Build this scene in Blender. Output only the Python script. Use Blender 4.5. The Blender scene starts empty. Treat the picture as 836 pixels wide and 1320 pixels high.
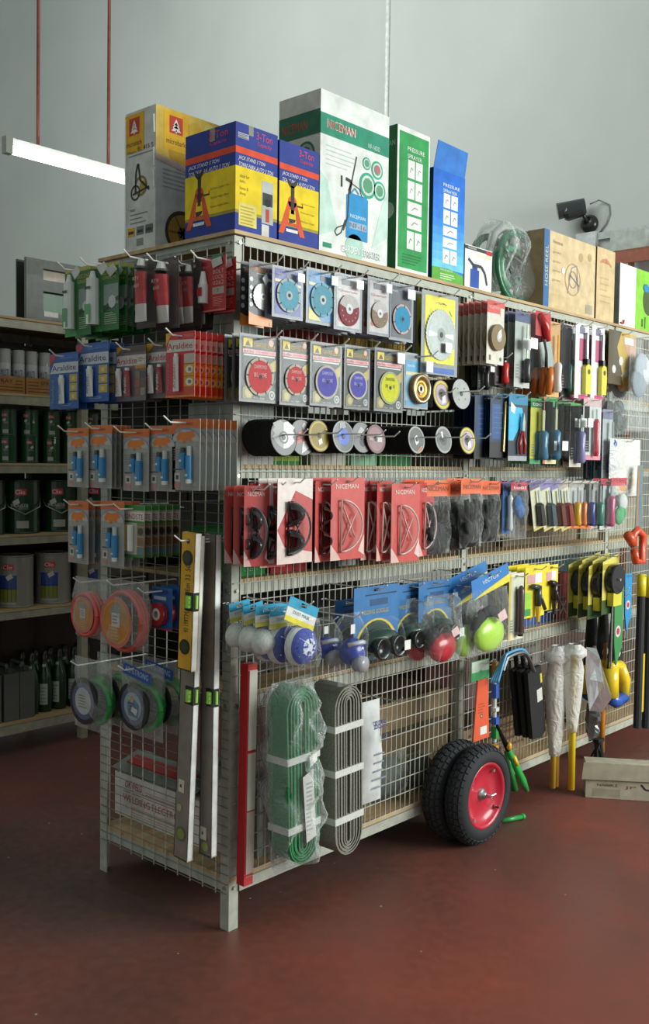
import bpy, math, random
from mathutils import Vector, Matrix, Euler, noise
import numpy as np
R = math.radians
random.seed(7)
scn = bpy.context.scene
col = scn.collection

# ------------------------------------------------------------------ camera, light, exposure
F_PX, PITCH, ROLL, YAW = 1271.56, -0.05043, 0.01335, 0.83413
CAM = Vector((-2.07419, -2.26853, 1.49342))
fw = Vector((math.sin(YAW)*math.cos(PITCH), math.cos(YAW)*math.cos(PITCH), math.sin(PITCH)))
_rt = Vector((math.cos(YAW), -math.sin(YAW), 0)); _up = _rt.cross(fw)
rt = _rt*math.cos(ROLL) + _up*math.sin(ROLL); up = -_rt*math.sin(ROLL) + _up*math.cos(ROLL)
cd = bpy.data.cameras.new('camera'); cam = bpy.data.objects.new('camera', cd); col.objects.link(cam)
cd.sensor_fit = 'HORIZONTAL'; cd.sensor_width = 36; cd.lens = F_PX/836*36; cd.clip_start = .05
m = Matrix.Identity(4)
for i in range(3): m[i][0], m[i][1], m[i][2], m[i][3] = rt[i], up[i], -fw[i], CAM[i]
cam.matrix_world = m; scn.camera = cam

w = bpy.data.worlds.new('world'); scn.world = w; w.use_nodes = True
w.node_tree.nodes['Background'].inputs[0].default_value = (.80, .90, .86, 1)
w.node_tree.nodes['Background'].inputs[1].default_value = .34
def area(name, loc, target, sx, sy, power, color=(1, 1, 1)):
    l = bpy.data.lights.new(name, 'AREA'); l.shape = 'RECTANGLE'; l.size = sx; l.size_y = sy; l.energy = power; l.color = color
    o = bpy.data.objects.new(name, l); col.objects.link(o); o.location = loc
    o.rotation_euler = (Vector(target)-Vector(loc)).to_track_quat('-Z', 'Y').to_euler(); return o
area('shopfront_daylight', (3.7, -5.4, 2.7), (2.0, 0, 1.2), 4.2, 2.4, 350, (.96, 1, .965))
area('wall_fill', (1.5, 4.5, 6.5), (6, 6, 3.5), 5, 3, 225, (.95, 1, .98))  # added fill that brightens the back wall, no fixture stands there
vs = scn.view_settings; vs.view_transform = 'Standard'; vs.look = 'None'; vs.gamma = 1; vs.use_curve_mapping = False
vs.exposure = 0.4

# ------------------------------------------------------------------ pixel -> point helpers (to measure real positions)
def ray(px, py): return fw + rt*((px-418)/F_PX) + up*((660-py)/F_PX)
def LP(px, py, d=0): v = ray(px, py); return CAM + v*((-d-CAM.y)/v.y)       # plane in front of the long side
def SP(px, py, d=0): v = ray(px, py); return CAM + v*((-d-CAM.x)/v.x)       # plane in front of the short side
def GP(px, py, z=0): v = ray(px, py); return CAM + v*((z-CAM.z)/v.z)

# ------------------------------------------------------------------ colours and materials
def C(h):
    h = h.lstrip('#'); r = []
    for i in (0, 2, 4):
        v = int(h[i:i+2], 16)/255; r.append(v/12.92 if v <= .04045 else ((v+.055)/1.055)**2.4)
    return (*r, 1)
def newmat(name):
    mt = bpy.data.materials.new(name); mt.use_nodes = True
    return mt, mt.node_tree, mt.node_tree.nodes['Principled BSDF']
def attr_mat(name, rough=.5, metal=0, bump=0, scale=60, coat=0, dirt=.12):
    mt, t, b = newmat(name); n = t.nodes; k = t.links
    a = n.new('ShaderNodeAttribute'); a.attribute_name = 'Col'
    tc = n.new('ShaderNodeTexCoord'); nz = n.new('ShaderNodeTexNoise'); nz.inputs['Scale'].default_value = scale; nz.inputs['Detail'].default_value = 4
    k.new(tc.outputs['Object'], nz.inputs['Vector'])
    mr = n.new('ShaderNodeMapRange'); mr.inputs[1].default_value = .3; mr.inputs[2].default_value = .7; mr.inputs[3].default_value = 1-dirt; mr.inputs[4].default_value = 1+dirt*.4
    k.new(nz.outputs[0], mr.inputs[0])
    mx = n.new('ShaderNodeVectorMath'); mx.operation = 'SCALE'
    k.new(a.outputs['Color'], mx.inputs[0]); k.new(mr.outputs[0], mx.inputs['Scale']); k.new(mx.outputs[0], b.inputs['Base Color'])
    b.inputs['Roughness'].default_value = rough; b.inputs['Metallic'].default_value = metal; b.inputs['Coat Weight'].default_value = coat
    if bump:
        bp = n.new('ShaderNodeBump'); bp.inputs['Strength'].default_value = bump; bp.inputs['Distance'].default_value = .002
        k.new(nz.outputs[0], bp.inputs['Height']); k.new(bp.outputs[0], b.inputs['Normal'])
    return mt
PRINT = attr_mat('printed_card', .42, 0, .05, 40, .15)
PLAS = attr_mat('moulded_plastic', .28, 0, 0, 40, .2, .05)
MATTE = attr_mat('matte', .8, 0, .3, 90)
METAL = attr_mat('metal', .32, .9, .05, 80)
RUBBER = attr_mat('rubber', .75, 0, .25, 150)
PAINT = attr_mat('grey_paint', .5, 0, .08, 25, .05, .22)
CARTON = attr_mat('carton', .75, 0, .12, 18, 0, .22)
FOILM = attr_mat('silver_foil', .22, .8, .8, 25)
NETM = attr_mat('netting', .85, 0, .9, 300, 0, .5)
def film(name, opac, tint, rough, bump, scale, rng=.55):
    mt, t, b = newmat(name); n = t.nodes; k = t.links
    b.inputs['Base Color'].default_value = tint; b.inputs['Roughness'].default_value = rough; b.inputs['Specular IOR Level'].default_value = .9
    tr = n.new('ShaderNodeBsdfTransparent'); tr.inputs[0].default_value = (.97, .98, .98, 1); mx = n.new('ShaderNodeMixShader')
    lw = n.new('ShaderNodeLayerWeight'); lw.inputs[0].default_value = .35
    nz = n.new('ShaderNodeTexNoise'); nz.inputs['Scale'].default_value = scale; nz.inputs['Detail'].default_value = 3; nz.inputs['Distortion'].default_value = 1.5
    tc = n.new('ShaderNodeTexCoord'); k.new(tc.outputs['Object'], nz.inputs['Vector'])
    if bump:
        bp = n.new('ShaderNodeBump'); bp.inputs['Strength'].default_value = bump; bp.inputs['Distance'].default_value = .01
        k.new(nz.outputs[0], bp.inputs['Height']); k.new(bp.outputs[0], b.inputs['Normal']); k.new(bp.outputs[0], lw.inputs['Normal'])
    mr = n.new('ShaderNodeMapRange'); mr.inputs[3].default_value = opac; mr.inputs[4].default_value = min(1, opac+rng); mr.inputs[1].default_value = .4; k.new(lw.outputs['Facing'], mr.inputs[0])
    k.new(mr.outputs[0], mx.inputs[0]); k.new(tr.outputs[0], mx.inputs[1]); k.new(b.outputs[0], mx.inputs[2])
    k.new(mx.outputs[0], n['Material Output'].inputs[0]); return mt
BLISTER = film('clear_blister', .015, (.85, .88, .9, 1), .10, .12, 20, .22)
HAZE = film('hazy_bag', .16, (.82, .84, .80, 1), .25, 1, 30, .45)
BAG = film('clear_bag', .05, (.85, .88, .86, 1), .15, 1, 28, .38)
WRAP = film('crumpled_wrap', .16, (.86, .9, .88, 1), .12, 1, 34, .7)
MILKY = film('milky_wrap', .66, (.86, .86, .82, 1), .35, 1, 22)

def tex_mat(name, c1, c2, scale, rough, bump=.1, stretch=(1, 1, 1), c3=None):
    mt, t, b = newmat(name); n = t.nodes; k = t.links
    tc = n.new('ShaderNodeTexCoord'); mp = n.new('ShaderNodeMapping'); mp.inputs['Scale'].default_value = stretch
    k.new(tc.outputs['Object'], mp.inputs[0])
    nz = n.new('ShaderNodeTexNoise'); nz.inputs['Scale'].default_value = scale; nz.inputs['Detail'].default_value = 8; nz.inputs['Roughness'].default_value = .6
    k.new(mp.outputs[0], nz.inputs['Vector'])
    cr = n.new('ShaderNodeValToRGB'); cr.color_ramp.elements[0].position = .35; cr.color_ramp.elements[0].color = c1
    cr.color_ramp.elements[1].position = .68; cr.color_ramp.elements[1].color = c2
    if c3: e = cr.color_ramp.elements.new(.5); e.color = c3
    k.new(nz.outputs[0], cr.inputs[0]); k.new(cr.outputs[0], b.inputs['Base Color'])
    n2 = n.new('ShaderNodeTexNoise'); n2.inputs['Scale'].default_value = scale*14; n2.inputs['Detail'].default_value = 5; k.new(tc.outputs['Object'], n2.inputs['Vector'])
    bp = n.new('ShaderNodeBump'); bp.inputs['Strength'].default_value = bump; bp.inputs['Distance'].default_value = .004
    k.new(n2.outputs[0], bp.inputs['Height']); k.new(bp.outputs[0], b.inputs['Normal'])
    b.inputs['Roughness'].default_value = rough; return mt, t, b, cr
WALLM = tex_mat('wall_plaster', C('aab0ac'), C('b2b8b4'), .8, .85, .15)[0]
BOARD = tex_mat('shelf_board', C('a8885c'), C('cbb083'), 3, .6, .1, (1, 8, 8))[0]
# red painted concrete with dark worn areas and small specks
FLOORM, t, b, cr = tex_mat('red_floor', C('4a4540'), C('984a3a'), .42, .42, .10, (1, 1, 1), C('6e443b'))
n = t.nodes; k = t.links
tc = n.new('ShaderNodeTexCoord'); sp = n.new('ShaderNodeTexNoise'); sp.inputs['Scale'].default_value = 26; sp.inputs['Detail'].default_value = 6; k.new(tc.outputs['Object'], sp.inputs['Vector'])
r2 = n.new('ShaderNodeValToRGB'); r2.color_ramp.elements[0].position = .42; r2.color_ramp.elements[0].color = (.55, .6, .6, 1); r2.color_ramp.elements[1].position = .6; r2.color_ramp.elements[1].color = (1.0, 1.0, 1.0, 1)
mm = n.new('ShaderNodeMix'); mm.data_type = 'RGBA'; mm.blend_type = 'MULTIPLY'; mm.inputs[0].default_value = .18
k.new(sp.outputs[0], r2.inputs[0]); k.new(cr.outputs[0], mm.inputs[6]); k.new(r2.outputs[0], mm.inputs[7])
vo = n.new('ShaderNodeTexVoronoi'); vo.inputs['Scale'].default_value = 9; k.new(tc.outputs['Object'], vo.inputs['Vector'])
lt = n.new('ShaderNodeMath'); lt.operation = 'LESS_THAN'; lt.inputs[1].default_value = .035; k.new(vo.outputs['Distance'], lt.inputs[0])
m3 = n.new('ShaderNodeMix'); m3.data_type = 'RGBA'; m3.inputs[7].default_value = C('b09a90'); k.new(lt.outputs[0], m3.inputs[0]); k.new(mm.outputs[2], m3.inputs[6]); k.new(m3.outputs[2], b.inputs['Base Color'])
mrr = n.new('ShaderNodeMapRange'); mrr.inputs[3].default_value = .30; mrr.inputs[4].default_value = .6; k.new(sp.outputs[0], mrr.inputs[0]); k.new(mrr.outputs[0], b.inputs['Roughness'])
TUBE_M, t, b = newmat('fluorescent_tube'); b.inputs['Emission Color'].default_value = (.93, 1, .97, 1); b.inputs['Emission Strength'].default_value = 7

# ------------------------------------------------------------------ mesh builder
_txt = {}
def glyphs(s):
    if s not in _txt:
        cu = bpy.data.curves.new('t', 'FONT'); cu.body = s; cu.resolution_u = 2; cu.align_x = 'LEFT'
        o = bpy.data.objects.new('t', cu); col.objects.link(o)
        dg = bpy.context.evaluated_depsgraph_get(); e = o.evaluated_get(dg); me = e.to_mesh()
        vs_ = [(v.co.x, v.co.y) for v in me.vertices]; fs = [tuple(p.vertices) for p in me.polygons]
        e.to_mesh_clear(); bpy.data.objects.remove(o); bpy.data.curves.remove(cu)
        xs = [v[0] for v in vs_] or [0]; ys = [v[1] for v in vs_] or [0]
        x0, x1, y0, y1 = min(xs), max(xs), min(ys), max(ys)
        _txt[s] = ([((x-x0)/max(x1-x0, 1e-6), (y-y0)/max(y1-y0, 1e-6)) for x, y in vs_], fs)
    return _txt[s]
class MB:
    def __init__(s): s.v = []; s.f = []; s.c = []; s.M = Matrix.Identity(4); s.lift = .0008
    def add(s, vs_, fs, c):
        o = len(s.v); s.v += [s.M @ Vector(p) for p in vs_]; s.f += [tuple(i+o for i in f) for f in fs]
        if isinstance(c, str): c = C(c)
        s.c += [c]*len(fs)
    def box(s, x0, y0, z0, x1, y1, z1, c):
        s.add([(x0, y0, z0), (x1, y0, z0), (x1, y1, z0), (x0, y1, z0), (x0, y0, z1), (x1, y0, z1), (x1, y1, z1), (x0, y1, z1)],
              [(0, 3, 2, 1), (4, 5, 6, 7), (0, 1, 5, 4), (1, 2, 6, 5), (2, 3, 7, 6), (3, 0, 4, 7)], c)
    # flat print on the plane y=-lift (u to the right, v up)
    def rect(s, x0, z0, x1, z1, c, l=1): y = -s.lift-(l+.5)*.0004; s.add([(x0, y, z0), (x1, y, z0), (x1, y, z1), (x0, y, z1)], [(0, 1, 2, 3)], c)
    def poly(s, pts, c, l=1): y = -s.lift-(l+.5)*.0004; s.add([(x, y, z) for x, z in pts], [tuple(range(len(pts)))], c)
    def circ(s, x, z, r, c, l=1, n=20, r2=None):
        y = -s.lift-(l+.5)*.0004; r2 = r2 or r; s.add([(x+r*math.cos(i*2*math.pi/n), y, z+r2*math.sin(i*2*math.pi/n)) for i in range(n)], [tuple(range(n))], c)
    def ring(s, x, z, r, ri, c, l=1, n=24):
        y = -s.lift-(l+.5)*.0004; p = [(x+q*math.cos(i*2*math.pi/n), y, z+q*math.sin(i*2*math.pi/n)) for q in (ri, r) for i in range(n)]
        s.add(p, [(i, (i+1) % n, n+(i+1) % n, n+i) for i in range(n)], c)
    def text(s, t_, x, z, w_, h, c, l=2, shear=0, rot=0):
        g, fs = glyphs(t_); y = -s.lift-(l+.5)*.0004; ca, sa = math.cos(R(rot)), math.sin(R(rot)); P = []
        for a, b_ in g:
            u, v = a*w_ + shear*b_*h, b_*h; P.append((x+u*ca-v*sa, y, z+u*sa+v*ca))
        s.add(P, fs, c)
    def lines(s, x0, z0, x1, n_, pitch, c, h=None, l=1, ragged=True):   # illegible small print
        h = h or pitch*.4
        for i in range(n_): s.rect(x0, z0-i*pitch-h, x1-(random.random()*.35*(x1-x0) if ragged else 0), z0-i*pitch, c, l)
    def tube(s, pts, r, c, n=8, cap=True):
        P = [Vector(p) for p in pts]; rr = r if isinstance(r, (list, tuple)) else [r]*len(P); V = []; nrm = None
        for i, p in enumerate(P):
            d = (P[min(i+1, len(P)-1)]-P[max(i-1, 0)]).normalized()
            if nrm is None: nrm = d.orthogonal().normalized()
            else: nrm = (nrm - d*nrm.dot(d)); nrm = nrm.normalized() if nrm.length > 1e-6 else d.orthogonal().normalized()
            bn = d.cross(nrm)
            V += [p + (nrm*math.cos(a)+bn*math.sin(a))*rr[i] for a in [j*2*math.pi/n for j in range(n)]]
        Fs = [(i*n+j, i*n+(j+1) % n, (i+1)*n+(j+1) % n, (i+1)*n+j) for i in range(len(P)-1) for j in range(n)]
        if cap: Fs += [tuple(reversed(range(n))), tuple(range((len(P)-1)*n, len(P)*n))]
        s.add(V, Fs, c)
    def cyl(s, p0, p1, r, c, n=16, r1=None): s.tube([p0, p1], [r, r if r1 is None else r1], c, n)
    def lathe(s, prof, c, n=24, axis='z', at=(0, 0, 0), cols=None):     # prof: (radius, height)
        V = []; A = Vector(at)
        for r, h in prof:
            for j in range(n):
                a = j*2*math.pi/n; x, y = r*math.cos(a), r*math.sin(a)
                V.append(A + (Vector((x, y, h)) if axis == 'z' else Vector((x, -h, y)) if axis == 'y' else Vector((h, x, y))))
        for i in range(len(prof)-1):
            fs = [(i*n+j, i*n+(j+1) % n, (i+1)*n+(j+1) % n, (i+1)*n+j) for j in range(n)]
            o = len(s.v); cc = cols[i] if cols else c; cc = C(cc) if isinstance(cc, str) else cc
            s.f += [tuple(q+o for q in f) for f in fs]; s.c += [cc]*n
        s.v += [s.M @ p for p in V]
    def sphere(s, at, rx, ry, rz, c, n=12):
        V = []; m_ = n//2+1
        for i in range(m_+1):
            t_ = math.pi*i/m_
            for j in range(n): a = j*2*math.pi/n; V.append((at[0]+rx*math.sin(t_)*math.cos(a), at[1]+ry*math.sin(t_)*math.sin(a), at[2]+rz*math.cos(t_)))
        s.add(V, [(i*n+j, i*n+(j+1) % n, (i+1)*n+(j+1) % n, (i+1)*n+j) for i in range(m_) for j in range(n)], c)
    def prism(s, pts, y0, y1, c, c2=None):     # outline (x,z) extruded from y0 to y1
        n = len(pts); V = [(x, y0, z) for x, z in pts]+[(x, y1, z) for x, z in pts]
        s.add(V, [tuple(range(n)), tuple(reversed(range(n, 2*n)))], c)
        s.add(V, [(i, (i+1) % n, n+(i+1) % n, n+i) for i in range(n)], c2 or c)
    def pillow(s, w_, h, dep, c, seed=0, nx=8, nz=12, taper=0, wob=.25, top=0, edge=.35):
        V = []; rnd = Vector((seed*3.1, seed*1.7, seed*.9))
        for side in (-1, 1):
            for j in range(nz+1):
                for i in range(nx+1):
                    u = i/nx*2-1; v = j/nz
                    ww = w_/2*(1-taper*(1-v)); b_ = (max(0, 1-u*u)**.6)*(math.sin(math.pi*min(1, max(0, v)))**edge if 0 < v < 1 else 0)
                    nn = noise.noise(Vector((u*2.2, v*h/w_*2.2, side*2.0))+rnd)
                    V.append((u*ww*(1+.04*nn), side*dep/2*b_*(1+wob*2*nn), top-v*h+.02*h*nn*(1 if 0 < v < 1 else 0)))
        W = nx+1; o = W*(nz+1)
        Fs = [(j*W+i, (j+1)*W+i, (j+1)*W+i+1, j*W+i+1) for j in range(nz) for i in range(nx)]
        s.add(V, Fs+[tuple(q+o for q in reversed(f)) for f in Fs], c)
    def card(s, w_, h, c, slot=.010, t_=.0012, top=.012):    # hanging card with a hang slot around the origin
        sl = min(slot, w_*.3)
        s.box(-w_/2, -t_/2, top-h, w_/2, t_/2, -.005, c)
        s.box(-w_/2, -t_/2, -.005, -sl, t_/2, .005, c); s.box(sl, -t_/2, -.005, w_/2, t_/2, .005, c); s.box(-w_/2, -t_/2, .005, w_/2, t_/2, top, c)
        s.lift = t_/2
    def build(s, name, mat, parent=None, smooth=False):
        me = bpy.data.meshes.new(name); me.from_pydata([tuple(v) for v in s.v], [], s.f)
        a = me.color_attributes.new('Col', 'FLOAT_COLOR', 'CORNER')
        ls = [len(p) for p in s.f]; arr = np.repeat(np.array(s.c, dtype=np.float32).reshape(-1, 4), ls, axis=0); a.data.foreach_set('color', arr.ravel())
        me.materials.append(mat); me.update()
        if smooth: me.polygons.foreach_set('use_smooth', [True]*len(me.polygons)); 
        o = bpy.data.objects.new(name, me); col.objects.link(o)
        if parent is not None: o.parent = parent
        return o
def tag(o, label=None, cat=None, group=None, kind=None):
    for k_, v_ in (('label', label), ('category', cat), ('group', group), ('kind', kind)):
        if v_: o[k_] = v_
    return o
def thing(name, label=None, cat=None, loc=(0, 0, 0), rz=0, group=None):
    o = bpy.data.objects.new(name, None); col.objects.link(o); o.location = loc; o.rotation_euler = (0, 0, rz); o.empty_display_size = .05
    return tag(o, label, cat, group)
def struct(name, mb, mat): return tag(mb.build(name, mat), kind='structure')
KIDS = {}
def copy_tree(o):
    c = o.copy(); col.objects.link(c)
    for ch in KIDS.setdefault(o.name, list(o.children)):
        d = ch.copy(); col.objects.link(d); d.parent = c
        for g in KIDS.setdefault(ch.name, list(ch.children)):
            e = g.copy(); col.objects.link(e); e.parent = d
    return c
ORD = ['front', 'second', 'third', 'fourth', 'fifth', 'sixth', 'seventh', 'eighth', 'ninth', 'tenth', 'eleventh', 'twelfth', 'thirteenth', 'fourteenth', 'fifteenth', 'sixteenth', 'seventeenth', 'eighteenth', 'nineteenth', 'twentieth', 'twenty-first', 'twenty-second', 'twenty-third', 'twenty-fourth', 'twenty-fifth', 'twenty-sixth', 'twenty-seventh', 'twenty-eighth', 'twenty-ninth', 'thirtieth']

# ------------------------------------------------------------------ setting
mb = MB(); mb.box(-9, -9, -.1, 6.3, 26, 0, 'ffffff'); struct('floor', mb, FLOORM)
WX = 6.0
mb = MB(); mb.box(WX, -9, 0, WX+.2, 26, 15, 'ffffff'); struct('wall_back', mb, WALLM)
mb = MB(); p = LP(0, 0, 0)
q0 = SP(500, 60, -WX); mb.tube([(WX-.015, q0.y, 2.0), (WX-.015, q0.y, 8.4)], .022, 'c9cfcb', 10)
tag(mb.build('conduit_pipe', PAINT, None, True), 'pale vertical conduit pipe running up the back wall', 'pipe')
mb = MB(); q1 = SP(768, 306, -WX); q2 = SP(900, 284, -WX)
mb.box(WX-.035, q2.y, q1.z-.03, WX, q1.y, q1.z+.03, 'a4aca8')
tag(mb.build('cable_trunking', PAINT), 'grey horizontal cable trunking on the wall right of the camera', 'trunking')

# ------------------------------------------------------------------ the wire display rack
D = .693; UX = 1.26; NB = 3; LV = [.172, .757, 1.122, 1.482, 1.832, 2.2]; RAILH = [.05, .054, .05, .042, .05, .042]
RC = 'b2b4a6'
def rack(root, x0, y0, nb, ux, dep, levels, rc, heights, end_mesh=True, front_mesh=True, end_rail=(0, 5), ph=2.185, edge='c9a570'):
    bolts = []
    for i in range(nb+1):
        for j in (0, 1):
            mb = MB(); x = x0+i*ux; y = y0+j*dep; sy = 1 if j == 0 else -1; sx = 1 if i < nb else -1
            xa, xb = sorted((x, x+sx*.04)); ya, yb = sorted((y, y+sy*.003)); mb.box(xa, ya, 0, xb, yb, ph, rc)
            xa, xb = sorted((x, x+sx*.003)); ya, yb = sorted((y+sy*.003, y+sy*.04)); mb.box(xa, ya, 0, xb, yb, ph, rc)
            mb.build('post', PAINT, root)
            if j == 0:
                for L_ in levels:
                    bb = MB(); bb.cyl((x+sx*.02, y-.007, L_-.035), (x+sx*.02, y, L_-.035), .006, 'c4c6ba', 8)
                    bb.cyl((x-.005 if i == 0 else x, y+.02, L_-.035), (x if i == 0 else x+.004, y+.02, L_-.035), .006, 'c4c6ba', 8); bb.build('bolt', METAL, root)
    for L_i, L_ in enumerate(levels):
        out = L_i in (0, len(levels)-1); yy = y0-.0065 if out else y0+.004; h = heights[L_i]
        for i in range(nb):
            xa = x0+i*ux+(.04 if True else 0); xb = x0+(i+1)*ux+(0 if i < nb-1 else -.04)
            mb = MB(); mb.box(xa, yy, L_-.012-h+.012, xb, yy+.002, L_-.011, rc); mb.box(xa, yy, L_-.0145, xb, yy+.035, L_-.0125, rc); mb.build('shelf_rail', PAINT, root)
            mb = MB(); mb.box(xa, y0+dep-.004, L_-h, xb, y0+dep-.002, L_-.0125, rc); mb.build('shelf_rail', PAINT, root)
            top = L_i == len(levels)-1; e = .012 if top else -.004
            mb = MB()
            xs = x0+i*ux-(.010 if top and i == 0 else 0)+(.0032 if not top else 0); xe = x0+(i+1)*ux-(.0005 if top else .0035)
            ys = y0-(.012 if top else -.0065 if not out else .0035)
            mb.box(xs, ys, L_-.012, xe, y0+dep+(.005 if top else -.008), L_, edge)
            mb.build('shelf_board', BOARD, root)
        if L_i in end_rail:
            mb = MB(); mb.box(x0+.0035, y0+.04, L_-h, x0+.0055, y0+dep-.04, L_-.0125, rc); mb.build('end_rail', PAINT, root)
    if front_mesh:
        for i in range(nb):
            mb = MB(); xa, xb = x0+i*ux+.005, x0+(i+1)*ux-.002; z0, z1 = levels[0]-.012, levels[-1]-.02
            y = y0-.0022; r = .0014; x = x0+.035+.030*round((xa-x0)/.03)
            x = xa+.03
            while x < xb-.005: mb.box(x-r, y-r, z0, x+r, y+r, z1, 'bcbcae'); x += .030
            z = z0+.015
            while z < z1: mb.box(xa, y-3*r, z-r, xb, y-r, z+r, 'bcbcae'); z += .0585
            tag(mb.build('wire_mesh', PAINT, root), kind='stuff')
    if end_mesh:
        mb = MB(); r = .0014; x = x0-.0022; z0, z1 = .11, levels[-1]-.03; y = y0+.06
        while y < y0+dep-.03: mb.box(x-r, y-r, z0, x+r, y+r, z1, 'c4c4b6'); y += .0635
        z = z0+.01
        while z < z1: mb.box(x-2.6*r, y0+.004, z-r*.75, x-r, y0+dep-.004, z+r*.75, '85877a'); z += .031  # horizontal wires carry the end's shade in their darker colour
        tag(mb.build('wire_mesh', PAINT, root), kind='stuff')
rk = thing('display_rack', 'long grey steel rack with wire mesh sides, hung with hardware packs', 'shelf rack')
rack(rk, 0, 0, NB, UX, D, LV, RC, RAILH)
mb = MB(); mb.lift = 0; mb.M = Matrix.Translation((-.004, D-.012, .62)) @ Matrix.Rotation(R(-90), 4, 'Z')
mb.box(-.013, -.001, -.02, .013, 0, .02, 'd8d6c8'); mb.rect(-.005, -.008, .005, .006, '555555', 4); mb.build('price_sticker', PRINT, rk)

# left aisle rack
Y2 = 2.18; LV2 = [.165, .735, 1.11, 1.468, 1.815, 2.19]
rk2 = thing('stock_rack', 'grey shelf rack of paint tins and bottles across the left aisle', 'shelf rack', (0, 0, 0))
rack(rk2, -1.08, Y2, 4, 1.0, .55, LV2, 'a5a18c', [.06, .05, .05, .05, .055, .055], False, False, (), edge='9a7a50')

# ------------------------------------------------------------------ hooks
def hook(root_pt, side, length, lab, tip=.03, colr='e6e8e2', ang=35):
    mb = MB(); L = length
    mb.tube([(0, -.004, 0), (0, -L, 0), (0, -L-tip*math.cos(R(ang)), tip*math.sin(R(ang)))], .0025, colr, 6)
    mb.tube([(-.012, -.0075, .0), (.012, -.0075, .0)], .002, colr, 5)
    o = mb.build('wire_hook', PLAS); o.location = root_pt; o.rotation_euler = (0, 0, R(-90) if side == 'S' else 0)
    return tag(o, lab, 'hook', 'wire hooks on the rack mesh')
def hang(side, builder, x0, x1, y0, y1, d, n, gap, label, cat, group, name, sway=.0, hk=True, hook_label=None, dmin=.012, yaw=0, lean=0, extra=.03, ztop=.012, **kw):
    """front pack fills pixels x0..x1, y0..y1 (y at the pack's middle) at distance d; n packs go back along the hook"""
    P = SP if side == 'S' else LP; xm = (x0+x1)/2
    a = P(x0, (y0+y1)/2, d); b_ = P(x1, (y0+y1)/2, d); tp = P(xm, y0, d); bt = P(xm, y1, d)
    w_ = abs(a.y-b_.y) if side == 'S' else abs(b_.x-a.x); h = tp.z-bt.z; hz = tp.z-ztop
    root = builder(w_, h, **kw); root.name = name; out = []
    for i in range(n):
        o = root if i == 0 else copy_tree(root); dd = max(dmin, d-i*gap)
        if side == 'S': o.location = (-dd, tp.y, hz)
        else: o.location = (tp.x, -dd, hz)
        o.rotation_euler = (R(lean)+(0 if i == 0 else R(random.uniform(-.6, .6))), 0, R((-90 if side == 'S' else 0)+yaw+(0 if i == 0 else random.uniform(-sway, sway))))
        if i: o.rotation_euler.y = R(random.uniform(-1, 1)*sway*.25)
        lb = label if n == 1 else (label+', front of its hook' if i == 0 else label+f', {ORD[i]} back on its hook')
        tag(o, lb, cat, group); out.append(o)
    if hk:
        loc = (0, tp.y, hz+.0005) if side == 'S' else (tp.x, 0, hz+.0005)
        hook(loc, side, d+extra, hook_label or 'wire hook carrying the '+label)
    return out

# ------------------------------------------------------------------ cartons on the top board
def carton(name, label, x0, y0, w_, dep, h, cf, cl, z=2.2005, cat='box', flap=None, group=None, top=None, open_top=False, rz=0, mat=None):
    """box with front face x0..x0+w at y0, depth dep to the back; returns (root, front MB, left MB)"""
    root = thing(name, label, cat, (x0, y0, z), rz, group)
    mb = MB(); t_ = .004
    mb.add([(0, 0, 0), (w_, 0, 0), (w_, dep, 0), (0, dep, 0), (0, 0, h), (w_, 0, h), (w_, dep, h), (0, dep, h)], [(0, 1, 5, 4)], cf)
    mb.add([(0, 0, 0), (w_, 0, 0), (w_, dep, 0), (0, dep, 0), (0, 0, h), (w_, 0, h), (w_, dep, h), (0, dep, h)], [(3, 0, 4, 7), (0, 3, 2, 1), (2, 3, 7, 6), (1, 2, 6, 5)], cl)
    mb.add([(0, 0, h), (w_, 0, h), (w_, dep, h), (0, dep, h)], [(0, 1, 2, 3)], top or cl)
    f = mb; f.lift = .0002
    return root, mb
def FR(mb): mb.M = Matrix.Identity(4)
def LF(mb, dep): mb.M = Matrix.Translation((0, dep, 0)) @ Matrix.Rotation(R(-90), 4, 'Z')
BT = 2.2005
def jack_art(mb, w_, h, big=True):
    B, Y, O = '2c3f96', 'f3d416', 'e8502e'
    mb.rect(0, 0, w_, h, B, 0); mb.rect(0, h*.2, w_, h*.60, Y, 1); mb.rect(0, h*.17, w_, h*.2, 'a89a3c', 1)
    mb.poly([(0, h*.70), (w_, h*.78), (w_, h*.85), (0, h*.77)] if False else [(0, h*.72), (w_, h*.72), (w_, h*.78), (0, h*.78)], O, 1)
    mb.text('3-Ton', w_*.48, h*.895, w_*.38, h*.07, 'e0485a'); mb.text('Capacity', w_*.50, h*.83, w_*.34, h*.045, 'e0485a')
    mb.text('JACK STAND 3 TON', w_*.06, h*.655, w_*.62, h*.045, 'f0f0f0', 2, .25); mb.text('TORRE PARA AUTO 3 TON', w_*.06, h*.60, w_*.82, h*.04, 'f0f0f0', 2, .25)
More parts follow.
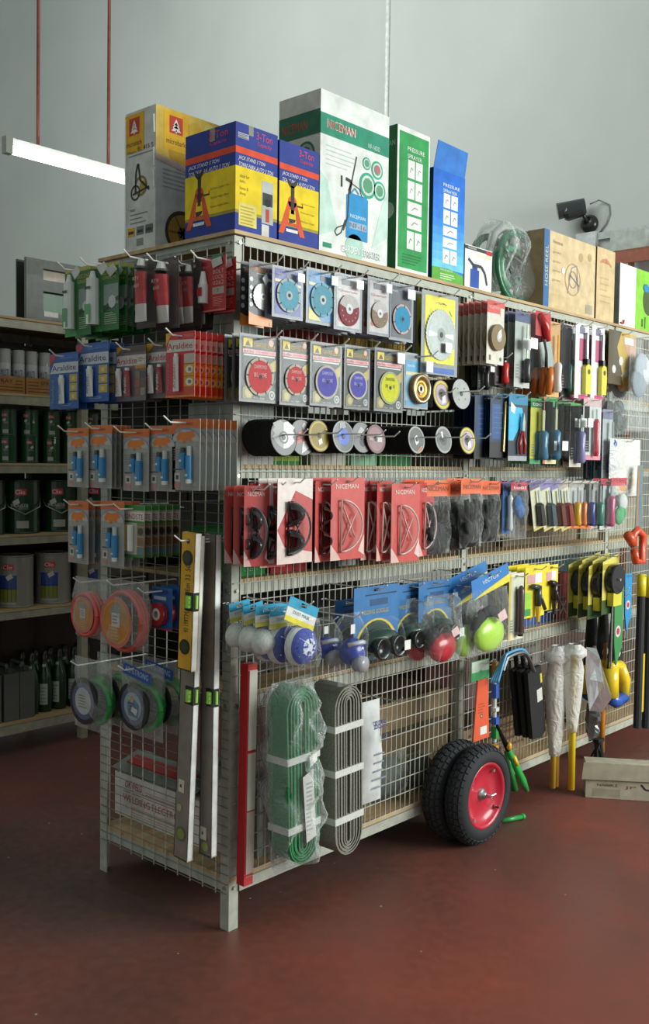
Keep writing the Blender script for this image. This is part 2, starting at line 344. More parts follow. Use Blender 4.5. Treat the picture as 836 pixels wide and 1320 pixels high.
def jack_pic(mb, w_, h, cx):
    O, K = 'e0592c', '39352f'
    mb.poly([(cx-.022, h*.42), (cx+.018, h*.42), (cx+.058, h*.09), (cx+.036, h*.09), (cx+.02, h*.18), (cx-.028, h*.18), (cx-.042, h*.09), (cx-.064, h*.09)], O, 2)
    mb.poly([(cx-.014, h*.34), (cx+.012, h*.34), (cx+.017, h*.21), (cx-.02, h*.21)], 'f0d020', 3); mb.circ(cx-.002, h*.42, .02, O, 2)
    mb.rect(cx-.009, h*.30, cx+.007, h*.58, K, 3); mb.poly([(cx-.03, h*.66), (cx-.004, h*.60), (cx+.026, h*.67), (cx+.018, h*.60), (cx+.004, h*.56), (cx-.012, h*.56), (cx-.024, h*.60)], K, 3)
    mb.poly([(cx-.018, h*.25), (cx+.015, h*.25), (cx+.01, h*.22), (cx-.016, h*.2)], K, 4)
    mb.rect(cx+.02, h*.385, cx+.048, h*.40, K, 3); mb.rect(cx+.044, h*.385, cx+.048, h*.43, O, 3); mb.rect(cx-.03, h*.115, cx+.024, h*.145, 'f2f2ee', 4)
# jack stand carton on the corner
jy = SP(238, 307).y; jx = LP(356, 308).x; jh = SP(304, 155).z-2.2
r_, mb = carton('jack_stand_box', 'blue and yellow jack stand carton on the rack corner', .004, .003, jx, jy, jh, '2c3f96', '2c3f96', BT)
LF(mb, jy); jack_art(mb, jy, jh); jack_pic(mb, jy, jh, jy*.30)
for i, s_ in enumerate(('Jack Stand Capacity 3 Tons', 'Maximum Height 420mm', 'Minimum Height 280mm')):
    mb.text(s_, jy*.52, jh*(.42-i*.085), jy*.36, jh*.028, '8a7a10')
FR(mb); jack_art(mb, jx, jh); mb.text('ideal for', jx*.10, jh*.50, jx*.22, jh*.035, '7a6a20'); mb.text('auto,', jx*.10, jh*.45, jx*.13, jh*.03, '7a6a20'); mb.text('home &', jx*.10, jh*.39, jx*.2, jh*.03, '7a6a20'); mb.text('shop', jx*.10, jh*.335, jx*.14, jh*.035, '7a6a20')
mb.rect(jx*.08, jh*.06, jx*.50, jh*.27, 'e9dc78', 2); mb.lines(jx*.12, jh*.24, jx*.46, 6, jh*.03, 'c2a93a', None, 3)
mb.rect(jx*.62, jh*.13, jx*.9, jh*.53, 'b9c0bd', 2); mb.rect(jx*.64, jh*.3, jx*.88, jh*.42, '3a3d40', 3); mb.circ(jx*.76, jh*.33, jx*.07, '202020', 4); mb.rect(jx*.72, jh*.15, jx*.80, jh*.27, 'd04a2a', 4); mb.rect(jx*.62, jh*.0, jx*.8, jh*.12, 'd8d8d0', 3)
mb.rect(jx*.05, jh*.86, jx*.3, jh*.91, 'b9b9c4', 2); mb.lines(jx*.06, jh*.9, jx*.29, 3, jh*.015, '5a5a6a', None, 3)
mb.build('carton', CARTON, r_)
tp_ = MB(); tp_.box(jx*.3, -.0008, jh-.03, jx*.3+.02, .0, jh, '8a8578'); tp_.box(-.0008, jy*.4, jh-.04, 0, jy*.5, jh, '8a8578'); tp_.build('tape', PLAS, r_)
# second jack carton
kx0 = LP(360, 310).x; kx1 = LP(411.3, 322).x; kh = LP(411, 197).z-2.2
r_, mb = carton('jack_stand_box', 'narrower blue and yellow jack stand carton, middle of the front row', kx0, .004, kx1-kx0-.003, .20, kh, '2c3f96', '2a3a80', BT)
FR(mb); jack_art(mb, kx1-kx0-.003, kh); jack_pic(mb, 1, kh, .062)
for i, s_ in enumerate(('Jack Stand Capacity', 'Maximum Height', 'Minimum Height')): mb.text(s_, .10, kh*(.42-i*.09), .066, kh*.022, '9a8a20')
mb.build('carton', CARTON, r_)
# garden sprayer
gx0 = LP(412, 324).x; gx1 = LP(499.5, 346).x; gw = gx1-gx0; gh = LP(412, 112).z-2.2; gd = SP(359.5, 200, -gx0).y-.003
r_, mb = carton('garden_sprayer_box', 'tall white and green garden sprayer carton, largest on top', gx0, .004, gw, gd, gh, 'e9eee8', 'cfd0c4', BT, top='77705c')
FR(mb); G_ = '2a9275'
mb.rect(0, gh*.73, gw, gh*.86, G_, 1); mb.text('NICEMAN', gw*.09, gh*.775, gw*.40, gh*.055, 'e8f0ec', 2); mb.text('NICEMAN', gw*.095, gh*.778, gw*.38, gh*.048, 'd8564a', 3); mb.text('NF-16DD', gw*.68, gh*.745, gw*.18, gh*.03, 'd8e8e0', 2)
for (a, b_, r__) in ((.66, .64, .022), (.82, .62, .032), (.68, .50, .045), (.86, .49, .034)):
    mb.circ(gw*a, gh*b_, r__, '37a98c', 2); mb.circ(gw*a, gh*b_, r__*.78, 'cfe3d6', 3); mb.circ(gw*a, gh*b_, r__*.6, '5f9f7c', 4, 9)
mb.circ(gw*.82, gh*.625, .016, 'b86a78', 5, 7)
mb.lines(gw*.08, gh*.67, gw*.5, 5, gh*.028, 'c4d0c6', gh*.006)
mb.rect(gw*.37, gh*.13, gw*.69, gh*.40, '2a95cf', 2); mb.poly([(gw*.37, gh*.40), (gw*.69, gh*.40), (gw*.66, gh*.42), (gw*.42, gh*.42)], '2a95cf', 2)
mb.text('NICEMAN', gw*.43, gh*.265, gw*.22, gh*.022, 'e8f2f6', 3); mb.rect(gw*.41, gh*.195, gw*.67, gh*.24, '9fb8cc', 3); mb.text('NF-16', gw*.42, gh*.20, gw*.24, gh*.032, '5c7a98', 4)
K = '383c3c'; y_ = -.0016
def stroke(mb, pts, wd, c, l=3):
    for (x0, z0), (x1, z1) in zip(pts, pts[1:]):
        dx, dz = x1-x0, z1-z0; q = math.hypot(dx, dz) or 1; nx_, nz_ = -dz/q*wd/2, dx/q*wd/2
        mb.poly([(x0-nx_, z0-nz_), (x1-nx_, z1-nz_), (x1+nx_, z1+nz_), (x0+nx_, z0+nz_)], c, l)
stroke(mb, [(gw*.51, gh*.66), (gw*.44, gh*.48), (gw*.40, gh*.43)], .005, K); stroke(mb, [(gw*.36, gh*.5), (gw*.44, gh*.49), (gw*.41, gh*.41)], .011, K); stroke(mb, [(gw*.30, gh*.44), (gw*.30, gh*.51)], .008, K)
stroke(mb, [(gw*.45, gh*.48), (gw*.56, gh*.46), (gw*.60, gh*.41)], .003, K); stroke(mb, [(gw*.40, gh*.41), (gw*.39, gh*.26), (gw*.33, gh*.17)], .007, K)
stroke(mb, [(gw*.36, gh*.24), (gw*.30, gh*.15), (gw*.24, gh*.125), (gw*.21, gh*.15), (gw*.24, gh*.175), (gw*.33, gh*.2)], .004, K); stroke(mb, [(gw*.44, gh*.42), (gw*.49, gh*.455), (gw*.55, gh*.425)], .006, '4aa0c8')
mb.circ(gw*.5, gh*.07, .05, 'b9dfcf', 2); mb.text('GARDEN SPRAYER', gw*.30, gh*.035, gw*.58, gh*.045, 'ffffff', 3); mb.text('GARDEN SPRAYER', gw*.308, gh*.031, gw*.58, gh*.045, '86a294', 2.5)
mb.rect(gw*.05, gh*.035, gw*.17, gh*.065, '2a9275', 2); mb.poly([(0, gh*.10), (gw*.25, gh*.16), (gw*.1, gh*.45), (0, gh*.5)], 'c8e6d8', .5); mb.poly([(gw, gh*.2), (gw*.75, gh*.1), (gw*.9, gh*.4), (gw, gh*.5)], 'cfe9dd', .5)
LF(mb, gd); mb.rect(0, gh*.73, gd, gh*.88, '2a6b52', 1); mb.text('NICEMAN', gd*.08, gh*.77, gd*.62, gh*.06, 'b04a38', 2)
mb.text('NF-16DD', gd*.04, gh*.685, gd*.3, gh*.022, '55584c', 2)
for (a, b_, r__) in ((.35, .60, .03), (.66, .62, .042), (.45, .49, .04), (.8, .5, .035)):
    mb.circ(gd*a, gh*b_, r__, '2f6b50', 2); mb.circ(gd*a, gh*b_, r__*.8, '9aa894', 3); mb.circ(gd*a, gh*b_, r__*.6, '4a6a44', 4, 8)
mb.build('carton', CARTON, r_)
# green pressure sprayer carton
def spray_art(mb, w_, h, c, white, cx=.55):
    mb.text('PRESSURE', w_*.30, h*.845, w_*.52, h*.028, white, 3); mb.text('SPRAYER', w_*.30, h*.795, w_*.44, h*.028, white, 3)
    z = h*.66
    for k_, n_ in enumerate((2, 2, 1, 1, 2)):
        hh = h*(.125 if n_ == 2 else .085)
        for q in range(n_):
            xa = w_*(.32+q*.24) if n_ == 2 else w_*.32; xb = xa+w_*(.21 if n_ == 2 else .44)
            mb.rect(xa, z, xb, z+hh, 'eef0ea', 2)
            stroke(mb, [(xa+(xb-xa)*.3, z+hh*.3), (xa+(xb-xa)*.5, z+hh*.6), (xa+(xb-xa)*.75, z+hh*.5)], .003, '7c8480', 3)
        z -= h*.018+(h*(.125 if k_ < 1 else (.085 if k_ in (1, 2) else .125)))
x0 = LP(510.5, 346).x; x1 = LP(552, 356).x; wd = x1-x0; hh = LP(511, 158).z-2.2; dd = SP(501.5, 240, -x0).y
r_, mb = carton('sprayer_box', 'green pressure sprayer carton beside the tall white carton', x0, .004, wd, .16, hh, 'e8ece6', '1d5a34', BT)
FR(mb); mb.rect(wd*.06, hh*.03, wd*.96, hh*.965, '2c9b52', 1); spray_art(mb, wd, hh, '2c9b52', 'f2f6f0'); mb.lines(wd*.2, hh*.13, wd*.8, 4, hh*.02, '1f7a3e', None, 3)
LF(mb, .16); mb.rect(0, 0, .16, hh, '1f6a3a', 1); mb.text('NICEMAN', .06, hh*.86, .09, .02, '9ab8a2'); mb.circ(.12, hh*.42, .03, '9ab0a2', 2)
mb.build('carton', CARTON, r_)
# blue pressure sprayer carton with raised flap
x0 = LP(557, 359).x; x1 = LP(597.5, 367).x; wd = x1-x0; hh = LP(558, 214).z-2.2
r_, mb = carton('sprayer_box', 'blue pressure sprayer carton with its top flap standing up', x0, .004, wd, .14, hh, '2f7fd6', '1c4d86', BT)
FR(mb)
n_ = 12
cs = [(.42, .62, .18), (.45, .66, .30)]
for i in range(n_):
    f_ = i/(n_-1); a = (.10, .30, .75) if f_ > .7 else None
    c0 = np.array([.19, .52, .90]); c1 = np.array([.45, .80, .93]); c2 = np.array([.10, .26, .70])
    cc = c0*(1-0)+0; cc = c1*(1-f_*2)+c0*(f_*2) if f_ < .5 else c0*(1-(f_-.5)*2)+c2*0+np.array([.13, .42, .82])*((f_-.5)*2)
    mb.rect(0, hh*(.12+.88*i/n_), wd, hh*(.12+.88*(i+1)/n_), tuple(np.power(np.clip(cc, 0, 1), 2.2))+(1,), .5)
mb.poly([(0, 0), (wd, 0), (wd, hh*.09), (wd*.5, hh*.13), (0, hh*.12)], '5fae3c', 1); spray_art(mb, wd, hh*1.02, '', 'f0f6fa'); mb.text('PRESSURE SPRAYER', wd*.25, hh*.10, wd*.4, hh*.015, 'eaf4ea', 3); mb.lines(wd*.25, hh*.075, wd*.8, 3, hh*.02, 'd0e8c0', None, 3)
mb.build('carton', CARTON, r_)
fl = MB(); fh = LP(565, 182).z-LP(562, 214).z
fl.add([(0.004, .002, 0), (wd, .002, 0), (wd, -.012, fh*1.02), (wd*.06, -.012, fh*1.06), (.004, .004, 0), (wd, .004, 0), (wd, -.010, fh*1.02), (wd*.06, -.010, fh*1.06)], [(0, 1, 2, 3), (7, 6, 5, 4), (0, 3, 7, 4), (1, 5, 6, 2), (3, 2, 6, 7)], '2f78cc')
o = fl.build('box_flap', CARTON, r_); o.location = (0, 0, hh)
# concrete vibrator / micro box at the back left
my0 = SP(198.7, 322).y; my1 = SP(160.5, 322).y
mh = SP(199, 133.5, 0).z-2.2; md = my1-my0
r_, mb = carton('power_tool_box', 'tall white carton with a golden spotted side and yellow emblems', .004, my0, .30, md, mh, 'c9cac6', 'd4d4cf', BT, top='2e3032')
LF(mb, md)
def tree(mb, x, z, s):
    mb.rect(x-s, z-s*1.35, x+s, z+s*1.1, 'e8b21e', 2); mb.rect(x-s*.55, z-s*.25, x+s*.55, z+s*.85, 'c8402a', 3)
    for q in range(3): mb.poly([(x-s*(.22+.09*q), z+s*(.3-.2*q)), (x+s*(.22+.09*q), z+s*(.3-.2*q)), (x, z+s*(.7-.2*q))], 'f2efe6', 4)
    mb.rect(x-s*.05, z-s*.2, x+s*.05, z, 'f2efe6', 4); mb.text('microbark', x-s*.8, z-s*.95, s*1.6, s*.35, '40361c', 3)
tree(mb, md*.30, mh*.86, .052)
mb.text('Micro', md*.08, mh*.705, md*.28, mh*.02, '3a3a3a'); mb.text('Bc 415 5', md*.42, mh*.71, md*.5, mh*.032, '303030'); mb.lines(md*.1, mh*.69, md*.9, 1, .01, '8a8a86', .003, 2, False)
mb.ring(md*.52, mh*.46, .034, .026, '8a7426', 2); mb.ring(md*.34, mh*.42, .026, .02, '3a372e', 3); mb.circ(md*.6, mh*.45, .02, 'b59a3c', 2)
stroke(mb, [(md*.42, mh*.62), (md*.36, mh*.56), (md*.34, mh*.42)], .008, '2c2c2a'); stroke(mb, [(md*.44, mh*.62), (md*.5, mh*.5), (md*.8, mh*.42)], .008, '2c2c2a'); stroke(mb, [(md*.25, mh*.41), (md*.8, mh*.44)], .006, '3b3b38')
mb.text('9000', md*.16, mh*.29, md*.16, mh*.018, '555555'); mb.lines(md*.16, mh*.27, md*.75, 3, mh*.03, '8a8a88', .004)
for q, c_ in enumerate(('d8a81c', '777a78', '6a6c6a')): mb.rect(md*(.08+.3*q), mh*.115, md*(.32+.3*q), mh*.175, c_, 2); mb.rect(md*(.11+.3*q), mh*.13, md*(.29+.3*q), mh*.15, '3a3a38', 3)
mb.rect(md*.38, mh*.04, md*.6, mh*.09, '8a8b88', 2)
FR(mb)
random.seed(3)
mb.rect(0, mh*.62, .3, mh, 'd9b84e', .5)
for i in range(14): mb.circ(random.uniform(.03, .27), random.uniform(mh*.66, mh*.92), random.uniform(.02, .035), random.choice(['cfa936', 'e3c76a', 'e9d79a', 'c99b2e']), 1+i*.05, 10)
mb.poly([(0, mh*.66), (.3, mh*.58), (.3, mh*.52), (0, mh*.62)], 'c0a8a0', 2)
tree(mb, .085, mh*.86, .052); mb.lines(.03, mh*.57, .25, 5, mh*.03, 'a9aaa6', .004)
mb.ring(.115, mh*.14, .075, .062, '3d3420', 2); mb.circ(.115, mh*.14, .062, 'a9822c', 2); mb.circ(.115, mh*.14, .02, '57492a', 3)
for q in range(6): stroke(mb, [(.115, mh*.14), (.115+.06*math.cos(q*1.05), mh*.14+.06*math.sin(q*1.05))], .006, '6d5a2c', 3)
mb.build('carton', CARTON, r_)
bl = MB()
for z in (mh*.55, mh*.7, mh*.93): bl.tube([(-.004, md*.02, z-.06), (-.005, md*.03, z)], .003, 'f0f0f0', 5)
bl.tube([(-.003, md*.985, .02), (-.003, md*.985, mh-.02)], .003, 'f4f4f4', 5); bl.build('tape', PLAS, r_)
# small torch head box
x0 = LP(599, 372).x; x1 = LP(633.5, 381).x; hh = LP(600, 314).z-2.2; wd = x1-x0
r_, mb = carton('torch_box', 'small white box picturing a blue gas torch, beside the blue carton', x0, .003, wd, .06, hh, 'eceeea', 'd8dad4', BT)
FR(mb); mb.rect(0, hh*.90, wd, hh*.98, '3a3c3e', 1); mb.rect(wd*.78, hh*.88, wd*.98, hh*.98, 'c0302c', 2); mb.text('NICEMAN', wd*.1, hh*.92, wd*.3, hh*.04, 'e8e8e8'); mb.rect(wd*.45, hh*.78, wd*.95, hh*.86, 'e8d9b8', 1)
mb.rect(wd*.2, hh*.04, wd*.52, hh*.46, '2d50a8', 2); mb.rect(wd*.27, hh*.46, wd*.45, hh*.58, '24408a', 2)
stroke(mb, [(wd*.12, hh*.68), (wd*.3, hh*.56), (wd*.6, hh*.56), (wd*.74, hh*.42), (wd*.82, hh*.16)], .012, '3c4044', 3)
mb.build('carton', CARTON, r_)
# hose reel in a plastic bag
hx = LP(652, 345, -.16).x
r_ = thing('hose_reel', 'dark green garden hose reel inside a crumpled clear plastic bag', 'hose reel', (hx, .16, BT))
mb = MB(); rr = .165; cz = .175
for yy, (ra, rb) in ((-.06, (.95, 1)), (.08, (.95, 1))):
    mb.lathe([(rr*.82, -yy-.008), (rr, -yy-.008), (rr, -yy+.008), (rr*.82, -yy+.008), (rr*.82, -yy-.008)], '1f6b48', 32, 'y', (-.01, 0, cz))
    for q in range(3):
        a = q*2.1+.5; mb.tube([(-.01+.05*math.cos(a), yy, cz+.05*math.sin(a)), (-.01+rr*.9*math.cos(a), yy, cz+rr*.9*math.sin(a))], .014, '1b5f40', 6)
mb.lathe([(.055, -.08), (.055, .06)], '174f36', 20, 'y', (-.01, 0, cz)); mb.build('reel', PLAS, r_, True)
mb = MB()
for q in range(4): mb.tube([(-.01+.085*math.cos(a), -.035+q*.03, cz+.085*math.sin(a)) for a in [i*2*math.pi/20 for i in range(21)]], .013, '2f9a63', 8, False)
mb.build('hose', PLAS, r_, True)
mb = MB(); mb.tube([(-.20, .0, .0), (-.18, -.02, .18), (-.14, -.02, .30), (-.07, -.02, .345), (0, -.02, .33), (.05, -.01, .27), (.07, 0, .2)], .021, 'b9bfba', 10); mb.build('frame_handle', PLAS, r_, True)
mb = MB(); mb.pillow(.40, .37, .26, 'ffffff', 5, 14, 16, .1, .5, .372, .4); mb.build('plastic_bag', WRAP, r_, True)
# hose reel cartons
x0 = LP(700, 398).x; x1 = LP(766, 413).x; hh = LP(700, 293).z-2.2; wd = x1-x0; dd = max(.1, SP(671, 300, -x0).y)
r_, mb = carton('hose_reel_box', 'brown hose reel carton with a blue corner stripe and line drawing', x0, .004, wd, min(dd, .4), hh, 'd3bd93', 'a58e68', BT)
FR(mb); mb.rect(0, 0, wd*.10, hh, '3f6fa3', 1); mb.text('HOSE REEL', wd*.075, hh*.28, hh*.52, wd*.05, 'd3c7a0', 2, 0, 90)
mb.text('Houston', wd*.16, hh*.85, wd*.18, hh*.05, 'a08a66', 2); mb.ring(wd*.55, hh*.45, .075, .068, 'b39c72', 2); mb.ring(wd*.55, hh*.45, .04, .034, '9c8a78', 2)
stroke(mb, [(wd*.45, hh*.25), (wd*.52, hh*.6), (wd*.62, hh*.65), (wd*.66, hh*.3)], .005, '8c86a0'); stroke(mb, [(wd*.5, hh*.5), (wd*.68, hh*.38)], .006, '7f7ca0')
for z in (.72, .60, .48, .36): mb.text('garden', wd*.16, hh*z, wd*.15, hh*.04, 'bda77d', 2)
mb.circ(wd*.36, hh*.53, .014, 'f4f2ea', 3); mb.circ(wd*.7, hh*.78, .02, 'b7a078', 2); mb.circ(wd*.88, hh*.82, .018, 'b7a078', 2); mb.rect(wd*.82, hh*.05, wd*.96, hh*.17, 'a9a08c', 2); mb.rect(wd*.12, hh*.02, wd*.5, hh*.2, 'cdb587', 1)
mb.build('carton', CARTON, r_)
x0 = LP(768, 414).x; x1 = LP(791, 419).x; hh = LP(768, 316).z-2.2; wd = x1-x0
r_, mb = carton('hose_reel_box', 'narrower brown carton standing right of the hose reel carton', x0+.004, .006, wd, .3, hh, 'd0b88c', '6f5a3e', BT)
FR(mb); stroke(mb, [(wd*.2, hh*.80), (wd*.5, hh*.86), (wd*.8, hh*.78)], .012, 'c98a62', 2); mb.text('REEL', wd*.3, hh*.8, wd*.4, hh*.05, 'c07a55', 3); mb.lines(wd*.2, hh*.6, wd*.8, 5, hh*.08, 'bda677', .006)
mb.build('carton', CARTON, r_)
# green helmet box
x0 = LP(797, 421).x; x1 = LP(852, 434).x; hh = LP(797, 337).z-2.2; wd = x1-x0
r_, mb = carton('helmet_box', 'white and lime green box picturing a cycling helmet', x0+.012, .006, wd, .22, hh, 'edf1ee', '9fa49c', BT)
FR(mb); mb.rect(wd*.36, 0, wd, hh, '86c83c', 1); mb.sphere((wd*.66, -.002, hh*.52), .07, .004, .075, '4a5a30', 16)
for q in range(3): mb.sphere((wd*(.58+.1*q), -.004, hh*(.72-.03*q)), .03, .004, .022, '2a86b8', 10)
mb.rect(wd*.5, hh*.07, wd*.54, hh*.2, '3e6a1c', 2); mb.rect(wd*.57, hh*.05, wd*.6, hh*.24, '3e6a1c', 2); mb.text('28', wd*.04, hh*.05, wd*.1, hh*.06, 'b0b4b0', 2)
mb.tube([(wd*.02, -.005, hh*.05), (wd*.08, -.005, hh*.04), (wd*.09, -.005, hh*.10)], .004, 'c83a3a', 6); mb.build('carton', CARTON, r_)

# ------------------------------------------------------------------ security camera on the wall
q = SP(760, 289, -WX)
r_ = thing('security_camera', 'black bullet security camera fixed to the wall above the cartons', 'camera', (WX, q.y, q.z))
mb = MB(); mb.M = Matrix.Rotation(R(180), 4, 'Z'); mb.lathe([(0, .05), (.05, .05), (.075, .03), (.08, 0)], '1d1f1f', 24, 'x'); mb.M = Matrix.Identity(4); mb.tube([(-.045, 0, .01), (-.09, .02, .07), (-.11, .05, .10)], .018, '252827', 8); mb.build('base', PLAS, r_, True)
mb = MB(); a = Vector((-.10, -.0, .125)); b_ = Vector((-.20, .15, .07))
mb.tube([a, a.lerp(b_, .15), a.lerp(b_, .85), b_], [.05, .068, .07, .05], '24292a', 16); mb.tube([a+Vector((0, 0, .022)), b_+Vector((-.02, .05, .028))], [.06, .072], '2b3130', 14)
mb.build('housing', PLAS, r_)
mb = MB(); mb.tube([a+Vector((.03, -.03, .03)), (-.04, -.10, .185), (-.01, -.18, .14), (-.01, -.19, .06), (-.01, -.16, -.02), (-.01, -.09, -.10)], .006, '6a6f6e', 6); mb.build('cable', PLAS, r_, True)
q = SP(758, 300, -WX)
mb = MB(); mb.box(WX-.06, q.y-.10, q.z-.19, WX, q.y+.09, q.z-.01, 'c2c8c5'); tag(mb.build('junction_box', PAINT), 'square grey junction box below the security camera', 'junction box')

# ------------------------------------------------------------------ fluorescent light hung on rods
yl = 3.2
a = LP(0, 188, -yl); b_ = LP(175, 228, -yl)
hl = thing('fluorescent_light', 'long lit fluorescent batten hanging from two red rods', 'light', (0, yl, a.z))
mb = MB(); L0, L1 = LP(6, 188, -yl).x, b_.x+.35
mb.box(L0-.01, -.035, .02, L1, .035, .055, 'd0d4cc'); mb.build('batten', PAINT, hl)
mb = MB(); mb.tube([(L0+.02, -.045, -.02), (L1, -.045, -.02)], .026, 'ffffff', 10); mb.build('lamp_tube', TUBE_M, hl)
mb = MB(); mb.box(L0-.03, -.07, -.05, L0+.015, -.02, .05, '8d8f86'); mb.build('lamp_holder', PLAS, hl)
for px, py in ((49, 184), (139.5, 210)):
    p_ = LP(px, py, -yl); mb = MB(); mb.tube([(p_.x, 0, .055), (p_.x+.02, 0, 4.2)], .011, '8a4a40', 8); mb.build('hanging_rod', PAINT, hl, True)

# ================================================================== PACK BUILDERS (origin at the hang slot, front faces -y)
def ar_pack(w_, h, style='blue'):
    r = thing('pack'); mb = MB(); T = .012; B = T-h; W2 = w_/2
    bg = {'blue': '1f57a4', 'red': 'd02c34', 'steel': '6c6468'}[style]
    mb.card(w_, h, bg)
    if style == 'blue':
        mb.poly([(-W2, T-h*.02), (-W2+w_*.30, T), (-W2+w_*.05, T-h*.2), (-W2, T-h*.22)], 'b83038'); mb.rect(-W2+w_*.35, T-h*.12, W2-.003, T-h*.04, '2f69b4'); mb.text('new pack', -W2+w_*.4, T-h*.105, w_*.4, h*.035, '8fb2de', 2)
        mb.poly([(-W2+w_*.02, T-h*.36), (W2-.001, T-h*.36), (W2-.001, T-h*.17), (-W2+w_*.16, T-h*.17)], 'c6ccd2', 1.5); mb.text('Araldite', -W2+w_*.10, T-h*.315, w_*.82, h*.10, '1e3f7c', 3)
        mb.text('Standard', -W2+w_*.16, B+h*.10, h*.42, w_*.10, '6aa6d8', 2, 0, 90)
        for q in range(3): mb.rect(W2-w_*.30, B+h*(.15+.16*q), W2-w_*.04, B+h*(.29+.16*q), 'c3aa44'); mb.rect(W2-w_*.22, B+h*(.18+.16*q), W2-w_*.12, B+h*(.25+.16*q), 'd8ca8c', 2)
        mb.lines(-W2+w_*.4, B+h*.09, W2-w_*.1, 2, h*.025, '7fa6d6', None, 1)
        tubes = [(.0, 'e6e8e6', '274a8a')]
    elif style == 'red':
        mb.poly([(-W2, T-h*.2), (-W2+w_*.22, T), (-W2, T)], 'e8a820'); mb.rect(W2-w_*.40, T-h*.1, W2-.003, T-h*.04, 'd85a4a')
        mb.poly([(-W2+w_*.02, T-h*.30), (W2, T-h*.30), (W2, T-h*.13), (-W2+w_*.12, T-h*.11)], 'd8d2ca', 1.5); mb.text('Araldite', -W2+w_*.06, T-h*.26, w_*.86, h*.095, 'b8262c', 3)
        mb.rect(W2-w_*.36, B+h*.10, W2, B+h*.58, 'e2a01e', 1); mb.rect(W2-w_*.36, B, W2, B+h*.16, 'd0502a', 1.2); mb.rect(W2-w_*.36, B+h*.52, W2, B+h*.66, 'c8beb0', 1.3)
        for q in range(2): mb.circ(W2-w_*.18, B+h*(.42-.19*q), w_*.13, 'e8e4d4', 2, 16, h*.06); mb.circ(W2-w_*.16, B+h*(.42-.19*q), w_*.06, '8a7a70', 3, 8, h*.03); mb.rect(W2-w_*.36, B+h*(.50-.19*q), W2, B+h*(.51-.19*q), 'b83a24', 2)
        mb.rect(-W2, B, W2, B+h*.03, 'e08a2a', 3); mb.text('Rapid', -W2+w_*.14, B+h*.12, h*.40, w_*.09, 'e07a72', 2, 0, 90)
        tubes = [(-.06, 'eceae6', 'b02a30')]
    else:
        mb.poly([(-W2, T-h*.2), (-W2+w_*.28, T), (-W2, T)], 'd99a2a'); mb.rect(-W2+w_*.3, T-h*.12, W2, T, '5a4438')
        mb.rect(-W2, T-h*.36, W2, T-h*.17, 'cdc8bf', 1.5); mb.text('Araldite', -W2+w_*.06, T-h*.325, w_*.66, h*.11, 'b03038', 3); mb.rect(W2-w_*.25, T-h*.34, W2-w_*.03, T-h*.2, 'd9d4ca', 4); mb.lines(W2-w_*.24, T-h*.22, W2-w_*.04, 3, h*.03, '77706c', None, 5)
        mb.rect(W2-w_*.34, T-h*.42, W2, T-h*.36, 'c88a2a')
        for q, c_ in enumerate(('8b5a50', '9a8a80', 'a06048', '6a5a5a', '8a7468', '5c4c50')): mb.rect(W2-w_*(.34-.17*(q % 2)), B+h*(.10+.15*(q//2)), W2-w_*(.19-.17*(q % 2)), B+h*(.23+.15*(q//2)), c_, 2)
        tubes = [(-.30, 'e4e2de', 'b02a30'), (-.02, 'a8343c', 'e4e2de')]
    mb.build('card', PRINT, r)
    for q, (tx, tc_, tt) in enumerate(tubes):
        tb = MB(); z0 = B+h*.09; z1 = T-h*(.40 if style != 'red' else .33); rr = w_*.085; x = tx*w_
        tb.tube([(x, -.010, z1), (x, -.010, z1-h*.05)], rr*.55, 'f2f2ee', 10); V = []
        m_ = 8
        for i in range(m_+1):
            f = i/m_; z = (z1-h*.05)*(1-f)+z0*f; a = rr*(.75+.45*f); b_ = rr*(.75*(1-f)+.05); V.append((z, a, b_))
        P = [(x+a*math.cos(t_*2*math.pi/12), -.010+b_*math.sin(t_*2*math.pi/12), z) for z, a, b_ in V for t_ in range(12)]
        tb.add(P, [(i*12+j, i*12+(j+1) % 12, (i+1)*12+(j+1) % 12, (i+1)*12+j) for i in range(m_) for j in range(12)]+[tuple(range(12)), tuple(range(m_*12, m_*12+12))], tc_)
        tb.lift = .010+rr*.55; tb.text('Araldite', x+rr*.38, z0+h*.04, (z1-z0)*.68, rr*.95, tt, 1, 0, 90)
        tb.build('glue_tube', PLAS, r)
    bl = MB(); bl.prism([(-W2+w_*.05, B+h*.05), (W2-w_*(.42 if style != 'steel' else .36), B+h*.05), (W2-w_*(.42 if style != 'steel' else .36), T-h*.38), (-W2+w_*.05, T-h*.38)], -.022, -.0015, 'ffffff'); bl.build('blister', BLISTER, r)
    return r
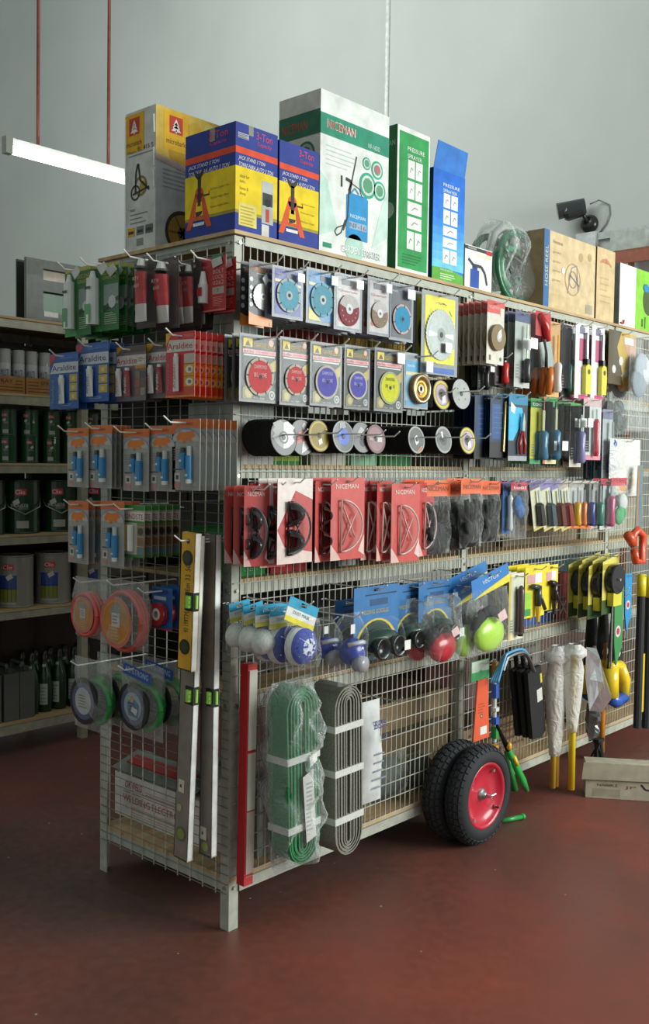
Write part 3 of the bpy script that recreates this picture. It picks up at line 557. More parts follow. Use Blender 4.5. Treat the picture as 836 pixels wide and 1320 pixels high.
def super_pack(w_, h):
    r = thing('pack'); mb = MB(); T = .012; B = T-h; W2 = w_/2
    mb.card(w_, h, 'a7a6a0'); mb.rect(-W2, T-h*.13, W2, T-.0005, 'd9702c', 1); mb.text('STRONG', -W2+w_*.2, T-h*.09, w_*.55, h*.04, '8a3a1a', 2)
    arc = [(W2*math.cos(a), T-h*.30+h*.17*math.sin(a)) for a in [math.pi*i/12 for i in range(13)]]
    mb.poly(arc, '6f93b4', 1.5); mb.poly([(x*.97, z-h*.018) for x, z in arc], 'b9b8b2', 2)
    mb.poly([(-w_*.34, T-h*.25), (-w_*.22, T-h*.17), (w_*.0, T-h*.19), (w_*.24, T-h*.16), (w_*.36, T-h*.24), (w_*.20, T-h*.27), (w_*.24, T-h*.32), (w_*.02, T-h*.30), (-w_*.08, T-h*.35), (-w_*.16, T-h*.29), (-w_*.30, T-h*.31)], 'e07c1e', 3)
    mb.lines(-W2+w_*.06, T-h*.42, -W2+w_*.34, 5, h*.035, '8b8a86', None, 2); mb.rect(-W2+w_*.06, B+h*.28, -W2+w_*.36, B+h*.30, '4a4a48', 2)
    mb.rect(-W2+w_*.1, B+h*.12, -W2+w_*.3, B+h*.24, 'cfcdc6', 2); mb.rect(-W2+w_*.15, B+h*.15, -W2+w_*.25, B+h*.21, '4a3a38', 3); mb.rect(-W2+w_*.1, B+h*.03, -W2+w_*.3, B+h*.10, 'c88a80', 2)
    mb.lines(-W2+w_*.4, B+h*.06, W2-w_*.05, 2, h*.03, '9a9994', None, 2)
    mb.build('card', PRINT, r)
    for x, zt, zb in ((-w_*.02, -.40, .30), (w_*.20, -.38, .10)):
        tb = MB(); z1 = T+h*zt; z0 = B+h*zb; rr = w_*.085; zm = z1*.75+z0*.25
        tb.tube([(x, -.010, z1), (x, -.010, zm)], rr*.7, '3a3f46' if x < 0 else 'cfd4d4', 10); tb.tube([(x, -.010, zm), (x, -.010, z0+h*.06)], rr, '2f8cc4', 10); tb.tube([(x, -.010, z0+h*.06), (x, -.010, z0)], rr*.9, '2f8cc4' if x < 0 else 'eef0ee', 10)
        tb.lift = .010+rr; tb.rect(x-rr*.5, z0+h*.1, x+rr*.5, z0+h*.13, 'cfe2ee', 0)
        tb.build('glue_tube', PLAS, r)
    bl = MB(); bl.prism([(-w_*.14, B+h*.06), (W2-w_*.06, B+h*.06), (W2-w_*.06, T-h*.38), (-w_*.14, T-h*.38)], -.024, -.0015, 'ffffff'); bl.build('blister', BLISTER, r)
    return r
def bond_pack(w_, h):
    r = thing('pack'); mb = MB(); T = .012; B = T-h; W2 = w_/2
    mb.card(w_, h, 'c9c6b8'); mb.rect(-W2, T-h*.10, W2, T-.0005, '3e8a34'); mb.rect(-W2, T-h*.30, W2, T-h*.13, 'e6e2dc', 1); mb.text('BONDSTE', -W2+w_*.04, T-h*.27, w_*1.0*.92, h*.10, 'b83030', 2); mb.rect(-W2, T-h*.34, W2, T-h*.30, '3e8a34', 1)
    mb.rect(W2-w_*.32, B, W2, T-h*.34, '8c7a5c', 1)
    for q in range(3): mb.circ(W2-w_*.16, B+h*(.12+.19*q), w_*.12, ['5f8a9a', '94613c', '3f3a38'][q], 2, 12, h*.07); mb.rect(W2-w_*.32, B+h*(.21+.19*q), W2, B+h*(.215+.19*q), 'ecebe4', 3)
    mb.rect(-W2, B, W2, B+h*.05, '3e8a34', 3); mb.build('card', PRINT, r)
    for x, c_ in ((-w_*.30, 'd8bb62'), (-w_*.02, 'efeee8')):
        tb = MB(); tb.tube([(x, -.009, B+h*.12), (x, -.009, T-h*.38)], w_*.085, c_, 10); tb.build('putty_stick', PLAS, r)
    bl = MB(); bl.prism([(-W2+w_*.03, B+h*.08), (W2-w_*.34, B+h*.08), (W2-w_*.34, T-h*.35), (-W2+w_*.03, T-h*.35)], -.020, -.0015, 'ffffff'); bl.build('blister', BLISTER, r); return r
def gasket_pack(w_, h):
    r = thing('pack'); mb = MB(); T = .012; B = T-h; W2 = w_/2
    mb.card(w_, h, '1f6e2c'); mb.rect(-W2, T-h*.06, W2, T-.001, 'b3a93a'); mb.text('SILICONE', -W2+w_*.48, T-h*.17, w_*.48, h*.06, 'c9c23c'); mb.text('GREEN', -W2+w_*.5, T-h*.24, w_*.4, h*.045, 'c9c23c')
    mb.rect(W2-w_*.46, B+h*.38, W2-.003, T-h*.32, '879a90', 1); mb.poly([(W2-w_*.46, B+h*.36), (W2, B+h*.5), (W2, B+h*.44), (W2-w_*.46, B+h*.28)], '343c36', 2); mb.circ(W2-w_*.2, B+h*.42, w_*.12, 'c8ccd0', 3, 8); mb.lines(W2-w_*.44, B+h*.26, W2-w_*.04, 6, h*.03, 'a8b8a0', None, 2); mb.poly([(-W2, B), (-W2+w_*.5, B), (-W2, B+h*.5)], '3aa04a', 1)
    mb.build('card', PRINT, r)
    tb = MB(); x = -w_*.20; tb.tube([(x, -.014, T-h*.10), (x, -.014, T-h*.2), (x, -.014, T-h*.21), (x, -.014, B+h*.10)], [w_*.04, w_*.07, w_*.12, w_*.13], 'e4e9e4', 12); tb.lift = .014+w_*.12; tb.rect(x-w_*.09, B+h*.62, x+w_*.09, B+h*.66, '222a26'); tb.rect(x-w_*.09, B+h*.12, x+w_*.09, B+h*.4, '4fa05a'); tb.build('silicone_tube', PLAS, r)
    bl = MB(); bl.prism([(-W2+w_*.02, B+h*.04), (0+w_*.02, B+h*.04), (w_*.02, T-h*.20), (-w_*.08, T-h*.07), (-w_*.32, T-h*.07), (-W2+w_*.02, T-h*.2)], -.034, -.0015, 'ffffff'); bl.build('blister', BLISTER, r)
    st = MB(); st.lift = .036; st.poly([(w_*.12, T-h*.10), (w_*.34, T-h*.02), (w_*.46, T-h*.12), (w_*.26, T-h*.22)], 'cfd2ce'); st.build('price_sticker', PRINT, r); return r
def redtube_pack(w_, h, lean=0):
    r = thing('pack'); mb = MB(); T = .012; B = T-h; W2 = w_/2
    mb.card(w_, h, '38201c'); mb.lines(-W2+.003, T-h*.5, -W2+w_*.35, 6, h*.05, 'b8a8a0', None, 1); mb.build('card', PRINT, r)
    tb = MB(); dx = w_*.18*lean; n_ = 12
    ax = lambda f: dx*(f-.5)*2
    tb.tube([(ax(.1), -.02, T-h*.06), (ax(.2), -.02, T-h*.16)], [w_*.10, w_*.15], 'f0eeea', 12); tb.tube([(ax(.2), -.02, T-h*.16), (ax(.24), -.02, T-h*.19)], w_*.2, '55504a', 12)
    secs = [(.24, .22, .2, 'b4262a'), (.5, .25, .16, 'c23034'), (.68, .27, .1, 'd8d2ce'), (.92, .30, .015, 'd8d2ce')]
    for (f0, a0, b0, c0), (f1, a1, b1, c1) in zip(secs, secs[1:]):
        P = [(ax(f)+w_*a*math.cos(t_*2*math.pi/n_), -.02+w_*b_*math.sin(t_*2*math.pi/n_), T-h*f) for f, a, b_ in ((f0, a0, b0), (f1, a1, b1)) for t_ in range(n_)]
        tb.add(P, [(j, (j+1) % n_, n_+(j+1) % n_, n_+j) for j in range(n_)], c0)
    tb.lift = .02+w_*.19; tb.text('RTV', ax(.4)-w_*.16, T-h*.36, w_*.3, h*.05, 'eac8c0'); tb.text('650', ax(.5)-w_*.1, T-h*.46, w_*.25, h*.05, 'e0c0b8'); tb.build('sealant_tube', PLAS, r, False)
    bl = MB(); bl.prism([(-W2+w_*.03, B+h*.03), (W2-w_*.03, B+h*.03), (W2-w_*.03, T-h*.05), (-W2+w_*.03, T-h*.05)], -.045, -.0015, 'ffffff'); bl.build('blister', BLISTER, r); return r
def lock_pack(w_, h):
    r = thing('pack'); mb = MB(); T = .012; B = T-h; W2 = w_/2
    mb.card(w_, h, 'b82b30'); mb.rect(W2-w_*.5, T-.008, W2-w_*.12, T+.004, '2e7a50'); 
    for q, s_ in enumerate(('BOLT', 'LOCK', '0262')): mb.text(s_, w_*.04, T-h*(.32+.10*q), w_*.40, h*.075, 'd8b8b0')
    mb.rect(w_*.02, T-h*.69, w_*.44, T-h*.56, 'b8a89c', 1); mb.text('7', w_*.18, T-h*.66, w_*.08, h*.06, '302826'); mb.lines(w_*.04, T-h*.74, w_*.42, 6, h*.03, 'd88a80', None, 1); mb.text('Super', -W2+w_*.05, T-h*.2, w_*.4, h*.05, 'd87a70'); mb.rect(-W2+.002, B+.002, W2-.002, B+.006, 'd88a84'); mb.build('card', PRINT, r)
    tb = MB(); x = -w_*.22; tb.tube([(x, -.012, T-h*.26), (x, -.012, T-h*.5)], [w_*.05, w_*.11], 'f0efec', 12); tb.tube([(x, -.012, T-h*.5), (x, -.012, T-h*.84)], w_*.125, 'e4e0dc', 12); tb.lift = .012+w_*.12; tb.rect(x-w_*.09, T-h*.72, x+w_*.09, T-h*.56, 'c03038'); tb.build('bottle', PLAS, r)
    bl = MB(); bl.prism([(-W2+w_*.04, B+h*.08), (-w_*.02, B+h*.08), (-w_*.02, T-h*.2), (-W2+w_*.04, T-h*.2)], -.034, -.0015, 'ffffff'); bl.build('blister', BLISTER, r)
    st = MB(); st.lift = .004; st.poly([(w_*.0, T-h*.06), (w_*.36, T-.004), (w_*.42, T-h*.16), (w_*.06, T-h*.22)], 'c9c6c2'); st.build('price_sticker', PRINT, r); return r
def ring_pts(r_, n_=28, x=0, z=0, y=0, sx=1): return [(x+r_*sx*math.cos(i*2*math.pi/n_), y, z+r_*math.sin(i*2*math.pi/n_)) for i in range(n_+1)]
def tape_bag(w_, h, c='d8564e', thick=.05, inner='c8812c', zc=.60, rf=.46, seed=1, cut='c9cac2'):
    r = thing('pack'); T = .012; cz = T-h*zc; R_ = w_*rf
    mb = MB()
    for q in range(3): mb.tube([(p[0], p[1]-.012*q, p[2]) for p in ring_pts(R_*.90, 28, 0, cz, thick/2-.022)], .008, c, 8, False)
    mb.build('coil', PLAS, r, True)
    mb = MB(); mb.lift = thick/2+.004; mb.circ(0, cz, R_*.80, inner, 0, 28); mb.ring(0, cz, R_*.80, R_*.70, 'd07068', 1); mb.ring(0, cz, R_*.68, R_*.62, 'c89a50', 1)
    mb.circ(0, cz+R_*.28, R_*.30, '8f9488', 2, 8); mb.lines(-R_*.25, cz-R_*.1, R_*.25, 5, R_*.1, 'd8a85a', None, 2); mb.rect(-R_*.2, cz-R_*.15, R_*.22, cz+R_*.28, cut, 3); mb.lines(-R_*.15, cz+R_*.2, R_*.17, 3, R_*.1, '8a8a84', None, 4); mb.build('label_disc', PRINT, r)
    mb = MB(); mb.pillow(w_*1.04, h, thick*1.5, 'ffffff', seed, 8, 10, 0, .4, T, .3); mb.build('plastic_bag', HAZE, r, True); return r
def spool_bag(w_, h, seed=1, header=None, inner='b9bcc0'):
    r = thing('pack'); T = .012; cz = T-h*.57; R_ = w_*.40; x = -w_*.06
    mb = MB(); 
    for q in range(4): mb.tube([(p[0]+.012*q+.01, p[1]-.012*q, p[2]) for p in ring_pts(R_*.86, 28, x, cz, .03)], .010, '1f8a3c', 8, False)
    mb.build('line_coil', PLAS, r, True)
    mb = MB(); mb.lathe([(R_*.62, .022), (R_, .022), (R_, .030), (R_*.62, .030)], '23282a', 32, 'y', (x, 0, cz)); mb.lift = .030; mb.circ(x, cz, R_*.80, '59607c', 1, 28); mb.circ(x, cz, R_*.58, inner, 2, 28); mb.lines(x-R_*.35, cz+R_*.25, x+R_*.35, 5, R_*.12, '8a8578', None, 3)
    if header: mb.poly([(x-R_*.3, cz-R_*.4), (x+R_*.35, cz-R_*.45), (x+R_*.45, cz+R_*.1), (x, cz+R_*.4), (x-R_*.35, cz+R_*.1)], '2a6aa0', 3); mb.circ(x-R_*.05, cz+R_*.3, R_*.14, 'c9a23a', 4, 8); mb.poly([(x-R_*.1, cz-R_*.2), (x+R_*.25, cz-R_*.35), (x+R_*.35, cz-R_*.1), (x, cz)], 'd8dad6', 5)
    mb.build('label_disc', PRINT, r)
    if header:
        mb = MB(); mb.M = Matrix.Rotation(R(8), 4, 'Y'); mb.box(-w_*.28, -.036, T-h*.17, w_*.46, -.034, T-.006, '2458a6'); mb.lift = .036; mb.text(header, -w_*.22, T-h*.125, w_*.62, h*.075, 'c8d4e4', 1); mb.build('header_card', PRINT, r)
    mb = MB(); mb.pillow(w_*1.08, h, .075, 'ffffff', seed, 8, 10, 0, .4, T, .3); mb.build('plastic_bag', HAZE, r, True); return r

# ================================================================== SHORT SIDE
d0 = .22
G = 'green silicone packs on the end mesh'
hang('S', gasket_pack, 84, 117, 345, 433, .25, 4, .04, 'green silicone blister pack on the outermost top hook', 'glue pack', G, 'silicone_pack', 3, extra=.05)
hang('S', gasket_pack, 112, 153, 340, 427, .23, 5, .03, 'green silicone blister pack on the second top hook', 'glue pack', G, 'silicone_pack', 3, extra=.06)
G = 'red sealant packs on the end mesh'
hang('S', redtube_pack, 176, 201, 330, 423, .20, 3, .06, 'red sealant tube pack on the third top hook', 'sealant pack', G, 'sealant_pack', 3, extra=.06)
hang('S', redtube_pack, 199, 230, 334, 424, .17, 3, .055, 'red sealant tube pack tilted on the fourth top hook', 'sealant pack', G, 'sealant_pack', 4, extra=.05, lean=1)
hang('S', redtube_pack, 239, 260, 338, 424, .10, 2, .05, 'red sealant tube pack on the fifth top hook', 'sealant pack', G, 'sealant_pack', 3, extra=.05)
hang('S', lock_pack, 256, 291, 331, 402, .09, 2, .04, 'red bolt lock card hanging nearest the corner post', 'glue pack', 'red bolt lock cards', 'bolt_lock_pack', 1, extra=.06)
G = 'adhesive cards on the end mesh'
hang('S', ar_pack, 64, 101, 455, 527, .25, 3, .03, 'blue adhesive card on the outermost second-row hook', 'glue pack', G, 'adhesive_card', 1, lean=-0, style='blue')
hang('S', ar_pack, 98, 140, 442, 518, .23, 5, .028, 'blue adhesive card on the inner blue hook', 'glue pack', G, 'adhesive_card', 1, style='blue')
hang('S', ar_pack, 148, 188, 446, 517, .20, 3, .03, 'grey two-tube adhesive card beside the blue ones', 'glue pack', G, 'adhesive_card', 1, style='steel')
hang('S', ar_pack, 189, 230, 441, 513, .18, 3, .03, 'grey two-tube adhesive card beside the red ones', 'glue pack', G, 'adhesive_card', 1, style='steel')
hang('S', ar_pack, 214, 251, 428, 512, .215, 10, .0215, 'red and yellow adhesive card in the long row', 'glue pack', G, 'adhesive_card', 1.2, style='red')
G = 'orange topped glue packs'
hang('S', super_pack, 87, 114, 552, 628, .24, 3, .04, 'orange-topped glue pack on third-row outermost hook', 'glue pack', G, 'glue_pack', 2, extra=.05)
hang('S', super_pack, 113, 144, 548, 629, .23, 5, .018, 'orange-topped glue pack on third-row second hook', 'glue pack', G, 'glue_pack', 2, extra=.03)
hang('S', super_pack, 159, 192, 553, 633, .20, 3, .03, 'orange-topped glue pack on third-row middle hook', 'glue pack', G, 'glue_pack', 1, extra=.06)
hang('S', super_pack, 192, 226, 549, 633, .19, 3, .03, 'orange-topped glue pack on third-row fourth hook', 'glue pack', G, 'glue_pack', 1, extra=.04)
hang('S', super_pack, 222, 258, 540, 632, .19, 7, .024, 'orange-topped glue pack on third-row innermost hook', 'glue pack', G, 'glue_pack', 1.5, extra=.06)
hang('S', super_pack, 88, 114, 646, 726, .24, 4, .025, 'orange-topped glue pack on fourth-row outer hook', 'glue pack', G, 'glue_pack', 3, extra=.03)
hang('S', super_pack, 130, 160, 646, 731, .22, 3, .03, 'orange-topped glue pack on fourth-row inner hook', 'glue pack', G, 'glue_pack', 1, extra=.07)
hang('S', bond_pack, 157, 186, 651, 718, .20, 6, .028, 'green-topped putty card on the fourth-row hook', 'glue pack', 'green topped putty cards', 'putty_card', 1.5, extra=.05)
G = 'bagged coils on the end mesh'
hang('S', tape_bag, 98, 135, 745, 822, .22, 1, .08, 'small bagged red tape coil on the outer hook', 'tape', G, 'tape_coil', seed=3, extra=.04)
hang('S', tape_bag, 135, 190, 748, 835, .20, 1, .08, 'large bagged red tape coil on the middle hook', 'tape', G, 'tape_coil', seed=4, extra=.05, thick=.07)
def bluetape(w_, h):
    r = thing('pack'); mb = MB(); T = .012; mb.card(w_, h, '255e9e'); mb.rect(-w_*.45, T-h*.15, w_*.3, T-h*.05, '14457c'); mb.rect(-w_/2, T-h, w_/2, T-h*.96, 'b84a40'); mb.rect(-w_*.4, T-h*.3, w_*.2, T-h*.22, 'b9c6d2'); mb.build('card', PRINT, r)
    mb = MB(); mb.lathe([(w_*.15, .004), (w_*.36, .004), (w_*.36, .022), (w_*.15, .022)], 'a82b34', 20, 'y', (-w_*.02, 0, T-h*.62)); mb.lathe([(w_*.10, .004), (w_*.19, .006), (w_*.19, .023), (w_*.10, .023)], 'd8d4cc', 16, 'y', (-w_*.02, 0, T-h*.62)); mb.build('tape_roll', PLAS, r); return r
hang('S', bluetape, 196, 222, 757, 812, .14, 3, .035, 'small red tape roll on a blue card', 'tape', 'red tape rolls on blue cards', 'tape_card', 2, extra=.07)
hang('S', spool_bag, 98, 142, 850, 942, .22, 2, .085, 'bagged green trimmer line with grey label disc', 'trimmer line', 'bagged green trimmer lines', 'trimmer_line', 3, seed=6, extra=.06)
hang('S', spool_bag, 160, 208, 855, 950, .17, 2, .085, 'bagged green trimmer line under a blue header card', 'trimmer line', 'bagged green trimmer lines', 'trimmer_line', 3, seed=8, extra=.07, header='ARMSTRONG', inner='9ab0b8')

# spirit levels hanging on the end
def level(name, label, wx0, wx1, nx1, ytop, ybot, shift, d, face, edge, vials, text=None):
    a = SP(wx0, ytop, d); b_ = SP(wx1, ytop, d); W = abs(a.y-b_.y); bot = SP((wx0+wx1)/2+shift, ybot, d); top = SP((wx0+wx1)/2, ytop, d); L = top.z-bot.z
    T_ = .024; r = thing(name, label, 'spirit level', (-d, top.y, top.z), R(-90)); r.rotation_euler = (0, 0, R(-90))
    k_ = (top.y-bot.y)/L
    r.rotation_euler = (0, math.atan(-k_), R(-90)); r.rotation_mode = 'XYZ'
    mb = MB(); hw = W/2
    mb.box(-hw, 0, -L, hw, .003, 0, face); mb.box(hw-.0025, 0, -L, hw, T_, 0, edge); mb.box(-hw, 0, -L, -hw+.0025, T_, 0, edge); mb.box(-hw, T_-.003, -L, hw, T_, 0, face); mb.box(-hw, 0, -L, hw, T_, -L+.003, edge)
    mb.lift = 0
    if text:
        for z, s_, hh in text: mb.text(s_, hw*.45, z, hh, W*.35, '3a3420', 1, 0, 90)
    mb.build('body', PAINT if face != 'f0c030' else PLAS, r)
    for z, kind in vials:
        v = MB()
        if kind == 'round': v.cyl((0, -.002, z), (0, .002, z), W*.36, '25281e' if text else '6a6a5a', 18); v.lift = .002; v.circ(0, z, W*.26, '39402c' if text else '8a9a4a', 1, 14)
        elif kind == 'hole': v.lift = 0; v.circ(0, z, W*.12, '2a2820', 1, 12)
        else:
            v.box(-W*.05, -.003, z-.028, hw+.003, T_*.8, z+.028, '23281f'); v.cyl((hw*.5, -.004, z-.018), (hw*.5, -.004, z+.018), W*.17, '9fe060', 12); v.cyl((hw+.003, T_*.4, z-.02), (hw+.003, T_*.4, z+.02), .005, 'a9e86a', 10); v.lift = .006
            v.rect(hw*.5-W*.2, z-.008, hw*.5+W*.2, z-.006, '1c2016', 10); v.rect(hw*.5-W*.2, z+.006, hw*.5+W*.2, z+.008, '1c2016', 10)
        v.build('vial' if kind != 'hole' else 'hang_hole', PLAS, r)
    return r, L, top
r1, L1_, t1_ = level('spirit_level', 'yellow spirit level with black round vials, hanging from a hook', 234, 252, 0, 687, 864, -6, .17, 'e2ae28', 'efede8', [(-.025, 'hole'), (-.075, 'round'), (-.205, 'box'), (-.345, 'round')], [(-.115, '50', .02), (-.175, 'Em 33', .05), (-.265, 'ITMA', .04), (-.30, '90 19V', .04)])
r2_, L2_, t2_ = level('spirit_level', 'long aluminium spirit level hanging behind the yellow one', 239, 257, 0, 690, 1108, -16, .14, '8d867c', 'f0f2ee', [(-.49, 'box'), (-.93, 'round')])  # lit edge and shaded face painted into the aluminium's two colours
st = MB(); st.lift = .001; st.rect(-.02, -.80, .008, -.76, 'd8d4c4'); st.rect(-.012, -.785, -.004, -.775, '4a463c', 2); st.circ(-.012, -.85, .012, 'b9ac84', 1, 10); st.build('price_sticker', PRINT, r2_)
r3_, L3_, t3_ = level('spirit_level', 'long aluminium spirit level hanging nearest the corner post', 262, 278, 0, 689, 1103, -6, .09, '7f796f', 'eceeea', [(-.50, 'box'), (-.97, 'round')])  # light painted into the edge colour, shade into the face
st = MB(); st.lift = .001; st.rect(-.022, -.95, .006, -.91, 'd0ccbc'); st.rect(-.014, -.935, -.008, -.925, '4a463c', 2); st.poly([(-.01, -.98), (.012, -.98), (.012, -.94)], '6a2426', 1); st.build('price_sticker', PRINT, r3_)
for (rr_, t_, dd, lb) in ((r1, t1_, .17, 'white hook holding the yellow spirit level'), (r3_, t3_, .09, 'white hook holding the aluminium spirit level nearest the post')):
    hook((0, t_.y, t_.z-.022), 'S', dd+.03, lb)
def bluepack(w_, h):
    r = thing('pack'); mb = MB(); T = .012; mb.card(w_, h, '27407c'); mb.rect(-w_*.1, T-h*.95, w_*.1, T-h*.12, '16264e'); mb.rect(-w_*.45, T-h*.4, -w_*.2, T-h*.2, '8a9ab0'); mb.build('card', PRINT, r)
    mb = MB(); mb.tube([(-w_*.25, -.008, T-h*.15), (-w_*.25, -.008, T-h*.95)], w_*.12, 'a4b2c2', 8); mb.build('blade_tube', PLAS, r); return r
hang('S', bluepack, 257, 271, 700, 822, .05, 2, .025, 'slim dark blue pack hanging between the two aluminium levels', 'blade pack', 'slim blue packs between levels', 'blade_pack', 1)

# ================================================================== LONG SIDE : blade packs
def blade_disc(mb, z, r, rim, c, hub='c9ccce', y=-.004, teeth=0, slots=0, th=.002, x=0, text=None, tc_='e8e0e0'):
    mb.lathe([(0, -y), (r, -y), (r, -y+th), (0, -y+th)], rim, 28, 'y', (x, 0, z)); mb.lift = -y+th
    if teeth:
        for q in range(teeth):
            a = q*2*math.pi/teeth; a2 = a+math.pi/teeth*.9
            mb.poly([(x+r*.98*math.cos(a), z+r*.98*math.sin(a)), (x+r*1.06*math.cos(a), z+r*1.06*math.sin(a)), (x+r*.98*math.cos(a2), z+r*.98*math.sin(a2))], rim, -1)
    if c: mb.circ(x, z, r*.86, c, 1, 26)
    for q in range(slots):
        a = q*2*math.pi/slots+.3; ca, sa = math.cos(a), math.sin(a); t_ = r*.03
        mb.poly([(x+r*.80*ca-t_*sa, z+r*.80*sa+t_*ca), (x+r*.99*ca-t_*sa, z+r*.99*sa+t_*ca), (x+r*.99*ca+t_*sa, z+r*.99*sa-t_*ca), (x+r*.80*ca+t_*sa, z+r*.80*sa-t_*ca)], '2a2a2c', 2)
    if text:
        for q, s_ in enumerate(text): mb.text(s_, x-r*.45, z+r*(.42-.42*q), r*.9, r*.2, tc_, 3)
    mb.circ(x, z, r*.27, hub, 3, 16); mb.circ(x, z, r*.12, '3a3a3c', 4, 12)
def clam(mb, w_, h, dep, T=.012):
    B = T-h; i_ = w_*.05
    mb.prism([(-w_/2+i_, B+i_), (w_/2-i_, B+i_), (w_/2-i_, T-h*.05), (-w_/2+i_, T-h*.05)], -dep, -.0015, 'ffffff')
def speed_pack(w_, h):
    r = thing('pack'); mb = MB(); T = .012; B = T-h; W2 = w_/2
    mb.card(w_, h, '38343c'); mb.text('SPEED', -W2+w_*.14, T-h*.17, w_*.7, h*.065, 'e87a28'); mb.lines(-W2+w_*.3, T-h*.19, W2-w_*.2, 1, .01, 'b8a8a0', .003)
    for q in range(4): mb.circ(-W2+w_*.1, T-h*(.30+.13*q), w_*.08, 'd8dcd8', 1, 6)
    mb.poly([(-W2, B), (W2, B), (W2, B+h*.12), (-W2+w_*.2, B+h*.16), (-W2, B+h*.2)], 'ef8b3a', 1); mb.text('3', W2-w_*.16, B+h*.02, w_*.07, h*.05, '5a3018'); mb.build('card', PRINT, r)
    mb = MB(); blade_disc(mb, T-h*.55, w_*.40, '8b8c88', '7c7d78', 'a9aaa4', teeth=24, x=w_*.05); mb.build('saw_blade', METAL, r)
    mb = MB(); mb.lift = .009; mb.poly([(-w_*.02, T-h*.27), (w_*.14, T-h*.19), (w_*.26, T-h*.28), (w_*.12, T-h*.37)], 'e6e8ea'); mb.build('price_sticker', PRINT, r)
    mb = MB(); clam(mb, w_*.95, h*.8, .02); mb.build('blister', BLISTER, r); return r
def blade_pack(w_, h, bg='3f479c', band='d9d5a0', rim='b9c3c6', disc='62a6bc', hub='b7c3c8', zc=.55, rf=.38, slots=9, sub=None, stk=.3):
    r = thing('pack'); mb = MB(); T = .012; B = T-h; W2 = w_/2
    mb.card(w_, h, '9096a0'); i_ = w_*.08; mb.rect(-W2+i_, B+i_, W2-i_, T-h*.06, bg, 1)
    if band: mb.poly([(-W2+i_, T-h*.30), (W2-i_, T-h*.36), (W2-i_, T-h*.31), (-W2+i_, T-h*.25)], band, 2)
    if sub: mb.poly([(-W2+i_, B+i_), (0, B+i_), (-W2+i_, B+h*.3)], sub, 2)
    mb.text('tools', -W2+w_*.12, T-h*.16, w_*.2, h*.04, 'dfe6f2', 3); mb.rect(-w_*.06, T-h*.20, w_*.18, T-h*.11, '39405a', 3); mb.build('card', PRINT, r)
    mb = MB(); blade_disc(mb, T-h*zc, w_*rf, rim, disc, hub, slots=slots); mb.build('cutting_blade', MATTE, r)
    mb = MB(); mb.lift = .017; mb.rect(W2-w_*stk, T-h*.26, W2-w_*.08, T-h*.09, 'e4e8ec'); mb.build('price_sticker', PRINT, r)
    mb = MB(); clam(mb, w_, h, .016); mb.build('blister', BLISTER, r); return r
def quarter_pack(w_, h, disc='8a2f3a', bg='c6bfbe'):
    r = thing('pack'); mb = MB(); T = .012; B = T-h; W2 = w_/2
    mb.card(w_, h, '9096a0'); i_ = w_*.08; mb.rect(-W2+i_, B+i_, W2-i_, T-h*.06, bg, 1); mb.text('Quarter', -W2+w_*.14, T-h*.33, w_*.7, h*.05, 'a83a3e', 3); mb.rect(-W2+w_*.25, T-h*.2, W2-w_*.4, T-h*.10, '5a5f6a', 3); mb.rect(-W2+w_*.3, T-h*.50, -W2+w_*.55, T-h*.38, '9a9a9c', 3); mb.circ(-W2+w_*.22, B+h*.2, w_*.08, 'c85a50', 3, 8); mb.build('card', PRINT, r)
    mb = MB(); x = 0; z = T-h*.64; R_ = w_*.36; mb.lathe([(0, .004), (R_, .004), (R_, .006), (0, .006)], disc, 24, 'y', (x, 0, z)); mb.lift = .006
    pts = [(x, z)]+[(x+R_*1.02*math.cos(a), z+R_*1.02*math.sin(a)) for a in [R(20)+R(140)*i/10 for i in range(11)]]; mb.poly(pts, bg, 1)
    for q in range(7): a = R(185+q*28); mb.circ(x+R_*.7*math.cos(a), z+R_*.7*math.sin(a), R_*.06, 'b9a0a0', 1, 6)
    mb.circ(x, z+R_*.1, R_*.34, 'e2e4e4', 2, 16); mb.circ(x, z+R_*.1, R_*.12, '77787a', 3, 10); mb.build('grinding_disc', MATTE, r)
    mb = MB(); mb.lift = .017; mb.rect(W2-w_*.34, T-h*.24, W2-w_*.09, T-h*.08, 'e4e8ec'); mb.build('price_sticker', PRINT, r)
    mb = MB(); clam(mb, w_, h, .016); mb.build('blister', BLISTER, r); return r
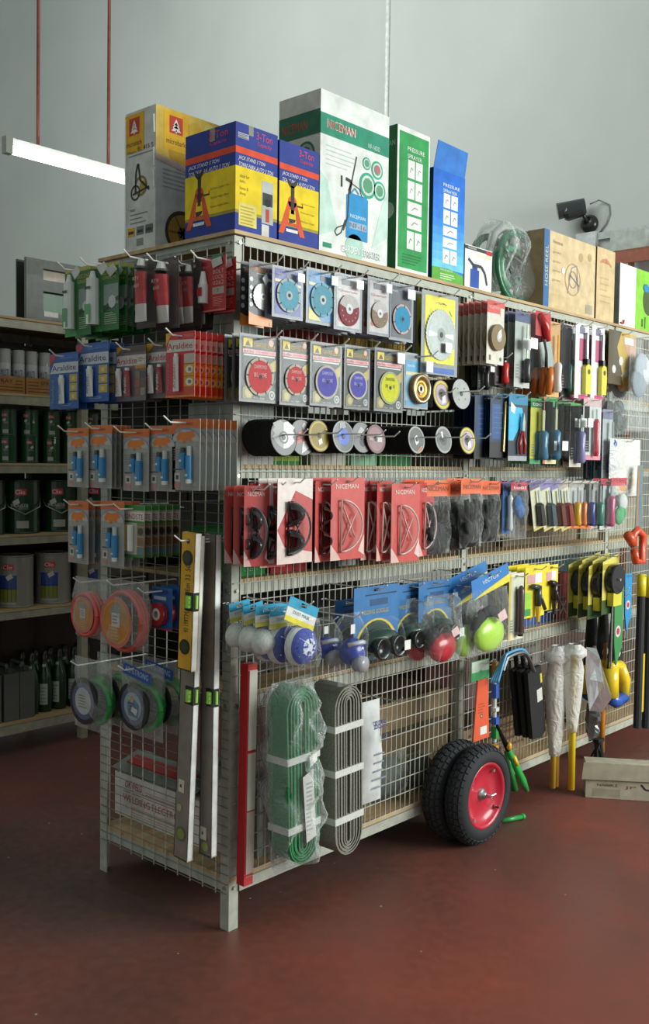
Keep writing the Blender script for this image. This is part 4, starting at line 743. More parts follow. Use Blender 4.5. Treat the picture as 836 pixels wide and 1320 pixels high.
def dia_pack(w_, h, disc='c83c40', rim='c4bcae', slots=9, stk=False):
    r = thing('pack'); mb = MB(); T = .012; B = T-h; W2 = w_/2; K = '2f3334'
    mb.card(w_, h, '777b7d'); i_ = w_*.06; mb.rect(-W2+i_, B+i_, W2-i_, T-h*.04, K, 1)
    mb.rect(-W2+w_*.09, T-h*.19, -W2+w_*.32, T-h*.07, 'ecd02c', 2); mb.poly([(-W2+w_*.13, T-h*.18), (-W2+w_*.28, T-h*.18), (-W2+w_*.24, T-h*.13), (-W2+w_*.205, T-h*.10), (-W2+w_*.17, T-h*.13)], '5a3a1c', 3)
    mb.text('DIAMOND BLADE', -W2+w_*.35, T-h*.185, w_*.56, h*.045, 'd8b02c', 3); mb.text('diamond', -W2+w_*.35, T-h*.135, w_*.4, h*.025, 'd8b02c', 3)
    mb.rect(-W2+w_*.08, T-h*.285, W2-w_*.07, T-h*.225, 'e8a3a6', 2); mb.text('turbo', -W2+w_*.10, T-h*.275, w_*.26, h*.045, '3a2c2e', 3); mb.text('FOR MARBLE TILE', -W2+w_*.42, T-h*.27, w_*.46, h*.028, 'b84048', 3); mb.lines(-W2+w_*.1, T-h*.30, W2-w_*.1, 1, .01, 'd8d8d4', .004, 2, False)
    mb.poly([(W2-w_*.40, T-h*.48), (W2-w_*.06, T-h*.34), (W2-w_*.06, T-h*.50), (W2-w_*.3, T-h*.62)], 'b59a34', 2); mb.poly([(-W2+w_*.08, B+h*.05), (-W2+w_*.3, B+h*.05), (-W2+w_*.5, B+h*.35), (-W2+w_*.08, B+h*.2)], '8d8348', 2)
    mb.circ(-W2+w_*.22, B+h*.13, w_*.09, 'b3a86a', 3, 10); mb.circ(W2-w_*.17, B+h*.12, w_*.085, 'c9ccc8', 3, 14); mb.circ(W2-w_*.17, B+h*.12, w_*.06, '6a6e6c', 4, 12); mb.circ(W2-w_*.17, B+h*.12, w_*.025, 'c9ccc8', 5, 8); mb.text('MAX 13000', -w_*.16, B+h*.05, w_*.3, h*.022, 'd0d0cc', 3)
    mb.circ(W2-w_*.2, T-h*.10, w_*.07, 'd8a890', 3, 10); mb.build('card', PRINT, r)
    mb = MB(); blade_disc(mb, T-h*.62, w_*.355, rim, disc, disc, slots=slots, text=('DIAMOND', 'BLADE'), tc_='e8c8c8' if disc[0] == 'c' else 'c8cce8' if disc[0] == '5' else '6a7010'); mb.build('cutting_blade', MATTE, r)
    if stk: mb = MB(); mb.lift = .017; mb.rect(W2-w_*.34, T-h*.22, W2-w_*.08, T-h*.05, 'e8eaec'); mb.build('price_sticker', PRINT, r)
    mb = MB(); clam(mb, w_, h, .016); mb.build('blister', BLISTER, r); return r
def cup_pack(w_, h):
    r = thing('pack'); mb = MB(); T = .012; B = T-h; W2 = w_/2
    mb.card(w_, h, '99a2a6'); mb.rect(-W2+w_*.06, B+h*.05, W2-w_*.06, T-h*.14, '8fb6cc', 1); mb.rect(-W2+w_*.06, T-h*.34, W2-w_*.06, T-h*.14, '4ba0cc', 2); mb.text('tools', -W2+w_*.12, T-h*.25, w_*.3, h*.05, 'e4eef2', 3); mb.rect(-W2+w_*.06, T-h*.40, W2-w_*.06, T-h*.34, 'd9d0a8', 3); mb.rect(-W2+w_*.06, B+h*.05, W2-w_*.06, B+h*.14, '5a9cc0', 3); mb.build('card', PRINT, r)
    mb = MB(); z = T-h*.64; mb.lathe([(.38*w_, .003), (.38*w_, .020), (.30*w_, .026), (.29*w_, .018), (.12*w_, .012), (.12*w_, .016), (.05*w_, .016), (.04*w_, .004)], 'b98a4a', 28, 'y', (0.01, 0, z), ['8d6434', 'c9b690', 'd9c9a4', 'c08d3f', 'a8742c', 'e0d8c0', '57422a']); mb.build('cup_wheel', METAL, r, True)
    mb = MB(); mb.lift = .03; mb.rect(W2-w_*.36, T-h*.33, W2-w_*.08, T-h*.13, 'e8eaec'); mb.build('price_sticker', PRINT, r)
    mb = MB(); clam(mb, w_, h, .029); mb.build('blister', BLISTER, r); return r
def bigsaw_pack(w_, h):
    r = thing('pack'); mb = MB(); T = .012; B = T-h; W2 = w_/2
    mb.card(w_, h, '8f9598'); mb.rect(-W2+w_*.09, B+h*.14, W2-w_*.09, T-h*.05, 'f0e226', 1); mb.rect(-W2+w_*.09, B+h*.02, W2-w_*.09, B+h*.09, '2e64b8', 1)
    for q in range(12): a = q*math.pi/6+.25; x, z = w_*.38*math.cos(a), T-h*.50+w_*.50*math.sin(a); mb.poly([(x-.012*math.sin(a), z+.012*math.cos(a)), (x-.012*math.sin(a)+.004, z+.012*math.cos(a)+.003), (x+.012*math.sin(a)+.004, z-.012*math.cos(a)+.003), (x+.012*math.sin(a), z-.012*math.cos(a))], '8a7a1c', 2)
    mb.text('saw', -w_*.05, T-h*.14, w_*.16, h*.022, '5c521c', 2); mb.build('card', PRINT, r)
    mb = MB(); blade_disc(mb, T-h*.51, w_*.40, '8b908e', '8b908e', '767b7a', teeth=40)
    for s_ in (-1, 1): mb.poly([(0, T-h*.51), (s_*w_*.34, T-h*.48), (s_*w_*.34, T-h*.55)], 'b4b9b8', 2)
    mb.build('saw_blade', METAL, r)
    mb = MB(); mb.lift = .02; mb.rect(w_*.04, B+h*.28, w_*.22, B+h*.40, 'eeeeec'); mb.build('price_sticker', PRINT, r)
    mb = MB(); clam(mb, w_, h, .018); mb.build('blister', BLISTER, r); return r

G = 'saw and grinding blade packs in the top row'
hang('L', speed_pack, 321, 351, 337, 420, .13, 2, .035, 'dark card with a small saw blade and orange foot', 'blade pack', G, 'blade_pack', 1, extra=.07)
hang('L', blade_pack, 351, 391, 345, 411, .16, 5, .03, 'dark blue blade pack with a turquoise disc', 'blade pack', G, 'blade_pack', 1.5, extra=.06)
hang('L', blade_pack, 395, 434, 348, 419, .16, 4, .028, 'bright blue blade pack with teal disc and silver hub', 'blade pack', G, 'blade_pack', 1.5, extra=.06, bg='2f86c0', disc='5f9fb4', rim='86b6c4', hub='cfd4d0', sub='d8c860')
hang('L', quarter_pack, 431, 467, 354, 427, .17, 4, .03, 'pale blade pack with a dark red disc', 'blade pack', G, 'blade_pack', 1.5, extra=.06)
hang('L', quarter_pack, 474, 503, 359, 433, .16, 4, .03, 'pale blade pack with a brown flap disc', 'blade pack', G, 'blade_pack', 1.5, extra=.06, disc='8f7a66')
hang('L', blade_pack, 502, 533, 366, 440, .16, 3, .03, 'grey blade pack with a bright blue disc', 'blade pack', G, 'blade_pack', 1.5, extra=.06, bg='4b4a54', band=None, rim='c9b0b0', disc='2d92bc', hub='3f86ac', zc=.62, slots=6, stk=.4)
hang('L', bigsaw_pack, 544, 591, 378, 484, .16, 3, .035, 'large yellow circular saw blade pack', 'blade pack', G, 'saw_blade_pack', .8, extra=.06)
G = 'diamond blade packs in the second row'
hang('L', dia_pack, 309, 359, 432, 519, .14, 4, .032, 'black diamond blade pack with red disc, nearest the post', 'blade pack', G, 'diamond_blade_pack', 1, extra=.07)
hang('L', dia_pack, 361, 400, 436, 523, .15, 3, .032, 'second black diamond blade pack with red disc', 'blade pack', G, 'diamond_blade_pack', 1, extra=.07)
hang('L', dia_pack, 400, 441, 442, 524, .16, 3, .032, 'black diamond blade pack with purple blue disc, larger', 'blade pack', G, 'diamond_blade_pack', 1, extra=.07, disc='5450b0', slots=0)
hang('L', dia_pack, 444, 477, 446, 528, .15, 3, .032, 'black diamond blade pack with purple blue disc, narrower', 'blade pack', G, 'diamond_blade_pack', 1, extra=.07, disc='5450b0', slots=0)
hang('L', dia_pack, 483, 520, 450, 531, .15, 5, .025, 'black diamond blade pack with a lime yellow disc', 'blade pack', G, 'diamond_blade_pack', 1, extra=.07, disc='d2d42c', rim='a9ae88', slots=0, stk=True)
hang('L', cup_pack, 521, 552, 456, 527, .15, 2, .04, 'light blue pack with a brassy cup wheel', 'blade pack', G, 'cup_wheel_pack', 1, extra=.07)

# ================================================================== loose grinding discs stacked on hooks
def front_disc(R_, kind):
    r = thing('grinding_disc'); mb = MB(); mb.lathe([(.011, -.0014), (R_, -.0014), (R_, .0014), (.011, .0014), (.011, -.0014)], '1e1e1f', 32, 'y'); mb.build('disc', MATTE, r)
    mb = MB(); mb.lift = .0014; q = R_
    if kind == 'flame':
        mb.circ(0, 0, q*.96, '4a4d4e', 0, 30)
        for s_, c_ in ((1, 'e6e8e6'), (-1, '8b8d8c')):
            pts = [(0, -q*.6), (s_*q*.35, -q*.5)]+[(s_*q*(.75-.0*i+(.08 if i % 2 else -.08)), q*(-.25+.18*i)) for i in range(6)]+[(s_*q*.3, q*.9), (0, q*.8)]; mb.poly(pts, c_, 1)
        mb.ring(0, 0, q*.34, q*.24, '3a3d3e', 2)
    elif kind == 'red': mb.circ(0, 0, q*.96, '5a5b5c', 0, 30); mb.poly([(-q*.1, -q*.9), (q*.85, -q*.3), (q*.8, q*.4), (q*.1, q*.2)], 'd8d8d8', 1); mb.poly([(-q*.5, -q*.4), (q*.4, -q*.1), (q*.3, q*.4), (-q*.3, q*.3)], 'b8453a', 2); mb.circ(q*.2, q*.6, q*.2, 'b9b0a8', 2, 8)
    elif kind == 'gold': mb.circ(0, 0, q*.97, '8f7a1e', 0, 30); mb.ring(0, 0, q*.9, q*.8, 'c0a83a', 1); mb.poly([(0, -q*.6), (q*.3, -q*.4), (q*.2, -q*.1), (-q*.1, -q*.3)], 'e4e2d8', 2)
    elif kind == 'blue': mb.circ(0, 0, q*.97, '525659', 0, 30); mb.ring(0, 0, q*.97, q*.88, '868a8c', 1); mb.circ(0, 0, q*.52, '2f62c8', 1, 24); mb.poly([(-q*.3, q*.5), (q*.3, q*.55), (q*.2, q*.9), (-q*.2, q*.85)], '9a9ea0', 2)
    elif kind == 'grey': mb.circ(0, 0, q*.96, '77797b', 0, 30); mb.poly([(-q*.5, q*.2), (0, q*.7), (q*.5, q*.3), (q*.2, -q*.1)], 'b3b5b6', 1); mb.circ(0, -q*.3, q*.3, '3b3d3e', 1, 14)
    elif kind == 'maroon': mb.circ(0, 0, q*.96, '8f6a6e', 0, 30); mb.ring(0, 0, q*.96, q*.8, '6e4a50', 1); mb.rect(q*.1, -q*.2, q*.6, q*.3, 'c3c4c4', 2); mb.rect(-q*.7, -q*.1, -q*.3, q*.1, 'b8b4b4', 2)
    elif kind == 'sticker': mb.circ(0, 0, q*.96, '5c5e60', 0, 30); mb.ring(0, 0, q*.96, q*.84, 'a2a3a2', 1); mb.poly([(q*.7, -q*.4), (q*.2, -q*.9), (q*.1, -q*.8), (q*.6, -q*.3)], 'd07a2c', 2); mb.poly([(-q*.3, q*.1), (0, q*.35), (q*.25, -q*.15), (-q*.05, -q*.4)], 'f0f0ee', 3)
    elif kind == 'black': mb.circ(0, 0, q*.97, '6a6d6f', 0, 30); mb.ring(0, 0, q*.97, q*.82, '9a9d9e', 1); mb.circ(0, 0, q*.4, '45484a', 1, 16); mb.rect(-q*.2, q*.1, 0, q*.6, 'e4e6e4', 2)
    elif kind == 'yellow': mb.circ(0, 0, q*.97, '50524e', 0, 30); mb.ring(0, 0, q*.92, q*.74, 'cfc02c', 1); mb.ring(0, 0, q*.7, q*.4, 'b8a4b4', 1); mb.poly([(-q*.1, -q*.6), (q*.3, -q*.5), (q*.35, 0), (0, -q*.1)], 'f0f0ee', 2)
    elif kind == 'plate': mb.circ(0, 0, q*.97, 'a2a6a5', 0, 30); [mb.circ(q*.5*math.cos(a), q*.5*math.sin(a), q*.07, '686a68', 1, 8) for a in (0.6, 2.2, 3.8, 5.4)]
    mb.circ(0, 0, q*.14, '2a2a2a', 4, 14); mb.build('label', PRINT, r); return r
def plain_disc(R_):
    mb = MB(); mb.lathe([(.011, -.0014), (R_, -.0014), (R_, .0014), (.011, .0014), (.011, -.0014)], '1b1b1c', 26, 'y'); return mb.build('grinding_disc', MATTE)
def disc_stack(cx, cy, ry, d, n, pitch, kind, desc, hl=.08, R_=None):
    tilt = R(-7); p_ = LP(cx, cy, d); top = LP(cx, cy-ry, d); R_ = R_ or top.z-p_.z
    z0 = p_.z; f = front_disc(R_, kind); f.name = 'grinding_disc'; G = 'loose grinding discs on hooks'
    f.location = (p_.x, -d, z0); f.rotation_euler = (tilt, R(random.uniform(-12, 12)), 0)
    tag(f, f'{desc}, front disc of its hook', 'disc', G); pl = plain_disc(R_)
    pl.rotation_euler = (tilt, 0, 0); pl.location = (p_.x, -d+pitch, z0+.0004); tag(pl, f'plain black edge disc, second behind the {desc}', 'disc', G)
    i = 2
    while i < n and d-i*pitch > .012:
        c = pl.copy(); col.objects.link(c); c.location = (p_.x+random.uniform(-.0012, .0012), -d+i*pitch, z0+random.uniform(-.0015, .0008)); c['label'] = f'plain black edge disc, {ORD[i]} behind the {desc}'; i += 1
    hook((p_.x, 0, z0+.0085), 'L', d+hl, f'long wire hook through the stack behind the {desc}', tip=.028)
disc_stack(365, 564, 24.5, .135, 30, .0042, 'flame', 'large disc with white flame print')
disc_stack(389, 564, 24, .105, 16, .0055, 'red', 'disc with red and white print')
disc_stack(411, 562, 21, .12, 14, .007, 'gold', 'olive gold faced disc')
disc_stack(442, 563, 21.5, .14, 22, .0055, 'blue', 'grey disc with blue centre')
disc_stack(466, 564, 20.5, .12, 12, .008, 'grey', 'grey printed disc')
disc_stack(484, 566, 19.5, .13, 12, .008, 'maroon', 'maroon disc with grey labels')
disc_stack(536, 567, 18.5, .16, 26, .0058, 'sticker', 'dark disc with white sticker')
disc_stack(571, 567, 18, .15, 24, .0058, 'black', 'pale rimmed black disc')
disc_stack(602, 568, 18, .15, 16, .007, 'yellow', 'disc with yellow ring print')
disc_stack(569, 509, 20, .13, 22, .0055, 'yellow', 'disc with yellow ring under the cup wheel', .04)
disc_stack(594, 508, 20, .15, 24, .0055, 'plate', 'steel grey backing disc')

# ================================================================== goggles, gloves
def goggle_pack(w_, h, lens='dark', bg='c0403c', light=False):
    r = thing('pack'); mb = MB(); T = .012; B = T-h; W2 = w_/2
    mb.card(w_, h, bg); 
    if light: mb.poly([(-W2, T-h*.6), (-W2, T), (W2, T), (W2, T-h*.25), (0, T-h*.14)], 'e8dcd6', 1); mb.poly([(-W2, B), (W2, B), (W2, B+h*.12), (-W2+w_*.2, B+h*.2), (-W2, B+h*.4)], 'e3cfc8', 1); mb.poly([(0, T-h*.18), (.008, T-h*.21), (0, T-h*.24), (-.008, T-h*.21)], 'b8403c', 2)
    else: mb.text('NICEMAN', -W2+w_*.14, T-h*.13, w_*.66, h*.055, 'ecd8d2', 2); mb.poly([(-W2, B+h*.2), (-W2+w_*.2, B+h*.08), (-W2+w_*.3, B), (-W2, B)], 'e0b8b0', 1); mb.poly([(W2, B+h*.3), (W2-w_*.18, B+h*.1), (W2, B+h*.04)], 'e8cac4', 1)
    mb.build('card', PRINT, r)
    zc = T-h*.58; a = h*.315; lc = {'dark': '1c1a1c', 'clear': 'd8a8a0', 'brown': '4a2020'}[lens]
    g_ = MB()
    for s_ in (1, -1):       # two lenses one above the other, packed sideways, bulging outward
        V = []; nu, nv = 7, 10
        for i in range(nu+1):
            for j in range(nv+1):
                u = i/nu; t_ = -math.pi/2+math.pi*j/nv
                x = -w_*.24+w_*.50*math.cos(t_)*(1-.15*u*0)*1.0; z = zc+s_*a*.5+a*.47*math.sin(t_)
                V.append((-w_*.24+(x+w_*.24)*(1-u*.6), -.006-.030*math.sin(u*math.pi/2)*(.4+.6*math.cos(t_)), zc+s_*a*.5+(z-zc-s_*a*.5)*(1-u*.55)))
        g_.add(V, [(i*(nv+1)+j, i*(nv+1)+j+1, (i+1)*(nv+1)+j+1, (i+1)*(nv+1)+j) for i in range(nu) for j in range(nv)], lc)
    g_.build('lenses', PLAS if lens != 'clear' else BLISTER, r, True)
    g_ = MB(); pts = [(-w_*.24+w_*.02, -.006, zc-a)]+[(-w_*.24+w_*.54*math.cos(t_), -.010-.012*math.cos(t_), zc+a*math.sin(t_)) for t_ in [-math.pi/2+math.pi*i/16 for i in range(17)]]+[(-w_*.24, -.006, zc-a)]
    g_.tube(pts, .0032, lc if lens != 'clear' else 'd8b4ac', 6)
    g_.tube([(-w_*.2, -.009, zc+a*.75), (w_*.14, -.012, zc-a*.45)], .0028, '2a1c1c' if lens != 'clear' else 'd9aaa2', 5); g_.tube([(-w_*.2, -.009, zc-a*.75), (w_*.14, -.014, zc+a*.45)], .0028, '2a1c1c' if lens != 'clear' else 'd9aaa2', 5); g_.build('goggle_frame', PLAS, r, True)
    b_ = MB(); n_ = 14; V = []
    for i in range(6):
        u = i/5
        for j in range(n_+1):
            t_ = -math.pi/2+math.pi*j/n_; V.append((-w_*.30+w_*.66*math.cos(t_)*math.cos(u*math.pi/2*.9), -.002-.042*math.sin(u*math.pi/2), zc+a*1.1*math.sin(t_)*math.cos(u*math.pi/2*.5)))
    b_.add(V, [(i*(n_+1)+j, i*(n_+1)+j+1, (i+1)*(n_+1)+j+1, (i+1)*(n_+1)+j) for i in range(5) for j in range(n_)], 'ffffff'); b_.build('blister', BLISTER, r, True)
    return r
G = 'red goggle packs'
hang('L', goggle_pack, 305, 331, 627, 727, .12, 2, .04, 'red goggle pack turned edge-on, nearest the post', 'goggles', G, 'goggle_pack', 2, yaw=-25)
hang('L', goggle_pack, 318, 344, 626, 730, .15, 2, .04, 'red dark lens goggle pack second from the post', 'goggles', G, 'goggle_pack', 2, yaw=-18)
hang('L', goggle_pack, 338, 366, 623, 731, .16, 2, .045, 'red dark lens goggle pack third from the post', 'goggles', G, 'goggle_pack', 2, yaw=-10)
hang('L', goggle_pack, 358, 403, 617, 726, .20, 3, .04, 'white-topped goggle pack with black lenses', 'goggles', G, 'goggle_pack', 2, light=True, extra=.02)
hang('L', goggle_pack, 405, 431, 620, 724, .17, 4, .035, 'red brown lens goggle pack beside the white-topped pack', 'goggles', G, 'goggle_pack', 2, lens='brown', yaw=6)
hang('L', goggle_pack, 427, 470, 616, 721, .20, 3, .04, 'red clear lens goggle pack, large and facing forward', 'goggles', G, 'goggle_pack', 2, lens='clear', extra=.02, bg='cb4a44')
hang('L', goggle_pack, 466, 490, 620, 721, .15, 3, .035, 'dark red goggle pack set back in shade', 'goggles', G, 'goggle_pack', 2, lens='clear', bg='a83632')
hang('L', goggle_pack, 484, 507, 620, 722, .18, 3, .035, 'red clear lens goggle pack turned to the left', 'goggles', G, 'goggle_pack', 2, lens='clear', yaw=8)
hang('L', goggle_pack, 505, 541, 624, 724, .21, 3, .04, 'red clear lens goggle pack left of the gloves', 'goggles', G, 'goggle_pack', 2, lens='clear', extra=.02, bg='cb4a44')
hang('L', goggle_pack, 538, 562, 622, 716, .17, 3, .04, 'last red goggle pack, partly behind the gloves', 'goggles', G, 'goggle_pack', 2, lens='clear', yaw=8)
def glove_bag(w_, h, seed=1, hd='e8642c'):
    r = thing('pack'); mb = MB(); T = .012
    mb.card(w_*.98, h*.22, hd); mb.rect(-w_*.4, T-h*.16, w_*.42, T-h*.06, 'd85a24', 1); mb.text('NICEMAN', -w_*.38, T-h*.145, w_*.78, h*.06, '2a2018', 2); mb.build('header_card', PRINT, r)
    mb = MB(); top = T-h*.22
    mb.pillow(w_*.7, h*.46, .04, '1b1c1d', seed, 6, 8, .2, .5, T-h*.54, .3)
    for q in range(4): x = w_*(-.25+.16*q); mb.tube([(x*1.0, -.004, T-h*.62), (x*1.25+random.uniform(-.004, .004), -.012, T-h*.42), (x*1.3, -.008, T-h*(.30+.04*(q % 2)))], [.012, .011, .009], '1f2021', 8)
    mb.tube([(-w_*.3, -.01, T-h*.8), (-w_*.44, -.02, T-h*.64)], [.013, .010], '222324', 8); mb.build('glove', MATTE, r, True)
    mb = MB(); mb.pillow(w_, h*.82, .062, 'ffffff', seed+3, 8, 10, .05, .45, T-h*.18, .3); mb.build('plastic_bag', BAG, r, True); return r
G = 'bagged black work gloves'
hang('L', glove_bag, 546, 581, 619, 714, .17, 3, .05, 'bagged black gloves under an orange header, leftmost', 'gloves', G, 'work_gloves', 5, seed=2, extra=.05)
hang('L', glove_bag, 578, 606, 620, 709, .16, 2, .06, 'bagged black gloves under an orange header, middle', 'gloves', G, 'work_gloves', 6, seed=5)
hang('L', glove_bag, 594, 622, 617, 705, .21, 2, .06, 'bagged black gloves under an orange header, largest', 'gloves', G, 'work_gloves', 6, seed=9)
hang('L', glove_bag, 619, 645, 620, 698, .17, 2, .06, 'bagged black gloves at the right, by the blue packs', 'gloves', G, 'work_gloves', 6, seed=12)

# ================================================================== slim tool packs (right half)
def slim_pack(w_, h, bg='c9ccc8', hd=None, hc='2f6fb0', sh='b8bcbe', hf=.5, tw=.26, n=1, up=False, foot=None, stk=None, lens=.42, blis=True, edge=None, text=None):
    """narrow card carrying a hand tool: a handle (lower or upper part) and a steel shank"""
    r = thing('pack'); mb = MB(); T = .012; B = T-h; W2 = w_/2
    mb.card(w_, h, bg)
    if edge: mb.rect(-W2, B, -W2+w_*.16, T, edge, 1)
    if hd: mb.rect(-W2, T-h*.14, W2, T-.0005, hd, 1)
    if text: mb.text(text, -W2+w_*.1, T-h*.11, w_*.8, h*.06, 'e8e6e0' if hd else '3a3a3a', 2)
    if foot: mb.rect(-W2, B, W2, B+h*.08, foot, 1)
    mb.lines(-W2+w_*.1, B+h*.3, -W2+w_*.35, 5, h*.04, '8a8c8a', None, 2); mb.build('card', PRINT, r)
    for q in range(n):
        x = w_*(.05 if n == 1 else -.22+.44*q/(n-1)); rr = w_*tw*(.72 if n == 1 else .5)
        za, zb = (B+h*.06, B+h*(.06+hf)) if not up else (T-h*(.08+hf), T-h*.08)
        m_ = MB(); m_.tube([(x, -.006-rr*.8, za), (x, -.006-rr*.8, za+(zb-za)*.08), (x, -.006-rr*.8, za+(zb-za)*.5), (x, -.006-rr*.8, zb-(zb-za)*.1), (x, -.006-rr*.8, zb)], [rr*.7, rr, rr*.8, rr*.95, rr*.5], hc, 9); m_.build('tool_handle', PLAS, r, True)
        m_ = MB(); za2, zb2 = (zb, T-h*.18) if not up else (B+h*.06, za); m_.box(x-rr*.35, -.008-rr*.8, za2, x+rr*.35, -.004-rr*.8, zb2, sh); m_.build('tool_blade', METAL, r)
    if stk: mb = MB(); mb.lift = w_*tw*2+.008; mb.rect(-w_*.25, B+h*stk, w_*.2, B+h*(stk+.14), 'eceeec'); mb.build('price_sticker', PRINT, r)
    if blis: mb = MB(); clam(mb, w_, h*.9, w_*tw*2+.006); mb.build('blister', BLISTER, r)
    return r
def brush_pack(w_, h):
    r = thing('pack'); mb = MB(); T = .012; B = T-h; W2 = w_/2
    mb.card(w_, h, 'd3cfc0'); mb.rect(-W2, T-h*.20, W2, T-.0005, 'cf4a48', 1); mb.rect(W2-w_*.25, T-h*.24, W2-w_*.02, T-h*.10, 'd9d2c6', 2); mb.text('NICEMAN', -W2+w_*.08, T-h*.13, w_*.6, h*.05, 'e8b8b0', 2); mb.rect(-W2+w_*.15, B+h*.06, -W2+w_*.25, B+h*.14, '5a5a50', 2); mb.circ(W2-w_*.18, B+h*.09, .008, '4a6a50', 2, 8); mb.build('card', PRINT, r)
    mb = MB(); mb.lathe([(w_*.12, .003), (w_*.42, .003), (w_*.42, .016), (w_*.14, .018)], '8b7c5e', 26, 'y', (0, 0, T-h*.58)); mb.lift = .018; mb.circ(0, T-h*.58, w_*.15, 'b9bab4', 1, 14); mb.poly([(-w_*.06, T-h*.50), (w_*.1, T-h*.44), (w_*.14, T-h*.56), (-w_*.04, T-h*.62)], 'f0f0ee', 2); mb.build('wire_wheel', MATTE, r); return r
G = 'slim tool packs in the top right rows'
hang('L', brush_pack, 628, 650, 388, 478 if False else 470, .17, 6, .028, 'red topped card with a brown wire wheel', 'tool pack', 'wire wheel cards', 'wire_wheel_card', 3, extra=.04)
hang('L', slim_pack, 638, 652, 458, 497, .13, 2, .04, 'small red tool card under the wire wheels', 'tool pack', G, 'tool_card', 3, bg='3a3034', hc='d0302c', hf=.7, tw=.3, blis=False)
hang('L', slim_pack, 652, 664, 402, 498, .10, 3, .03, 'long black bagged file pack', 'tool pack', G, 'file_pack', 3, bg='202322', hc='17191a', sh='c3c8c8', hf=.75, tw=.3, stk=.6, up=True)
hang('L', slim_pack, 664, 684, 402, 500, .17, 3, .03, 'clear and black tool pack with a white sticker', 'tool pack', G, 'tool_pack', 3, bg='b9beb8', hd='5a5f86', hc='26292a', sh='d0d6c0', hf=.32, tw=.2, stk=.5)
def trowel(w_, h, hc='c02e30', blade='a9b0b0', grip='d8742c'):
    r = thing('pack'); mb = MB(); T = .012; B = T-h
    mb.card(w_*.8, h*.30, 'b83033', .006); mb.build('card', PRINT, r)
    mb = MB(); mb.tube([(-w_*.25, -.006, T-h*.05), (0, -.012, T-h*.18), (w_*.1, -.014, T-h*.36)], [w_*.09, w_*.12, w_*.09], hc, 9); mb.build('tool_handle', PLAS, r, True)
    mb = MB(); mb.prism([(-w_*.05, T-h*.34), (w_*.22, T-h*.34), (w_*.46, T-h*.60), (w_*.42, T-h*.68), (w_*.14, T-h*.68), (w_*.10, T-h*.5)], -.016, -.010, blade); mb.build('tool_blade', METAL, r)
    mb = MB(); mb.tube([(w_*.28, -.012, T-h*.66), (w_*.30, -.012, T-h*.8), (w_*.22, -.012, B)], [w_*.09, w_*.11, w_*.09], grip, 9); mb.build('lower_grip', PLAS, r, True); return r
hang('L', trowel, 688, 712, 402, 508, .19, 5, .035, 'red-handled putty knife with an orange grip', 'putty knife', 'red handled putty knives', 'putty_knife', 3, extra=.02)
hang('L', slim_pack, 706, 722, 415, 512, .18, 3, .035, 'orange and white scraper pack', 'tool pack', G, 'scraper_pack', 3, bg='d9a765', hc='e8e6e0', sh='e0a850', hf=.4, tw=.24)
hang('L', slim_pack, 724, 736, 419, 512, .15, 3, .03, 'dark tool pack beside the orange scraper', 'tool pack', G, 'tool_pack', 3, bg='33343a', hc='24564a', sh='8d8f96', hf=.4, tw=.25)
def lighter_pack(w_, h):
    r = thing('pack'); mb = MB(); T = .012; B = T-h; W2 = w_/2
    mb.card(w_, h, 'e2e2e4'); mb.rect(-W2+w_*.3, T-h*.50, W2-w_*.25, T-h*.2, 'b8587a', 1); mb.rect(-W2+w_*.3, T-h*.14, W2-w_*.3, T-h*.05, '77748a', 1); mb.rect(-W2+w_*.3, B, W2, B+h*.05, 'c83a78', 1); mb.build('card', PRINT, r)
    mb = MB(); x = w_*.18; pts = [(x-w_*.16, B+h*.06), (x+w_*.22, B+h*.06), (x+w_*.26, B+h*.3), (x+w_*.2, B+h*.44), (x, B+h*.47), (x-w_*.18, B+h*.42)]; mb.prism(pts, -.022, -.004, 'ded24e'); mb.lift = .022; mb.circ(x+w_*.05, B+h*.36, w_*.1, '5c5620', 1, 10, h*.035); mb.build('lighter_body', PLAS, r)
    mb = MB(); mb.cyl((x, -.012, B+h*.46), (x, -.012, B+h*.53), w_*.12, '2d2c30', 8); mb.cyl((x, -.012, B+h*.53), (x, -.012, T-h*.12), w_*.07, 'c2c4c8', 8); mb.build('lighter_nozzle', METAL, r); return r
hang('L', lighter_pack, 742, 759, 417, 514, .19, 3, .06, 'white card with a pale yellow gas lighter, left one', 'lighter', 'gas lighter cards', 'lighter_card', 2)
hang('L', lighter_pack, 763, 779, 420, 515, .19, 3, .06, 'white card with a pale yellow gas lighter, right one', 'lighter', 'gas lighter cards', 'lighter_card', 2)
hang('L', slim_pack, 757, 766, 432, 502, .15, 2, .03, 'thin maroon pack between the two lighter cards', 'tool pack', G, 'tool_pack', 2, bg='6a3a4a', hc='8c7a50')
hang('L', slim_pack, 775, 784, 434, 506, .14, 2, .03, 'dark pack with a yellow handle right of the lighters', 'tool pack', G, 'tool_pack', 2, bg='34363c', hc='e0d02c', up=True, hf=.3)
